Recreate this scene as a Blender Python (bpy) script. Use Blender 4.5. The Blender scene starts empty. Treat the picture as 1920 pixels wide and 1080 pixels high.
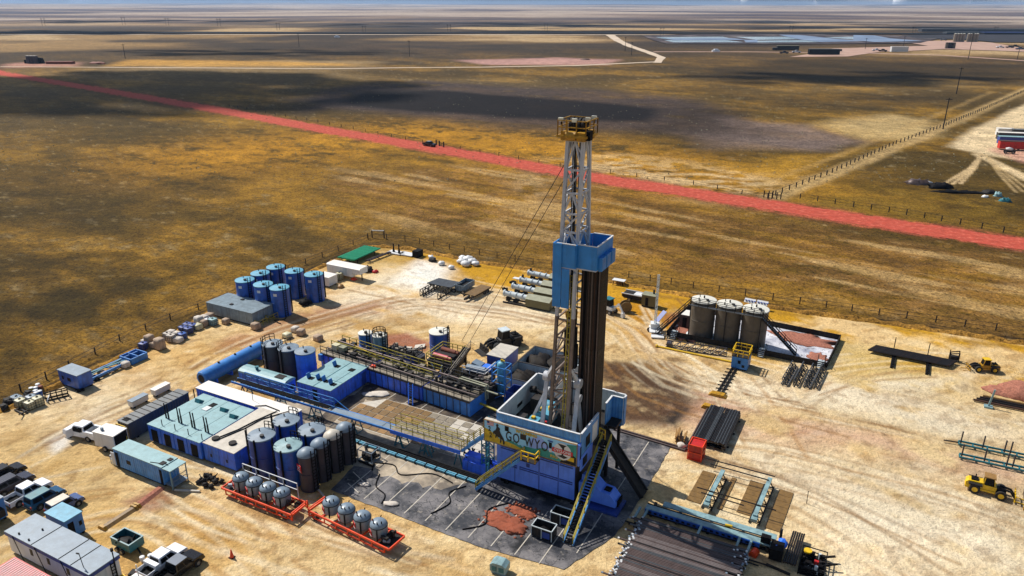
# Oil-drilling site on open prairie, seen from a drone.  Units are metres, z up.
# Site frame: U runs along the rig front (-27.5 deg), V away from the viewer.
import bpy, math, random
import numpy as np
from mathutils import Vector, Matrix
random.seed(7)
rng = np.random.default_rng(11)
sc = bpy.context.scene
col = sc.collection
R = math.radians
A0 = R(-27.5)
CA, SA = math.cos(A0), math.sin(A0)
def W(U, V, z=0.0):                      # site frame -> world
    return (U*CA - V*SA, U*SA + V*CA, z)
def LW(x, y):                            # world -> site frame
    return (x*CA + y*SA, -x*SA + y*CA)
# survey helper: a spot on the photograph -> the point at height z it shows
F, H, P, RL = 1400.0, 50.0, R(20.95), R(0.1)
def at(u, v, z=0.0):
    a, b = u - 960.0, 540.0 - v
    a, b = a*math.cos(RL) - b*math.sin(RL), a*math.sin(RL) + b*math.cos(RL)
    dy, dz = F*math.cos(P) + b*math.sin(P), -F*math.sin(P) + b*math.cos(P)
    t = (z - H)/dz
    return (a*t, dy*t)
def atL(u, v, z=0.0):
    return LW(*at(u, v, z))

# ------------------------------------------------------------------ mesh builder
class MB:
    def __init__(s): s.v = []; s.f = []; s.m = []; s.s = []; s.mi = 0
    def add(s, vs, fs, smooth=False):
        n = len(s.v); s.v += [tuple(p) for p in vs]
        for f in fs:
            s.f.append(tuple(i + n for i in f)); s.m.append(s.mi); s.s.append(smooth)
        return s
    def mat(s, i): s.mi = i; return s
    def box(s, x0, y0, z0, x1, y1, z1):
        if x0 > x1: x0, x1 = x1, x0
        if y0 > y1: y0, y1 = y1, y0
        if z0 > z1: z0, z1 = z1, z0
        return s.add([(x0,y0,z0),(x1,y0,z0),(x1,y1,z0),(x0,y1,z0),(x0,y0,z1),(x1,y0,z1),(x1,y1,z1),(x0,y1,z1)],
                     [(3,2,1,0),(4,5,6,7),(0,1,5,4),(1,2,6,5),(2,3,7,6),(3,0,4,7)])
    def bar(s, a, b, w=.1, h=None, up=(0,0,1)):
        h = h or w; a, b = Vector(a), Vector(b); d = (b - a)
        if d.length < 1e-6: return s
        d.normalize(); up = Vector(up)
        if abs(d.dot(up)) > .98: up = Vector((1,0,0))
        x = d.cross(up).normalized(); y = x.cross(d)
        c = [x*w/2*i + y*h/2*j for i, j in ((-1,-1),(1,-1),(1,1),(-1,1))]
        return s.add([a+q for q in c] + [b+q for q in c], [(0,1,2,3),(7,6,5,4),(1,0,4,5),(2,1,5,6),(3,2,6,7),(0,3,7,4)])
    def cyl(s, a, b, r, r2=None, n=10, caps=True):
        r2 = r if r2 is None else r2; a, b = Vector(a), Vector(b); d = (b - a).normalized()
        up = Vector((0,0,1)) if abs(d.z) < .9 else Vector((1,0,0))
        x = d.cross(up).normalized(); y = d.cross(x)
        ring = [x*math.cos(2*math.pi*i/n) + y*math.sin(2*math.pi*i/n) for i in range(n)]
        s.add([a + q*r for q in ring] + [b + q*r2 for q in ring], [(i, i+n, (i+1) % n + n, (i+1) % n) for i in range(n)], True)
        if caps:
            if r > 1e-4: s.add([a + q*r for q in ring], [tuple(range(n))])
            if r2 > 1e-4: s.add([b + q*r2 for q in ring], [tuple(range(n-1, -1, -1))])
        return s
    def lathe(s, prof, n=24, c=(0,0,0)):
        k = len(prof); vs = []
        for r, z in prof:
            vs += [(c[0] + r*math.cos(2*math.pi*i/n), c[1] + r*math.sin(2*math.pi*i/n), c[2] + z) for i in range(n)]
        return s.add(vs, [(j*n + i, j*n + (i+1) % n, (j+1)*n + (i+1) % n, (j+1)*n + i) for j in range(k-1) for i in range(n)], True)
    def prism(s, poly, z0, z1):
        n = len(poly)
        return s.add([(x,y,z0) for x, y in poly] + [(x,y,z1) for x, y in poly],
                     [tuple(range(n-1,-1,-1)), tuple(range(n, 2*n))] + [(i, (i+1) % n, (i+1) % n + n, i+n) for i in range(n)])
    def prof(s, poly, y0, y1):           # outline in x-z (counter-clockwise seen from -y), from y0 to y1
        n = len(poly)
        return s.add([(x,y0,z) for x, z in poly] + [(x,y1,z) for x, z in poly],
                     [tuple(range(n)), tuple(range(2*n-1, n-1, -1))] + [((i+1) % n, i, i+n, (i+1) % n + n) for i in range(n)])
    def profy(s, poly, x0, x1):          # outline in y-z, from x0 to x1
        n = len(poly)
        return s.add([(x0,y,z) for y, z in poly] + [(x1,y,z) for y, z in poly],
                     [tuple(range(n-1,-1,-1)), tuple(range(n, 2*n))] + [(i, (i+1) % n, (i+1) % n + n, i+n) for i in range(n)])
    def blob(s, c, r, seed=0, n=10, k=6, j=.25):
        rn = random.Random(seed); vs = []
        for a in range(k+1):
            t = math.pi*a/k
            for i in range(n):
                q = 1 + rn.uniform(-j, j) if 0 < a < k else 1
                vs.append((c[0] + r[0]*q*math.sin(t)*math.cos(2*math.pi*i/n), c[1] + r[1]*q*math.sin(t)*math.sin(2*math.pi*i/n), c[2] + r[2]*q*math.cos(t)))
        return s.add(vs, [(a*n + i, (a+1)*n + i, (a+1)*n + (i+1) % n, a*n + (i+1) % n) for a in range(k) for i in range(n)], True)
    def rail(s, pts, h=1.1, sp=1.5, t=.06, mids=(.55,)):
        pts = [Vector(p) for p in pts]
        for a, b in zip(pts, pts[1:]):
            for q in (1,) + tuple(mids): s.bar(a + Vector((0,0,h*q)), b + Vector((0,0,h*q)), t)
            n = max(1, round((b - a).length/sp))
            for i in range(n+1):
                p = a.lerp(b, i/n); s.bar(p, p + Vector((0,0,h)), t)
        return s
    def truss(s, a, b, side, n, t=.07):  # two chords a->b and a+side->b+side with zigzag web
        a, b, side = Vector(a), Vector(b), Vector(side)
        s.bar(a, b, t*1.3); s.bar(a + side, b + side, t*1.3)
        for i in range(n):
            p, q = a.lerp(b, i/n), a.lerp(b, (i+1)/n)
            s.bar(p, p + side, t); s.bar(p if i % 2 else p + side, q + side if i % 2 else q, t)
        s.bar(b, b + side, t)
        return s
    def build(s, name, mats, parent=None):
        me = bpy.data.meshes.new(name)
        me.from_pydata(s.v, [], s.f)
        for m in (mats if isinstance(mats, (list, tuple)) else [mats]): me.materials.append(m)
        me.polygons.foreach_set('material_index', s.m); me.polygons.foreach_set('use_smooth', s.s)
        me.update()
        o = bpy.data.objects.new(name, me); col.objects.link(o)
        if parent: o.parent = parent
        return o

def tag(o, label=None, cat=None, group=None, kind=None):
    if label: o['label'] = label
    if cat: o['category'] = cat
    if group: o['group'] = group
    if kind: o['kind'] = kind
    return o
def place(o, U, V, z=0., rot=0.):
    o.location = W(U, V, z); o.rotation_euler = (0, 0, A0 + R(rot)); return o
def T(name, label, cat, U, V, z=0., rot=0., group=None):       # a thing made of parts: an Empty at its base
    o = bpy.data.objects.new(name, None); col.objects.link(o); o.empty_display_size = .3
    return place(tag(o, label, cat, group), U, V, z, rot)
def solo(name, label, cat, mb, mats, U, V, z=0., rot=0., group=None):
    return place(tag(mb.build(name, mats), label, cat, group), U, V, z, rot)
def kids(o): return list(o.children)
def copy_tree(o, parent=None):
    c = o.copy(); col.objects.link(c)
    if parent: c.parent = parent
    for ch in kids(o): copy_tree(ch, c)
    return c
def again(o, label, U, V, z=0., rot=0.):
    return tag(place(copy_tree(o), U, V, z, rot), label)

# ------------------------------------------------------------------ materials
def lin(c):
    return tuple((x/12.92 if x <= .04045 else ((x + .055)/1.055)**2.4) for x in (q/255. for q in c))
def paint(name, c, rough=.5, metal=0., var=.25, dirt=.35, dirtc=(70,52,36), scale=.7, ribs=None, streak=True, spec=.5):
    m = bpy.data.materials.new(name); m.use_nodes = True; nt = m.node_tree; N = nt.nodes; K = nt.links
    b = N['Principled BSDF']; b.inputs['Roughness'].default_value = rough; b.inputs['Metallic'].default_value = metal
    b.inputs['Specular IOR Level'].default_value = spec
    tc = N.new('ShaderNodeTexCoord')
    def noise(sc_, det=4, st=None, rgh=.6):
        n = N.new('ShaderNodeTexNoise'); n.inputs['Scale'].default_value = sc_; n.inputs['Detail'].default_value = det; n.inputs['Roughness'].default_value = rgh
        if st:
            mp = N.new('ShaderNodeMapping'); mp.inputs['Scale'].default_value = st; K.new(tc.outputs['Object'], mp.inputs[0]); K.new(mp.outputs[0], n.inputs[0])
        else: K.new(tc.outputs['Object'], n.inputs[0])
        return n
    def ramp(src, a, b_, ca=(0,0,0,1), cb=(1,1,1,1)):
        r = N.new('ShaderNodeValToRGB'); r.color_ramp.elements[0].position = a; r.color_ramp.elements[1].position = b_
        r.color_ramp.elements[0].color = ca; r.color_ramp.elements[1].color = cb; K.new(src, r.inputs[0]); return r
    L = lin(c); dirt = min(.75, dirt*1.3)
    if L[0]*.3 + L[1]*.6 + L[2]*.1 > .25 and L[2] < .8: L = tuple(q*.86 for q in L)
    lo = tuple(x*(1 - var) for x in L) + (1,); hi = tuple(min(1, x*(1 + var*.7)) for x in L) + (1,)
    base = ramp(noise(scale*1.6).outputs[0], .3, .72, lo, hi)
    out = base.outputs[0]
    if dirt > 0:
        mx = N.new('ShaderNodeMix'); mx.data_type = 'RGBA'
        n2 = noise(scale*2.2, 6, (1.6, 1.6, .22) if streak else None, .7)
        k = ramp(n2.outputs[0], .5, .78, (0,0,0,1), (dirt*1.6 if dirt < .6 else 1,)*3 + (1,))
        K.new(k.outputs[0], mx.inputs['Factor']); K.new(out, mx.inputs['A']); mx.inputs['B'].default_value = lin(dirtc) + (1,)
        out = mx.outputs['Result']
    K.new(out, b.inputs['Base Color'])
    if ribs:
        wv = N.new('ShaderNodeTexWave'); wv.wave_type = 'BANDS'; wv.bands_direction = 'X'; wv.inputs['Scale'].default_value = .314/ribs
        mp = N.new('ShaderNodeMapping'); mp.inputs['Rotation'].default_value = (0, 0, R(45)); mp.inputs['Scale'].default_value = (1.414, 1.414, 1)
        sx = N.new('ShaderNodeSeparateXYZ'); ad = N.new('ShaderNodeMath'); ad.operation = 'ADD'; cb = N.new('ShaderNodeCombineXYZ')
        K.new(tc.outputs['Object'], sx.inputs[0]); K.new(sx.outputs[0], ad.inputs[0]); K.new(sx.outputs[1], ad.inputs[1]); K.new(ad.outputs[0], cb.inputs[0])
        K.new(cb.outputs[0], wv.inputs[0])
        bp = N.new('ShaderNodeBump'); bp.inputs['Strength'].default_value = .8; bp.inputs['Distance'].default_value = .05
        K.new(wv.outputs['Fac'], bp.inputs['Height']); K.new(bp.outputs[0], b.inputs['Normal'])
    else:
        bp = N.new('ShaderNodeBump'); bp.inputs['Strength'].default_value = .25; bp.inputs['Distance'].default_value = .03
        K.new(noise(6.0, 3).outputs[0], bp.inputs['Height']); K.new(bp.outputs[0], b.inputs['Normal'])
    return m
M = {}
def mk(k, *a, **kw): M[k] = paint(k, *a, **kw)
mk('blue', (45,114,225), var=.35, dirt=.45, dirtc=(52,46,48), ribs=.42)
mk('blue_plain', (42,112,228), dirt=.25, dirtc=(28,32,45))
mk('rig_blue', (100,146,255), dirt=.16, dirtc=(30,48,130), var=.15)
mk('wind_blue', (80,155,225), dirt=.3, dirtc=(40,60,90), ribs=.35)
mk('board_blue', (34,130,205), dirt=.15, dirtc=(20,50,80), var=.15)
mk('tank_blue', (26,88,178), var=.35, dirt=.42, dirtc=(34,32,40), rough=.38)
mk('royal_blue', (58,112,242), var=.32, dirt=.42, dirtc=(40,42,70))
mk('navy', (36,66,145), dirt=.3, dirtc=(25,22,25))
mk('sky_blue', (52,124,195), dirt=.2, dirtc=(50,60,70))
mk('cyan_roof', (138,176,180), dirt=.3, dirtc=(105,125,120), streak=False, var=.15)
mk('cyan_top', (88,162,190), dirt=.2, dirtc=(50,80,95), streak=False)
mk('steel_cyan', (138,170,174), dirt=.35, dirtc=(60,60,55))
mk('teal', (24,105,116), dirt=.2)
mk('grey_roof', (116,132,146), dirt=.35, dirtc=(105,112,118), streak=False, var=.18)
mk('tan_roof', (205,196,180), dirt=.3, dirtc=(150,138,120), streak=False, var=.15)
mk('white_roof', (238,232,222), dirt=.2, dirtc=(180,165,150), streak=False, var=.08)
mk('white', (225,226,226), dirt=.15, dirtc=(150,138,120), var=.08)
mk('lining', (205,215,218), dirt=.3, dirtc=(110,115,112), var=.12)
mk('mast_white', (205,208,214), dirt=.35, dirtc=(110,105,100), var=.12)
mk('mast_grime', (128,112,102), dirt=.7, dirtc=(45,35,30), var=.3)
mk('black', (16,16,18), dirt=.12, rough=.7, spec=.1)
mk('dark', (38,36,36), dirt=.45, dirtc=(70,58,46), rough=.7, spec=.2)
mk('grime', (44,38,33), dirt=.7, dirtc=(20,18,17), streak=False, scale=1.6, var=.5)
mk('deck', (150,138,118), dirt=.7, dirtc=(50,42,35), streak=False, scale=1.4, var=.4)
mk('pipe_dark', (40,38,38), metal=.5, rough=.4, dirt=.4, dirtc=(85,55,38))
mk('pipe_rust', (78,52,38), metal=.3, rough=.55, dirt=.4, dirtc=(40,30,26))
mk('pipe_pale', (116,105,102), metal=.3, rough=.45, dirt=.4, dirtc=(95,70,58))
mk('pipe_grey', (88,90,92), metal=.5, rough=.4, dirt=.3, dirtc=(50,45,42))
mk('pipe_brown', (86,71,68), metal=.3, rough=.5, dirt=.5, dirtc=(70,52,42))
mk('container_grey', (120,138,150), dirt=.4, dirtc=(62,60,60), ribs=.4)
mk('container_dark', (52,54,60), dirt=.4, dirtc=(30,28,28), ribs=.4)
mk('container_roof', (120,138,148), dirt=.4, dirtc=(85,90,92), streak=False)
mk('dark_roof', (96,100,102), dirt=.4, dirtc=(120,105,85), streak=False)
mk('yellow', (235,190,20), dirt=.25, dirtc=(95,75,25), var=.15)
mk('rail_yellow', (178,160,46), dirt=.3, dirtc=(110,95,40), var=.2)
mk('crown_yellow', (190,140,15), dirt=.5, dirtc=(60,45,15), var=.3)
mk('orange', (250,75,15), dirt=.25, dirtc=(150,50,25), var=.15)
mk('red', (190,28,22), dirt=.4, dirtc=(80,25,20))
mk('pink', (190,80,85), dirt=.4, dirtc=(80,45,45))
mk('pod_grey', (118,134,148), dirt=.15, dirtc=(80,82,84), rough=.4, var=.1)
mk('silo_dark', (58,56,66), dirt=.35, dirtc=(28,24,26), rough=.5)
mk('olive', (98,92,58), dirt=.3, dirtc=(60,55,38), var=.15)
mk('olive_roof', (150,150,122), dirt=.2, streak=False)
mk('tank_tan', (92,84,73), dirt=.35, dirtc=(72,62,52), rough=.5)
mk('tank_lid', (225,222,208), dirt=.15, dirtc=(170,160,140), streak=False, var=.06)
mk('green', (10,150,105), dirt=.15, dirtc=(15,70,55))
mk('rubber', (24,23,23), rough=.85, dirt=.4, dirtc=(90,75,55))
mk('rim', (150,150,150), rough=.4, metal=.4)
mk('glass', (8,12,18), rough=.3, spec=.12, dirt=0, var=.1)
mk('wood', (150,112,58), dirt=.4, dirtc=(80,55,30), streak=False, scale=2)
mk('mat_wood', (122,92,45), dirt=.5, dirtc=(75,55,30), streak=False, scale=1.2)
mk('sack', (215,205,192), dirt=.3, dirtc=(150,130,110), rough=.8)
mk('sack_tan', (185,160,135), dirt=.4, dirtc=(110,90,72), rough=.8)
mk('tote', (215,208,170), dirt=.3, dirtc=(140,130,95), rough=.5)
mk('dirt_red', (146,84,64), rough=.95, dirt=.5, dirtc=(140,70,45), streak=False, scale=1.5, spec=.1)
mk('soil_pink', (160,106,88), rough=.95, dirt=.7, dirtc=(112,74,58), streak=False, scale=2.4, var=.45, spec=.1)
mk('mud', (30,24,19), rough=.7, dirt=.6, dirtc=(52,42,32), streak=False, scale=.9, spec=.2)
mk('rust', (120,62,40), rough=.8, dirt=.4)
mk('bronze_body', (38,42,60), rough=.25, dirt=.1, var=.1)
mk('car_teal', (20,75,110), rough=.2, dirt=.1, var=.1)
mk('car_blue', (70,90,135), rough=.25, dirt=.1, var=.1)
mk('car_black', (18,18,22), rough=.2, dirt=.15, dirtc=(70,60,48), var=.1)
mk('car_white', (228,230,234), rough=.3, dirt=.1, var=.04)
mk('car_grey', (110,118,130), rough=.3, dirt=.1, var=.06)
mk('banner_sky', (150,212,245), rough=.5, dirt=0, var=.12, scale=.25)
mk('banner_violet', (150,180,245), rough=.5, dirt=0, var=.15, scale=.4)
mk('banner_teal', (45,150,140), rough=.5, dirt=.2, dirtc=(20,60,60), var=.3, scale=.8)
mk('banner_gold', (215,180,30), rough=.5, dirt=.25, dirtc=(70,85,30), var=.3, scale=1.2, streak=False)
mk('ink', (14,14,16), rough=.5, dirt=0)
mk('ink_white', (235,235,230), rough=.5, dirt=0)
mk('ink_red', (200,25,30), rough=.5, dirt=0)
mk('ink_blue', (35,50,120), rough=.5, dirt=0)
mk('ink_pink', (225,120,130), rough=.5, dirt=0)
mk('lamp', (255,250,225), rough=.2, dirt=0)
# ------------------------------------------------------------------ terrain
def vnoise(x, y, seed=0):
    xi, yi = np.floor(x).astype(np.int64), np.floor(y).astype(np.int64)
    fx, fy = x - xi, y - yi; fx = fx*fx*(3 - 2*fx); fy = fy*fy*(3 - 2*fy)
    def h(a, b):
        n = (a*374761393 + b*668265263 + seed*974634777) & 0x7fffffff
        n = ((n ^ (n >> 13))*1274126177) & 0x7fffffff
        return ((n ^ (n >> 16)) & 0xffff)/65535.0
    return (h(xi, yi)*(1-fx) + h(xi+1, yi)*fx)*(1-fy) + (h(xi, yi+1)*(1-fx) + h(xi+1, yi+1)*fx)*fy
def fbm(x, y, s, o=4, seed=0):
    t = 0; a = .5; x = x/s; y = y/s
    for i in range(o): t = t + a*vnoise(x, y, seed + i*17); a *= .5; x = x*2.03 + 11.3; y = y*2.03 + 5.7
    return t/(1 - .5**o)
def sstep(a, b, x):
    t = np.clip((x - a)/(b - a), 0, 1); return t*t*(3 - 2*t)
def hgt(x, y):                           # flat site, rolling hills towards the horizon
    r = np.hypot(x, y)
    k1 = sstep(1500, 4000, r); k2 = sstep(4000, 15000, r)
    return k1*(fbm(x, y, 1700, 3, 5) - .5)*26 + k2*((fbm(x, y, 5200, 3, 9) - .5)*80 + 4) - sstep(700, 1500, r)*1.0
def sdist(x, y, poly):                   # signed distance to a polygon, positive inside
    d = np.full(x.shape, 1e12); ins = np.zeros(x.shape, bool); n = len(poly)
    for i in range(n):
        (ax, ay), (bx, by) = poly[i], poly[(i+1) % n]
        ex, ey = bx-ax, by-ay; t = np.clip(((x-ax)*ex + (y-ay)*ey)/(ex*ex + ey*ey + 1e-9), 0, 1)
        d = np.minimum(d, (x-ax-t*ex)**2 + (y-ay-t*ey)**2)
        c = ((ay > y) != (by > y)); c &= x < (bx-ax)*(y-ay)/(by - ay + 1e-12) + ax; ins ^= c
    d = np.sqrt(d); return np.where(ins, d, -d)
def ldist(x, y, pts):                    # distance to a polyline
    d = np.full(x.shape, 1e12)
    for (ax, ay), (bx, by) in zip(pts, pts[1:]):
        ex, ey = bx-ax, by-ay; t = np.clip(((x-ax)*ex + (y-ay)*ey)/(ex*ex + ey*ey + 1e-9), 0, 1)
        d = np.minimum(d, (x-ax-t*ex)**2 + (y-ay-t*ey)**2)
    return np.sqrt(d)
def px(*q): return [at(a, b) for a, b in q]
PAD = px((-260,860),(0,772),(100,728),(212,678),(330,627),(392,588),(500,545),(600,502),(690,462),(760,466),(900,492),(1140,527),(1300,556),(1500,585),(1700,612),(1925,645),(2300,702)) + [(150,40),(60,10),(-60,10),(-110,40)]
red_line = px((-60,118),(0,137),(200,170),(420,208),(620,245),(900,293),(1130,336),(1400,378),(1660,419),(1920,458),(2300,520))
def colours(x, y):
    r = np.hypot(x, y)
    wx = x + (fbm(x, y, 9, 3, 21) - .5)*6; wy = y + (fbm(x, y, 9, 3, 22) - .5)*6
    bx_ = x + (fbm(x, y, 60, 3, 31) - .5)*60; by_ = y + (fbm(x, y, 60, 3, 32) - .5)*60
    C = lambda c: np.array(lin(c))
    out = np.zeros((len(x), 3))
    def mixin(m, c):
        m = np.clip(m, 0, 1)[:, None]; out[:] = out*(1 - m) + C(c)[None]*m
    # prairie grass: olive, brown, gold and straw patches
    U_, V_ = x*.8 - y*.6, x*.6 + y*.8     # grain of the grazed land, along the red road
    a = fbm(U_, V_*1.7, 55, 4, 1); b = fbm(U_, V_*2.4, 17, 4, 2); c = fbm(x, y*1.5, 5, 3, 3); d = fbm(U_, V_*3, 120, 3, 4)
    e = fbm(U_, V_*2.0, 2.2, 3, 6)
    out[:] = C((106,80,24))
    mixin(sstep(.40, .68, a*.55 + b*.45)*.8, (176,130,38))
    mixin(sstep(.5, .78, b*.5 + c*.3 + e*.2)*.6, (196,156,84))
    mixin(sstep(.58, .40, a*.5 + d*.5)*.6, (66,54,18))
    mixin(sstep(.5, .68, b*.3 + c*.35 + e*.35)*.55, (46,36,12))
    mixin(sstep(.6, .8, c*.4 + e*.6)*.4, (200,174,124))
    gold = np.exp(-(ldist(x, y, px((430,290),(760,250),(1000,280),(1240,330)))/38)**2)
    mixin(gold*.8*sstep(.3, .55, b*.4 + c*.3 + e*.3), (212,150,34))
    west = sstep(10, -80, x)*sstep(230, 120, y)  # darker westward, here and below: olive grass with some cloud shade in the colour
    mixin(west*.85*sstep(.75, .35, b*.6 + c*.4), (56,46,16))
    mixin(sstep(-140, -260, x)*sstep(560, 300, y)*.5, (78,62,28))
    mid = sdist(bx_, by_, px((760,420),(1000,470),(1500,560),(1920,620),(1920,480),(1300,370),(1000,330),(700,330)))
    mixin(sstep(-8, 10, mid)*.5*sstep(.3, .6, c*.5 + e*.5), (168,122,66))
    st = fbm(U_, V_*7, 26, 4, 8)
    mixin(sstep(-8, 10, mid)*sstep(.56, .68, st)*.6, (206,170,112)); mixin(sstep(-8, 10, mid)*sstep(.44, .34, st)*.5, (96,66,22))
    out *= .86
    # far plains
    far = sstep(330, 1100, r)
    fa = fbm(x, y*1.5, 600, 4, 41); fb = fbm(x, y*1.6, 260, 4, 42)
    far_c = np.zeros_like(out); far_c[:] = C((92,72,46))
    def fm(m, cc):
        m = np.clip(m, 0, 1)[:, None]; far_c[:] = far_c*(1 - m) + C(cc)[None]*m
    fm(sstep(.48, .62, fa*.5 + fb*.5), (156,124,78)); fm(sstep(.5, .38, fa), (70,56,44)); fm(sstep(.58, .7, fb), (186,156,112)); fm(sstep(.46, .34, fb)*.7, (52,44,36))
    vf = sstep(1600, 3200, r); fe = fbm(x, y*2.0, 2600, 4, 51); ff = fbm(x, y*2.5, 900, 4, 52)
    fm(vf*.8, (128,108,98)); fm(vf*sstep(.46, .6, fe*.6 + ff*.4)*.9, (190,170,150)); fm(vf*sstep(.5, .4, fe*.5 + ff*.5)*.9, (72,66,76))  # dark far patches: cloud shade put into the ground colour
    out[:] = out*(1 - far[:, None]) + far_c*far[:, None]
    near = r < 1500
    # burnt-over, dried-out hollow
    def P(pts, soft, warp=1.0, big=True):
        qx = x + (bx_ - x)*warp if big else x + (wx - x)*warp; qy = y + (by_ - y)*warp if big else y + (wy - y)*warp
        m = np.zeros(len(x)); xs = [p[0] for p in pts]; ys = [p[1] for p in pts]; e = soft + 80
        k = near & (x > min(xs)-e) & (x < max(xs)+e) & (y > min(ys)-e) & (y < max(ys)+e)
        if k.any(): m[k] = sstep(-soft, soft, sdist(qx[k], qy[k], pts))
        return m
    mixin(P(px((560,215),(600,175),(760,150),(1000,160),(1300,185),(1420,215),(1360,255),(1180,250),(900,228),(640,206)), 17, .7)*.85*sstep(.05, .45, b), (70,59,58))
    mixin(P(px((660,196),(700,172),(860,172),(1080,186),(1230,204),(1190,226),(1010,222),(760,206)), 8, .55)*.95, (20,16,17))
    mixin(P(px((1330,215),(1500,230),(1590,262),(1560,280),(1320,272),(1240,250),(1290,232)), 11, .7)*.7, (130,112,106))
    mixin(P(px((1170,250),(1300,200),(1400,205),(1390,245),(1290,262)), 20, .8)*.75, (52,40,28))
    mixin(P(px((1180,175),(1320,128),(1500,112),(1920,120),(1920,165),(1650,212),(1430,205),(1300,170)), 22, 1.2)*.85*sstep(.72, .45, fb), (58,46,26))
    mixin(P(px((860,112),(1040,108),(1150,112),(1140,122),(900,122)), 8, .3)*.9, (196,150,138))
    mixin(P(px((240,112),(420,113),(640,119),(640,124),(200,124)), 10, .4)*.9, (200,150,70))
    mixin(P(px((0,120),(60,116),(150,117),(140,124),(0,128)), 8, .2)*.9, (190,140,120))
    mixin(P(px((1060,370),(1120,290),(1300,300),(1500,330),(1440,375),(1250,350),(1100,318)), 12, .8)*.7*sstep(.3, .6, c), (214,186,140))
    mixin(P(px((1130,300),(1600,290),(1690,262),(1500,330),(1300,300)), 10)*.6, (196,146,40))
    mixin(P(px((1530,232),(1700,215),(1790,228),(1740,262),(1600,258)), 9, .5)*.6, (222,190,130))
    mixin(P(px((1500,372),(1640,345),(1920,380),(1920,440),(1700,410)), 5, .3)*.75*sstep(.3, .55, c), (128,98,26))
    # two-track beside the far fence, storage yard and its drives
    def track(pts, w, cc, k=1., soft=None, wob=.0):
        qx, qy = (wx, wy) if wob else (x, y)
        m = np.zeros(len(x)); xs = [p[0] for p in pts]; ys = [p[1] for p in pts]
        kk = (x > min(xs)-50) & (x < max(xs)+50) & (y > min(ys)-50) & (y < max(ys)+50)
        if kk.any():
            dd = ldist(x[kk] + (qx[kk]-x[kk])*wob, y[kk] + (qy[kk]-y[kk])*wob, pts); s_ = soft or w*.5
            m[kk] = sstep(w/2 + s_, w/2 - s_*.5, dd)
        mixin(m*k, cc)
    track(px((1445,372),(1560,325),(1700,268),(1920,170),(2100,95)), 5.0, (194,162,108), .8, wob=.3)
    track(px((1400,358),(1560,296),(1700,240),(1860,172)), 2.5, (196,160,100), .28, wob=.3)
    yard = px((1775,276),(1830,240),(1920,196),(2080,130),(2300,200),(2150,330),(1920,302),(1850,292))
    mixin(P(yard, 2.5, .5, False), (228,202,158))
    mixin(P(px((1850,282),(1920,262),(2000,300),(1920,306)), 3, .5, False)*.8, (206,150,130))
    track(px((1835,290),(1880,312),(1920,332),(2000,372)), 3.2, (224,196,150), .9)
    for off in (0, 14, 30):
        track(px((1842,288),(1828-off*.3,315),(1800-off,345)), .9, (214,184,136), .8)
        track(px((1850,292),(1872+off*.5,325),(1905+off,360)), .8, (206,176,126), .5)
    track(red_line, 15, (120,74,44), .75*sstep(.25, .6, c), 3.5, .8)
    track(red_line, 12.4, (196,96,72), .8*sstep(.3, .5, e), 1.2, .3)
    # ground outside the site edge: cut bank and verge
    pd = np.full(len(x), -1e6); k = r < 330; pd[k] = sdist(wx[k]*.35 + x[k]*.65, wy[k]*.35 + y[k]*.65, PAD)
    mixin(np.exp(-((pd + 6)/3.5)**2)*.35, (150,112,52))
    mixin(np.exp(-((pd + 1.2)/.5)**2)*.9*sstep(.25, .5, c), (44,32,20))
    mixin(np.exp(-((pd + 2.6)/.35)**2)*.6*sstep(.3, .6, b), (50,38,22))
    # the graded site itself
    p = sstep(-.8, .6, pd); on = p > 0
    g = out.copy()
    s1 = fbm(x, y, 14, 5, 61); s2 = fbm(U_*1.0, V_*2.2, 6, 5, 62); s3 = fbm(x, y, 1.6, 4, 63)
    s4 = fbm(U_*.9, V_*3.2, 11, 5, 64); s5 = fbm(x*.9 + y*.45, (y*.9 - x*.45)*4, 5, 4, 65)
    out[:] = C((224,186,124))
    east = sstep(-30, 25, x); mixin(east*.55, (240,214,164))
    mixin(sstep(.42, .62, s1*.5 + s4*.5)*.7, (238,208,156)); mixin(sstep(.5, .36, s1*.45 + s4*.55)*.6*(1 - east*.5), (200,154,88)); mixin(sstep(.52, .7, s2*.5 + s5*.5)*.6, (244,222,180)); mixin(sstep(.45, .33, s5*.6 + s3*.4)*.5, (168,126,72))
    mixin(sstep(.62, .72, s3*.5 + s5*.5)*.35, (150,112,66))
    big = lambda pts, soft, wp=1.: P(pts, soft, wp, False)
    # straw-gold strip inside the far edge, and other grassy bits
    mixin(big(px((690,455),(760,470),(720,500),(800,520),(950,545),(1180,640),(1260,650),(1250,700),(1600,650),(1700,690),(1925,760),(2300,800),(2300,690),(1700,600),(1140,515),(900,480)), 4)*sstep(.36, .56, s2*.5 + s1*.5), (204,152,38))
    mixin(big(px((690,455),(620,505),(700,530),(780,490),(760,465)), 3)*.5, (190,150,60))
    mixin(big(px((1130,560),(1260,570),(1290,640),(1180,650)), 3)*.8*sstep(.3, .5, s2), (196,136,26))
    mixin(big(px((1580,640),(1760,670),(1780,720),(1650,740),(1560,720)), 4)*.5, (206,172,78))
    mixin(big(px((0,860),(260,760),(470,690),(440,660),(180,740),(0,800)), 4)*.35, (228,192,132))
    mixin(big(px((0,840),(150,780),(230,830),(180,930),(430,1000),(330,1080),(0,1080)), 5)*.45, (216,172,96))
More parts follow.
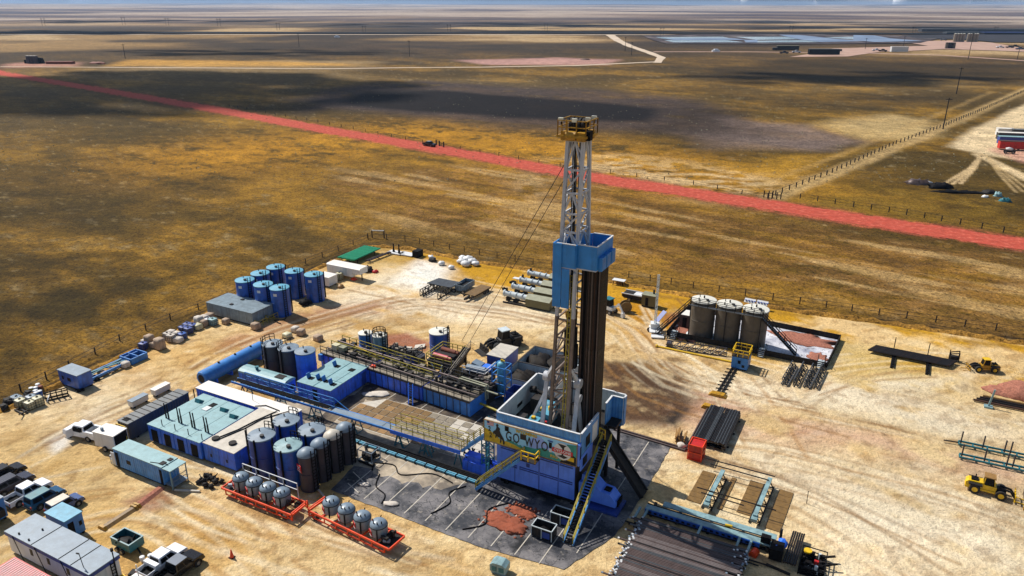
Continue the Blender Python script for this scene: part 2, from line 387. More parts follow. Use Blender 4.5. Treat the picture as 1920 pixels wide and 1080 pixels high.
    # pale, driven-over ground
    for q, sft, kk in ((px((590,590),(720,500),(820,500),(860,530),(1030,590),(960,610),(760,590)), 5, .75), (px((1230,720),(1450,700),(1640,720),(1925,800),(1925,830),(1500,770),(1250,760)), 5, .7),
                       (px((1340,830),(1560,860),(1925,950),(1925,1080),(1560,1080),(1520,960)), 9, .75), (px((1700,700),(1820,690),(1790,735),(1640,730)), 3, .7), (px((0,720),(80,830),(200,790),(360,720),(340,700)), 4, .3)):
        mixin(big(q, sft)*kk*sstep(.2, .55, s2*.6 + s3*.4), (252,238,210))
    mixin(big(px((730,525),(790,490),(850,505),(800,550)), 3)*.8, (255,250,240))
    mixin(big(px((80,820),(130,795),(125,830),(100,845)), .8, .4), (248,238,222)); mixin(big(px((150,770),(190,750),(200,800),(140,800)), 1.5, .6)*.5, (245,230,205))
    # red shale tracks
    track(px((445,640),(520,612),(620,585),(700,575)), 4.5, (170,108,84), .6*sstep(.2,.5,s2), 2.2, .5)
    mixin(big(px((680,628),(760,620),(805,640),(800,660),(740,650)), 1, .4)*.8, (164,92,74))
    mixin(big(px((1140,790),(1250,762),(1480,790),(1925,868),(1925,905),(1650,850),(1380,800)), 4)*.65*sstep(.25, .6, s2), (204,156,138))
    mixin(big(px((1290,745),(1340,745),(1420,775),(1330,775)), 1.6)*.5, (190,130,112)); mixin(big(px((1230,762),(1320,752),(1330,775),(1260,785)), 2)*.5, (176,116,98))
    mixin(big(px((1250,590),(1300,580),(1290,620),(1250,610)), 1, .3)*.6, (190,110,80))
    mixin(big(px((218,935),(300,908),(330,925),(310,955),(260,965)), 1, .5)*.75, (150,98,82))
    mixin(big(px((945,940),(980,930),(1015,962),(1000,985)), .6, .3), (200,96,62))
    track(px((1180,640),(1300,690),(1500,720)), 3, (214,180,130), .4, 2, .6)
    # wet, oily and tracked soil round the rig
    mixin(big(px((1125,672),(1215,680),(1290,720),(1300,770),(1240,800),(1150,800),(1120,770)), 2.2)*.95*sstep(.25, .55, s2*.5 + s3*.5 + .06), (84,58,42))
    mixin(big(px((1238,790),(1262,768),(1292,765),(1262,800)), .8, .5), (66,56,50))
    mixin(big(px((940,640),(1040,640),(1060,690),(1000,640),(930,660)), 2)*.7, (88,66,44))
    mixin(big(px((1130,690),(1260,672),(1310,712),(1280,730)), 2)*.8*sstep(.45, .62, s3), (88,62,42))
    mixin(big(px((320,718),(440,688),(440,705),(330,745)), 1.6)*.65*sstep(.35, .6, s2), (140,96,30))
    mixin(big(px((1790,860),(1925,905),(1925,1000),(1830,960)), 3)*.35*sstep(.4, .6, s2), (160,130,84))
    rq = random.Random(17)                # wheel ruts along the ways the trucks take
    def curve(pts):
        q = [Vector((*p_, 0)) for p_ in pts]; q = [q[0]] + q + [q[-1]]; o_ = []
        for i in range(1, len(q)-2):
            for t_ in np.linspace(0, 1, 5)[:-1]:
                p0, p1, p2, p3 = q[i-1:i+3]; o_.append(.5*((2*p1) + (p2-p0)*t_ + (2*p0 - 5*p1 + 4*p2 - p3)*t_**2 + (3*p1 - p0 - 3*p2 + p3)*t_**3))
        return o_ + [q[-1]]
    for way, n_, spread in ((px((-60,930),(150,805),(330,730),(470,660),(640,605),(800,565),(1020,590),(1120,625)), 11, 4), (px((240,890),(420,985),(700,1065),(900,1120)), 7, 3), (px((1180,640),(1300,700),(1500,760),(1925,850)), 8, 4), (px((1190,850),(1400,850),(1700,930),(1990,1030)), 7, 5),
                            (px((700,520),(900,560),(1120,600),(1250,720),(1500,770)), 7, 4), (px((1420,790),(1560,720),(1700,690),(1850,690)), 4, 3), (px((-40,1010),(200,940),(380,955),(500,1040),(640,1120)), 6, 3), (px((1290,890),(1500,960),(1750,1100)), 5, 4), (px((560,640),(480,690),(330,740)), 4, 2), (px((1180,560),(1220,640),(1320,720),(1420,860)), 4, 3)):
        cv = curve(way)
        for _ in range(n_):
            off = rq.gauss(0, spread); wob_ = rq.uniform(0, 6.28); lite = rq.random() < .45
            for gap in (0, 1.85):
                pts = []
                for k, p_ in enumerate(cv):
                    t_ = (cv[min(k+1, len(cv)-1)] - cv[max(k-1, 0)]).normalized(); o2 = off + gap + 1.2*math.sin(k*.35 + wob_); pts.append((p_.x - t_.y*o2, p_.y + t_.x*o2))
                i0 = rq.randrange(0, max(1, len(pts)//3)); i1 = len(pts) - rq.randrange(0, max(1, len(pts)//3))
                track(pts[i0:i1], rq.uniform(.3, .6), (248,230,194) if lite else rq.choice(((160,116,66),(178,130,76),(140,100,58))), rq.uniform(.22, .65)*sstep(.28, .5, s2), .3, .12)
    mixin(sstep(.63, .74, s3)*.35, (150,112,70))
    mixin(np.exp(-((pd - 2.2)/.8)**2)*.4*sstep(.35, .6, s2), (120,88,36))
    out[:] = g*(1 - p[:, None]) + out*p[:, None]
    return np.clip(out*.85, 0.003, .8), 1 - p*.72
def ground_mat():
    m = bpy.data.materials.new('ground'); m.use_nodes = True; nt = m.node_tree; N = nt.nodes; K = nt.links; b = N['Principled BSDF']
    b.inputs['Roughness'].default_value = .95; b.inputs['Specular IOR Level'].default_value = .1
    at_ = N.new('ShaderNodeAttribute'); at_.attribute_name = 'soil'; geo = N.new('ShaderNodeNewGeometry')
    def noise(s, det, r=.65):
        n = N.new('ShaderNodeTexNoise'); n.inputs['Scale'].default_value = s; n.inputs['Detail'].default_value = det; n.inputs['Roughness'].default_value = r; K.new(geo.outputs['Position'], n.inputs[0]); return n
    def mul(src, fac, a, bb, lo, hi):
        r = N.new('ShaderNodeMapRange'); r.inputs[1].default_value = a; r.inputs[2].default_value = bb; r.inputs[3].default_value = lo; r.inputs[4].default_value = hi; K.new(fac.outputs[0], r.inputs[0])
        v = N.new('ShaderNodeVectorMath'); v.operation = 'SCALE'; K.new(src, v.inputs[0]); K.new(r.outputs[0], v.inputs['Scale']); return v.outputs[0]
    def mulg(src, fac, a, bb, lo, hi):    # strong on grass, weak on graded soil
        r = N.new('ShaderNodeMapRange'); r.inputs[1].default_value = a; r.inputs[2].default_value = bb; r.inputs[3].default_value = lo; r.inputs[4].default_value = hi; K.new(fac.outputs[0], r.inputs[0])
        d1 = N.new('ShaderNodeMath'); d1.operation = 'SUBTRACT'; K.new(r.outputs[0], d1.inputs[0]); d1.inputs[1].default_value = 1
        d2 = N.new('ShaderNodeMath'); d2.operation = 'MULTIPLY_ADD'; K.new(d1.outputs[0], d2.inputs[0]); K.new(at_.outputs['Alpha'], d2.inputs[1]); d2.inputs[2].default_value = 1
        v = N.new('ShaderNodeVectorMath'); v.operation = 'SCALE'; K.new(src, v.inputs[0]); K.new(d2.outputs[0], v.inputs['Scale']); return v.outputs[0]
    o = mulg(at_.outputs['Color'], noise(2.6, 6, .75), .3, .7, .3, 1.72)
    o = mulg(o, noise(.75, 8, .8), .3, .7, .42, 1.55)
    o = mulg(o, noise(.16, 8, .72), .32, .68, .65, 1.28)
    o = mulg(o, noise(1.35, 3, .6), .36, .43, .4, 1.0)  # dark specks: sage and small tuft shadows put into the colour
    o = mul(o, noise(5.5, 4, .7), .3, .7, .84, 1.14)
    o = mul(o, noise(.02, 6, .7), .35, .65, .84, 1.14)
    K.new(o, b.inputs['Base Color'])
    bp = N.new('ShaderNodeBump'); bp.inputs['Strength'].default_value = 1; bp.inputs['Distance'].default_value = .4
    K.new(noise(1.3, 7, .7).outputs[0], bp.inputs['Height']); K.new(bp.outputs[0], b.inputs['Normal'])
    return m
M['ground'] = ground_mat()
def soil(o, x, y):
    a = o.data.color_attributes.new('soil', 'FLOAT_COLOR', 'POINT')
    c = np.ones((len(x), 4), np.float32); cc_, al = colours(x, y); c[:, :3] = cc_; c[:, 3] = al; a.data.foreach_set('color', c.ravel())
fine = np.radians(np.linspace(-44, 44, 860)); coarse = np.radians(np.linspace(44, 316, 92)[1:-1])
az = np.concatenate([fine, coarse]); nc = len(az)
dep = np.radians(np.concatenate([np.linspace(64, 45, 60)[:-1], np.linspace(45, 2.2, 560)[:-1], np.linspace(2.2, .12, 150)]))
rr = np.concatenate([[3., 10., 18.], H/np.tan(dep)]); nr = len(rr)
gx = (rr[:, None]*np.sin(az)[None]).ravel(); gy = (rr[:, None]*np.cos(az)[None]).ravel(); gz = hgt(gx, gy)
me = bpy.data.meshes.new('ground'); nv = nr*nc
i, j = np.meshgrid(np.arange(nr-1), np.arange(nc), indexing='ij'); j2 = (j+1) % nc
quads = np.stack([i*nc + j, i*nc + j2, (i+1)*nc + j2, (i+1)*nc + j], -1).reshape(-1, 4)[:, ::-1]
me.vertices.add(nv + 1); co = np.zeros((nv+1, 3), np.float32); co[:nv, 0] = gx; co[:nv, 1] = gy; co[:nv, 2] = gz
me.vertices.foreach_set('co', co.ravel())
nq = len(quads); tri = np.stack([np.full(nc, nv), (np.arange(nc)+1) % nc, np.arange(nc)], -1)
me.loops.add(nq*4 + nc*3); me.polygons.add(nq + nc)
me.loops.foreach_set('vertex_index', np.concatenate([quads.ravel(), tri.ravel()]).astype(np.int32))
me.polygons.foreach_set('loop_start', np.concatenate([np.arange(nq)*4, nq*4 + np.arange(nc)*3]).astype(np.int32))
me.update(calc_edges=True); me.validate()
me.polygons.foreach_set('use_smooth', np.ones(len(me.polygons), bool))
me.materials.append(M['ground'])
ground = bpy.data.objects.new('ground', me); col.objects.link(ground); tag(ground, kind='structure')
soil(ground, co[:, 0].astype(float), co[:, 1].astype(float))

def ribbon(name, pts, w, mat, dz, step=8, kind='structure', w2=None):   # a road or strip laid over the terrain
    P_ = [Vector((p[0], p[1])) for p in pts]; path = []
    for a, b in zip(P_, P_[1:]):
        n = max(1, int((b-a).length/step)); path += [a.lerp(b, k/n) for k in range(n)]
    path.append(P_[-1]); mb = MB(); vs = []; n = len(path); cols = 5
    for k, p in enumerate(path):
        t = (path[min(k+1, n-1)] - path[max(k-1, 0)]).normalized(); q = Vector((-t.y, t.x)); ww = w + ((w2 or w) - w)*k/(n-1)
        for c in range(cols):
            e = (c/(cols-1) - .5)*ww + (random.uniform(-.06, .06)*ww if c in (0, cols-1) else 0); v = p + q*e
            vs.append((v.x, v.y, float(hgt(np.array([v.x]), np.array([v.y]))[0]) + dz))
    mb.add(vs, [(k*cols+c, (k+1)*cols+c, (k+1)*cols+c+1, k*cols+c+1) for k in range(n-1) for c in range(cols-1)], True)
    o = mb.build(name, mat); tag(o, kind=kind); return o
def sheet(name, poly, mat, z, kind='structure'):
    mb = MB(); mb.add([(x, y, z) for x, y in poly], [tuple(range(len(poly)))]); o = mb.build(name, mat); tag(o, kind=kind); return o
def earth(name, c, c2, scale, rough=.95, var=.4):
    return paint(name, tuple(q*.93 for q in c), rough=rough, dirt=.6, dirtc=c2, scale=scale, streak=False, var=var, spec=.1)
M['red_road'] = earth('red_road', (184,80,62), (216,120,98), .35, var=.25)
M['rail_bank'] = earth('rail_bank', (20,17,16), (40,32,28), .02)
M['pale_road'] = earth('pale_road', (226,205,180), (190,165,140), .03, var=.15)
M['road_asphalt'] = earth('road_asphalt', (60,58,62), (40,38,40), .02, var=.2)
M['pale_pad'] = earth('pale_pad', (200,166,148), (170,130,112), .04, var=.2)
# the red shale road
ribbon('red_road', red_line, 9.8, M['red_road'], .03, 2.5)
ribbon('railway_bank', [(-3200,1275),(-900,1350),(180,1385),(900,1370),(2200,1330)], 75, M['rail_bank'], 1.2, 60)
ribbon('highway_verge', [(-3200,1222),(-900,1285),(180,1316),(620,1310)], 16, M['pale_road'], .4, 60)
ribbon('access_road', px((1143,64),(1160,76),(1180,86),(1215,98),(1240,108),(1232,118)) , 15, M['pale_road'], .25, 12, w2=7)
ribbon('access_road', px((1232,116),(1080,123),(900,126),(760,127),(620,129),(300,127),(0,125)), 7, M['pale_road'], .08, 20, w2=4)
ribbon('access_road', px((1225,97),(1400,97),(1600,99),(1760,103),(1925,114)), 9, M['pale_pad'], .1, 20)
sheet('gravel_yard', px((1540,98),(1600,94),(1660,96),(1590,106),(1480,107)), M['pale_pad'], .14)
sheet('gravel_yard', px((1690,78),(1790,76),(1860,80),(1925,92),(1925,97),(1770,92),(1680,97),(1560,95),(1560,91),(1740,86)), M['pale_pad'], .15)
# low earth kerb along the site edge
def berm(pts, h, w, seed):
    mb = MB(); rn = random.Random(seed); vs = []; P_ = [Vector(p) for p in pts]; path = []
    for a, b in zip(P_, P_[1:]):
        n = max(1, int((b-a).length/1.2)); path += [a.lerp(b, k/n) for k in range(n)]
    path.append(P_[-1]); n = len(path)
    for k, p in enumerate(path):
        t = (path[min(k+1, n-1)] - path[max(k-1, 0)]).normalized(); q = Vector((-t.y, t.x)); p = p + q*rn.uniform(-.25, .25)
        hh = h*rn.uniform(.5, 1.2)
        for e, z in ((-1, -.05), (-.4, .7), (.1, 1), (.5, .6), (1, -.05)):
            v = p + q*e*w/2; vs.append((v.x, v.y, z*hh if z > 0 else -.05))
    mb.add(vs, [(k*5+c, (k+1)*5+c, (k+1)*5+c+1, k*5+c+1) for k in range(n-1) for c in range(4)], True)
    o = mb.build('earth_berm', M['ground']); tag(o, kind='structure')
    c = np.array(o.data.vertices[0].co); n_ = len(o.data.vertices); q = np.zeros(n_*3); o.data.vertices.foreach_get('co', q); q = q.reshape(-1, 3)
    a = o.data.color_attributes.new('soil', 'FLOAT_COLOR', 'POINT'); cc = np.ones((n_, 4), np.float32); f = fbm(q[:, 0], q[:, 1], 2.0, 3, 77)[:, None]
    cc[:, :3] = np.array(lin((120,88,40)))[None]*(1-f) + np.array(lin((190,140,60)))[None]*f; a.data.foreach_set('color', cc.ravel())
berm(PAD[0:9], .55, 1.6, 3); berm(PAD[8:17], .6, 1.8, 4)
# ------------------------------------------------------------------ the drilling rig
def text(name, s, size, mat, parent, loc, rot, ext=.01, sx=1.0, bold=0.0):
    cu = bpy.data.curves.new(name, 'FONT'); cu.body = s; cu.size = size; cu.extrude = ext; cu.offset = bold; cu.align_x = 'CENTER'; cu.align_y = 'CENTER'; cu.resolution_u = 3
    tmp = bpy.data.objects.new('tmp', cu); col.objects.link(tmp); bpy.context.view_layer.update()
    me = bpy.data.meshes.new_from_object(tmp.evaluated_get(bpy.context.evaluated_depsgraph_get())); me.name = name
    bpy.data.objects.remove(tmp); bpy.data.curves.remove(cu)
    me.materials.clear(); me.materials.append(mat)
    o = bpy.data.objects.new(name, me); col.objects.link(o); o.parent = parent; o.location = loc; o.rotation_euler = rot; o.scale = (sx, 1, 1); return o
RU, RV = -33.39, 60.76
rig = T('drilling_rig', 'tall oil drilling rig with white lattice mast, blue floor walls and painted banner', 'drilling rig', RU, RV)
FZ = 6.8
b = MB()
for v in (1.0, 4.6, 8.2):
    b.box(-.2, v, 0, 9.6, v+.7, .8)
for u in (.4, 4.5, 8.4): b.box(u, .7, .1, u+.5, 9.3, .78)
b.build('base_skid', M['black'], rig)
fw = MB(); fw.box(-.3, .45, .9, 8.9, .6, 5.9)
front = fw.build('front_wall', M['rig_blue'], rig)
s = MB()
for z in (2.75, 4.75):
    for u0, u1 in ((.2, 2.2), (2.5, 4.7), (4.95, 7.0), (7.2, 8.7)):
        s.box(u0, .38, z, u1, .449, z+.09); s.box(u0, .38, z+.24, u1, .449, z+.33)
for u in (1.9, 4.8, 7.05): s.box(u, .4, .95, u+.05, .449, 5.8)
s.box(3.3, .42, 3.3, 3.7, .449, 3.75)
s.build('stiffener', M['navy'], front)
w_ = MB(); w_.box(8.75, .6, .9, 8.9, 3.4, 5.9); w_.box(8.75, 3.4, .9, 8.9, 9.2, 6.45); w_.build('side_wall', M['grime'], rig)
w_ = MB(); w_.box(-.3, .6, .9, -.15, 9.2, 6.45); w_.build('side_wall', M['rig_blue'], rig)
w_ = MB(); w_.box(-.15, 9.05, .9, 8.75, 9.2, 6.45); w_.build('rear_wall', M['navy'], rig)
b = MB(); b.box(-.3, -.4, 6.5, 9.7, 9.95, FZ); b.box(9.7, 6.9, 6.5, 10.9, 9.7, FZ); b.build('rig_floor', M['dark'], rig)
for (u, v) in ((9.3, 9.0), (9.9, 7.3), (10.5, 9.3)):
    b = MB(); b.bar((u, v, 0), (u, v, 6.5), .3); b.build('support_post', M['dark'], rig)
# wind walls, blue outside, pale inside, with a white cap
def wind(u0, v0, u1, v1, z0=FZ, z1=9.4, out=1):
    a, c = Vector((u0, v0, 0)), Vector((u1, v1, 0)); t = (c - a).normalized(); n = Vector((t.y, -t.x, 0))*out
    b = MB(); mid = (a + c)/2
    b.bar(a + n*.05 + Vector((0,0,(z0+z1)/2)), c + n*.05 + Vector((0,0,(z0+z1)/2)), .1, z1-z0)
    p = b.build('wind_wall', M['wind_blue'], rig)
    l = MB(); l.bar(a - n*.03 + Vector((0,0,(z0+z1)/2)), c - n*.03 + Vector((0,0,(z0+z1)/2)), .055, z1-z0-.02); l.build('lining', M['lining'], p)
    k = MB(); k.bar(a + n*.02 + Vector((0,0,z1+.03)), c + n*.02 + Vector((0,0,z1+.03)), .2, .06); k.build('cap', M['white'], p)
    return p
wind(.06, .0, 9.54, .0); wl = wind(0, 9.84, 0, .06, out=1); wind(1.6, 9.9, .06, 9.9); wind(9.54, 9.9, 3.3, 9.9)
wr = wind(9.6, .06, 9.6, 4.8); wf = wind(9.6, 7.0, 9.6, 9.0, 5.9); wind(9.66, 9.0, 10.9, 9.0, 5.9, 9.4); wind(10.95, 9.06, 10.95, 9.75, 5.9); wind(10.9, 9.8, 9.6, 9.8, 5.9)
b = MB(); b.box(-.13, 1.2, 7.3, -.07, 2.6, 7.9); b.box(-.13, 5.2, 7.3, -.07, 6.4, 7.9); b.build('window', M['glass'], wl)
b = MB(); b.box(.065, 1.0, 7.3, .1, 2.2, 7.8); b.box(.065, 4.6, 7.5, .1, 5.8, 7.9); b.build('window', M['glass'], wl)
b = MB(); b.box(9.71, 1.2, 7.2, 9.74, 2.3, 8.4); b.build('window', M['glass'], wr)
d = MB(); d.box(9.71, 2.9, 6.8, 9.75, 4.3, 8.9); d.build('door', M['white'], wr)
b = MB(); b.box(9.71, 7.5, 6.4, 9.74, 8.4, 8.2); b.build('door', M['wind_blue'], wf)
# enclosed porch under the banner, on the corner
b = MB(); b.box(9.45, -.42, 5.85, 9.7, .0, 8.38); b.box(9.6, .05, 5.0, 9.72, 3.2, 6.75); b.build('corner_panel', M['rig_blue'], rig)
b = MB(); b.box(9.7, -.3, 6.7, 9.73, .0, 8.0); b.box(9.725, .5, 5.3, 9.75, 1.7, 6.3); b.build('window', M['glass'], rig)
b = MB()
for i in range(22): b.box(-1.3 + i*.488, -.45, 8.38 + .012*(i % 2), -1.3 + i*.488 + .47, -.02, 8.44 + .012*(i % 2))
b.build('porch_roof', M['tan_roof'], rig)
b = MB(); b.box(-1.3, -.42, 5.8, -.35, .5, 5.9); b.box(-.3, -.42, 5.8, 9.4, .44, 5.895); b.build('porch_floor', M['dark'], rig)
b = MB(); b.bar((-1.25, -.3, 0), (-1.25, -.3, 5.8), .12); b.bar((-1.25, .4, 0), (-1.25, .4, 8.3), .12); b.truss((-1.25, -.3, .4), (-1.25, -.3, 5.6), (0, .7, 0), 5, .07); b.build('porch_post', M['teal'], rig)
# banner
BN = MB(); BN.box(-1.3, -.52, 5.85, 9.45, -.46, 8.4); ban = BN.build('banner', M['banner_sky'], rig)
def flat(name, poly, mat, y=-.53, th=.012, parent=None):
    b = MB(); b.prof([(x, z) for x, z in poly], y - th, y); return b.build(name, mat, parent or ban)
def BX(f): return -1.3 + f*10.75
def BZ(f): return 5.85 + f*2.55
def bp(*q): return [(BX(a), BZ(c)) for a, c in q]
flat('printed_hill', bp((.005,.02),(.50,.02),(.42,.12),(.34,.2),(.26,.24),(.19,.22),(.13,.40),(.06,.56),(.005,.62)), M['banner_gold'])
flat('printed_sky', bp((.50,.25),(.74,.25),(.70,.60),(.62,.92),(.56,.85),(.50,.62)), M['banner_violet'])
flat('printed_forest', bp((.47,.02),(.80,.02),(.78,.30),(.66,.44),(.56,.28),(.44,.26)), M['banner_teal'], -.541)
flat('printed_forest', bp((.80,.02),(.995,.02),(.995,.96),(.90,.90),(.88,.55),(.79,.32)), M['banner_teal'], -.534)
flat('printed_pines', bp((.25,.25),(.265,.4),(.28,.3),(.30,.42),(.315,.3),(.33,.36),(.345,.25),(.365,.33),(.38,.22),(.41,.26),(.44,.14),(.40,.12),(.33,.2)), M['banner_teal'], -.543)
flat('printed_shade', bp((.83,.02),(.995,.02),(.995,.40),(.93,.52),(.87,.30)), M['dark'], -.545)
fr = MB()
fr.box(-1.33, -.56, 5.79, 9.48, -.47, 5.87); fr.box(-1.33, -.56, 8.36, 9.48, -.47, 8.42); fr.box(-1.34, -.56, 5.87, -1.27, -.47, 8.36); fr.box(9.42, -.56, 5.87, 9.49, -.47, 8.36)
fr.build('frame', M['wood'], ban)
RX = (R(90), 0, 0)
for ch, f in (('G', .278), ('O', .36), ('W', .502), ('Y', .588), ('O', .667)): text('letter', ch, 1.62, M['ink'], ban, (BX(f), -.56, BZ(.50)), RX, .012, .62, .012)
d_ = MB(); d_.box(BX(.405), -.565, BZ(.55), BX(.468), -.55, BZ(.80)); d_.build('dash', M['ink'], ban)
text('lettering', 'WYOMING', .52, M['banner_gold'], ban, (BX(.47), -.56, BZ(.87)), RX, .012, .95, .02)
text('lettering', '2', .8, M['ink'], ban, (BX(.062), -.56, BZ(.62)), RX, .012, .8, .02); text('lettering', '2', .8, M['ink'], ban, (BX(.075), -.56, BZ(.33)), RX, .012, .8, .02)
text('lettering', 'RIG 42', .42, M['banner_gold'], ban, (BX(.80), -.56, BZ(.17)), RX, .012, 1.3, .012)
hs = [(.10,.52),(.115,.60),(.13,.64),(.137,.72),(.142,.80),(.135,.88),(.145,.95),(.156,.96),(.165,.90),(.158,.84),(.17,.80),(.182,.76),(.176,.68),(.186,.56),(.205,.44),(.222,.32),(.235,.14),(.228,.05),(.215,.05),(.212,.20),(.198,.30),(.195,.14),(.186,.08),(.178,.10),(.184,.26),(.17,.36),(.158,.30),(.148,.38),(.14,.30),(.132,.24),(.126,.30),(.132,.42),(.118,.46),(.108,.42)]
flat('horse_and_rider', bp(*hs[::-1]), M['ink'], -.556)
f_ = MB(); f_.box(BX(.035), -.562, BZ(.80), BX(.11), -.55, BZ(.985)); fl = f_.build('flag', M['ink_pink'], ban)
f_ = MB(); f_.box(BX(.035), -.57, BZ(.89), BX(.062), -.563, BZ(.985)); f_.build('canton', M['ink_blue'], fl)
f_ = MB()
for q in (.83, .87, .92, .955): f_.box(BX(.036 if q < .88 else .063), -.569, BZ(q), BX(.109), -.563, BZ(q+.018))
f_.build('stripe', M['ink_white'], fl)
w_ = MB(); w_.box(BX(.235), -.57, BZ(.74), BX(.277), -.55, BZ(.96)); w_.box(BX(.712), -.57, BZ(.52), BX(.742), -.55, BZ(.78)); w_.build('window', M['glass'], ban)
w_ = MB(); w_.box(BX(.70), -.62, BZ(.83), BX(.755), -.55, BZ(.86)); w_.build('awning', M['navy'], ban)
w_ = MB(); w_.box(BX(.715), -.57, BZ(.34), BX(.742), -.55, BZ(.5)); w_.build('notice', M['white'], ban)
lg = MB(); lg.cyl((BX(.855), -.575, BZ(.52)), (BX(.855), -.553, BZ(.52)), .98, n=28); lg = lg.build('emblem', M['ink_white'], ban)
flat('funnel', [(BX(.855)-.55, BZ(.52)+.85), (BX(.855)+.45, BZ(.52)+.8), (BX(.855)+.2, BZ(.52)+.55), (BX(.855)+.1, BZ(.52)-.4), (BX(.855)+.6, BZ(.52)-.55), (BX(.855)+.2, BZ(.52)-.8), (BX(.855)-.55, BZ(.52)-.62), (BX(.855)-.08, BZ(.52)-.4), (BX(.855)-.02, BZ(.52)+.35)][::-1], M['ink'], -.578, parent=lg)
rb = MB(); rb.box(BX(.855)-1.15, -.605, BZ(.52)-.24, BX(.855)+1.15, -.593, BZ(.52)+.24); rb.build('ribbon', M['ink_red'], lg)
text('lettering', 'CYCLONE', .42, M['ink_white'], lg, (BX(.855), -.61, BZ(.52)), RX, .008, 1.0, .01)
pq = MB(); pq.box(BX(.905), -.565, BZ(.17), BX(.975), -.55, BZ(.36)); pq.build('plaque', M['yellow'], ban)
# ---- mast
TOP, BOT = 38.3, FZ
mt = [(5.57, 4.0), (7.12, 4.0), (7.12, 5.5), (5.57, 5.5)]; mb_ = [(5.28, 1.9), (7.25, 1.9), (7.25, 7.3), (5.28, 7.3)]
def leg(i, z):
    k = (z - BOT)/(TOP - BOT); return Vector((mb_[i][0]*(1-k) + mt[i][0]*k, mb_[i][1]*(1-k) + mt[i][1]*k, z))
mast = MB()
for i in range(4):
    b = MB(); b.bar(leg(i, BOT), leg(i, 20.5), .3); b.build('mast_leg', M['mast_grime'], rig)
    b = MB(); b.bar(leg(i, 20.5), leg(i, TOP), .32); b.build('mast_leg', M['mast_white'], rig)
def braces(zs, m, t):
    b = MB()
    for i, j in ((0, 1), (1, 2), (3, 0)):
        for k, (za, zb) in enumerate(zip(zs, zs[1:])):
            if (i, j) == (1, 2) and za < 19: continue
            b.bar(leg(i, zb), leg(j, zb), t)
            (p, q) = (i, j) if k % 2 else (j, i)
            if zb - za > 3.2 or k % 2: b.bar(leg(p, za), leg(q, zb), t)
            else: b.bar(leg(i, za), leg(i, zb).lerp(leg(j, zb), .5), t); b.bar(leg(j, za), leg(i, zb).lerp(leg(j, zb), .5), t)
            b.bar(leg(p, (za+zb)/2), leg(i, zb).lerp(leg(j, zb), .5), t*.7)
    for zb in zs: b.bar(leg(2, zb), leg(3, zb), t)
    b.build('mast_bracing', m, rig)
braces([8.2, 10.2, 12.2, 14.2, 16.2, 18.2, 20.2], M['mast_grime'], .15)
braces([27.2, 29.2, 31.0, 33.0, 35.2, 37.9], M['mast_white'], .16)
b = MB()
for z in (22, 24, 26): b.bar(leg(2, z), leg(3, z), .14); b.bar(leg(1, z), leg(2, z), .14)
b.build('mast_bracing', M['mast_white'], rig)
b = MB()                                  # ladder tube beside the near leg
for dx in (-.16, .16): b.bar(leg(1, 7) + Vector((-.45+dx, -.05, 0)), leg(1, 25) + Vector((-.4+dx, -.05, 0)), .09)
for z in np.arange(7.5, 25, .6): b.bar(leg(1, float(z)) + Vector((-.6, -.05, 0)), leg(1, float(z)) + Vector((-.25, -.05, 0)), .06)
b.build('ladder', M['rail_yellow'], rig)
b = MB()                                  # drilling lines and hoses inside the mast
for dx, dy in ((.4,.4),(.6,.5),(.8,.4),(1.0,.5),(.5,.8),(.9,.9),(1.15,.8),(.3,1.0)): b.bar((5.57+dx, 4.0+dy, 38), (5.5+dx, 3.8+dy*1.6, 19), .07)
b.bar((6.9, 4.2, 38), (6.9, 3.9, 8), .08); b.bar((5.8, 5.3, 36), (5.6, 6, 8), .14)
b.build('drill_line', M['dark'], rig)
td = MB(); td.box(5.75, 4.0, 15.6, 6.75, 5.2, 18.6); td.cyl((6.25, 4.6, 13.6), (6.25, 4.6, 15.6), .42); td.box(5.9, 4.1, 18.6, 6.6, 5.1, 20.6); td.cyl((6.25, 4.6, 7), (6.25, 4.6, 13.6), .1)
td.box(5.85, 3.7, 16.2, 6.2, 4.0, 17.6); td.box(6.75, 4.2, 14.2, 7.0, 4.9, 16.8); tdo = td.build('top_drive', M['dark'], rig)
hk = MB(); hk.cyl((5.8, 4.6, 20.2), (6.7, 4.6, 20.2), .55, n=14); hk.build('travelling_block', M['crown_yellow'], rig)
# crown
b = MB(); b.box(5.2, 3.6, 38.3, 7.5, 5.9, 38.5); b.box(5.1, 3.35, 38.0, 6.5, 3.75, 38.85); b.box(6.7, 3.3, 38.0, 7.55, 4.3, 38.8); b.cyl((5.6, 3.5, 38.45), (6.6, 3.5, 38.45), .42); b.box(5.4, 5.5, 38.0, 7.5, 6.0, 38.8)
b.build('crown_platform', M['crown_yellow'], rig)
b = MB(); b.box(7.56, 3.5, 38.1, 7.95, 4.2, 38.95); b.build('crown_motor', M['black'], rig)
b = MB(); b.rail([(4.85,3.2,38.5),(7.65,3.2,38.5),(7.65,6.1,38.5),(4.85,6.1,38.5),(4.85,3.2,38.5)], 1.35, 1.0, .09, (.55,)); b.box(4.75, 3.1, 38.3, 7.75, 3.3, 38.5); b.box(7.6, 3.3, 38.3, 7.75, 6.1, 38.5)
b.box(4.75, 3.3, 38.3, 4.9, 6.1, 38.5); b.build('crown_railing', M['crown_yellow'], rig)
b = MB()
for u in (5.6, 6.0, 6.4, 6.8): b.cyl((u, 4.7, 39.25), (u+.25, 4.7, 39.25), .75, n=16)
b.box(5.4, 4.5, 38.5, 7.2, 4.9, 39.9); b.box(5.9, 4.0, 38.5, 6.3, 5.6, 39.6); b.build('sheave', M['dark'], rig)
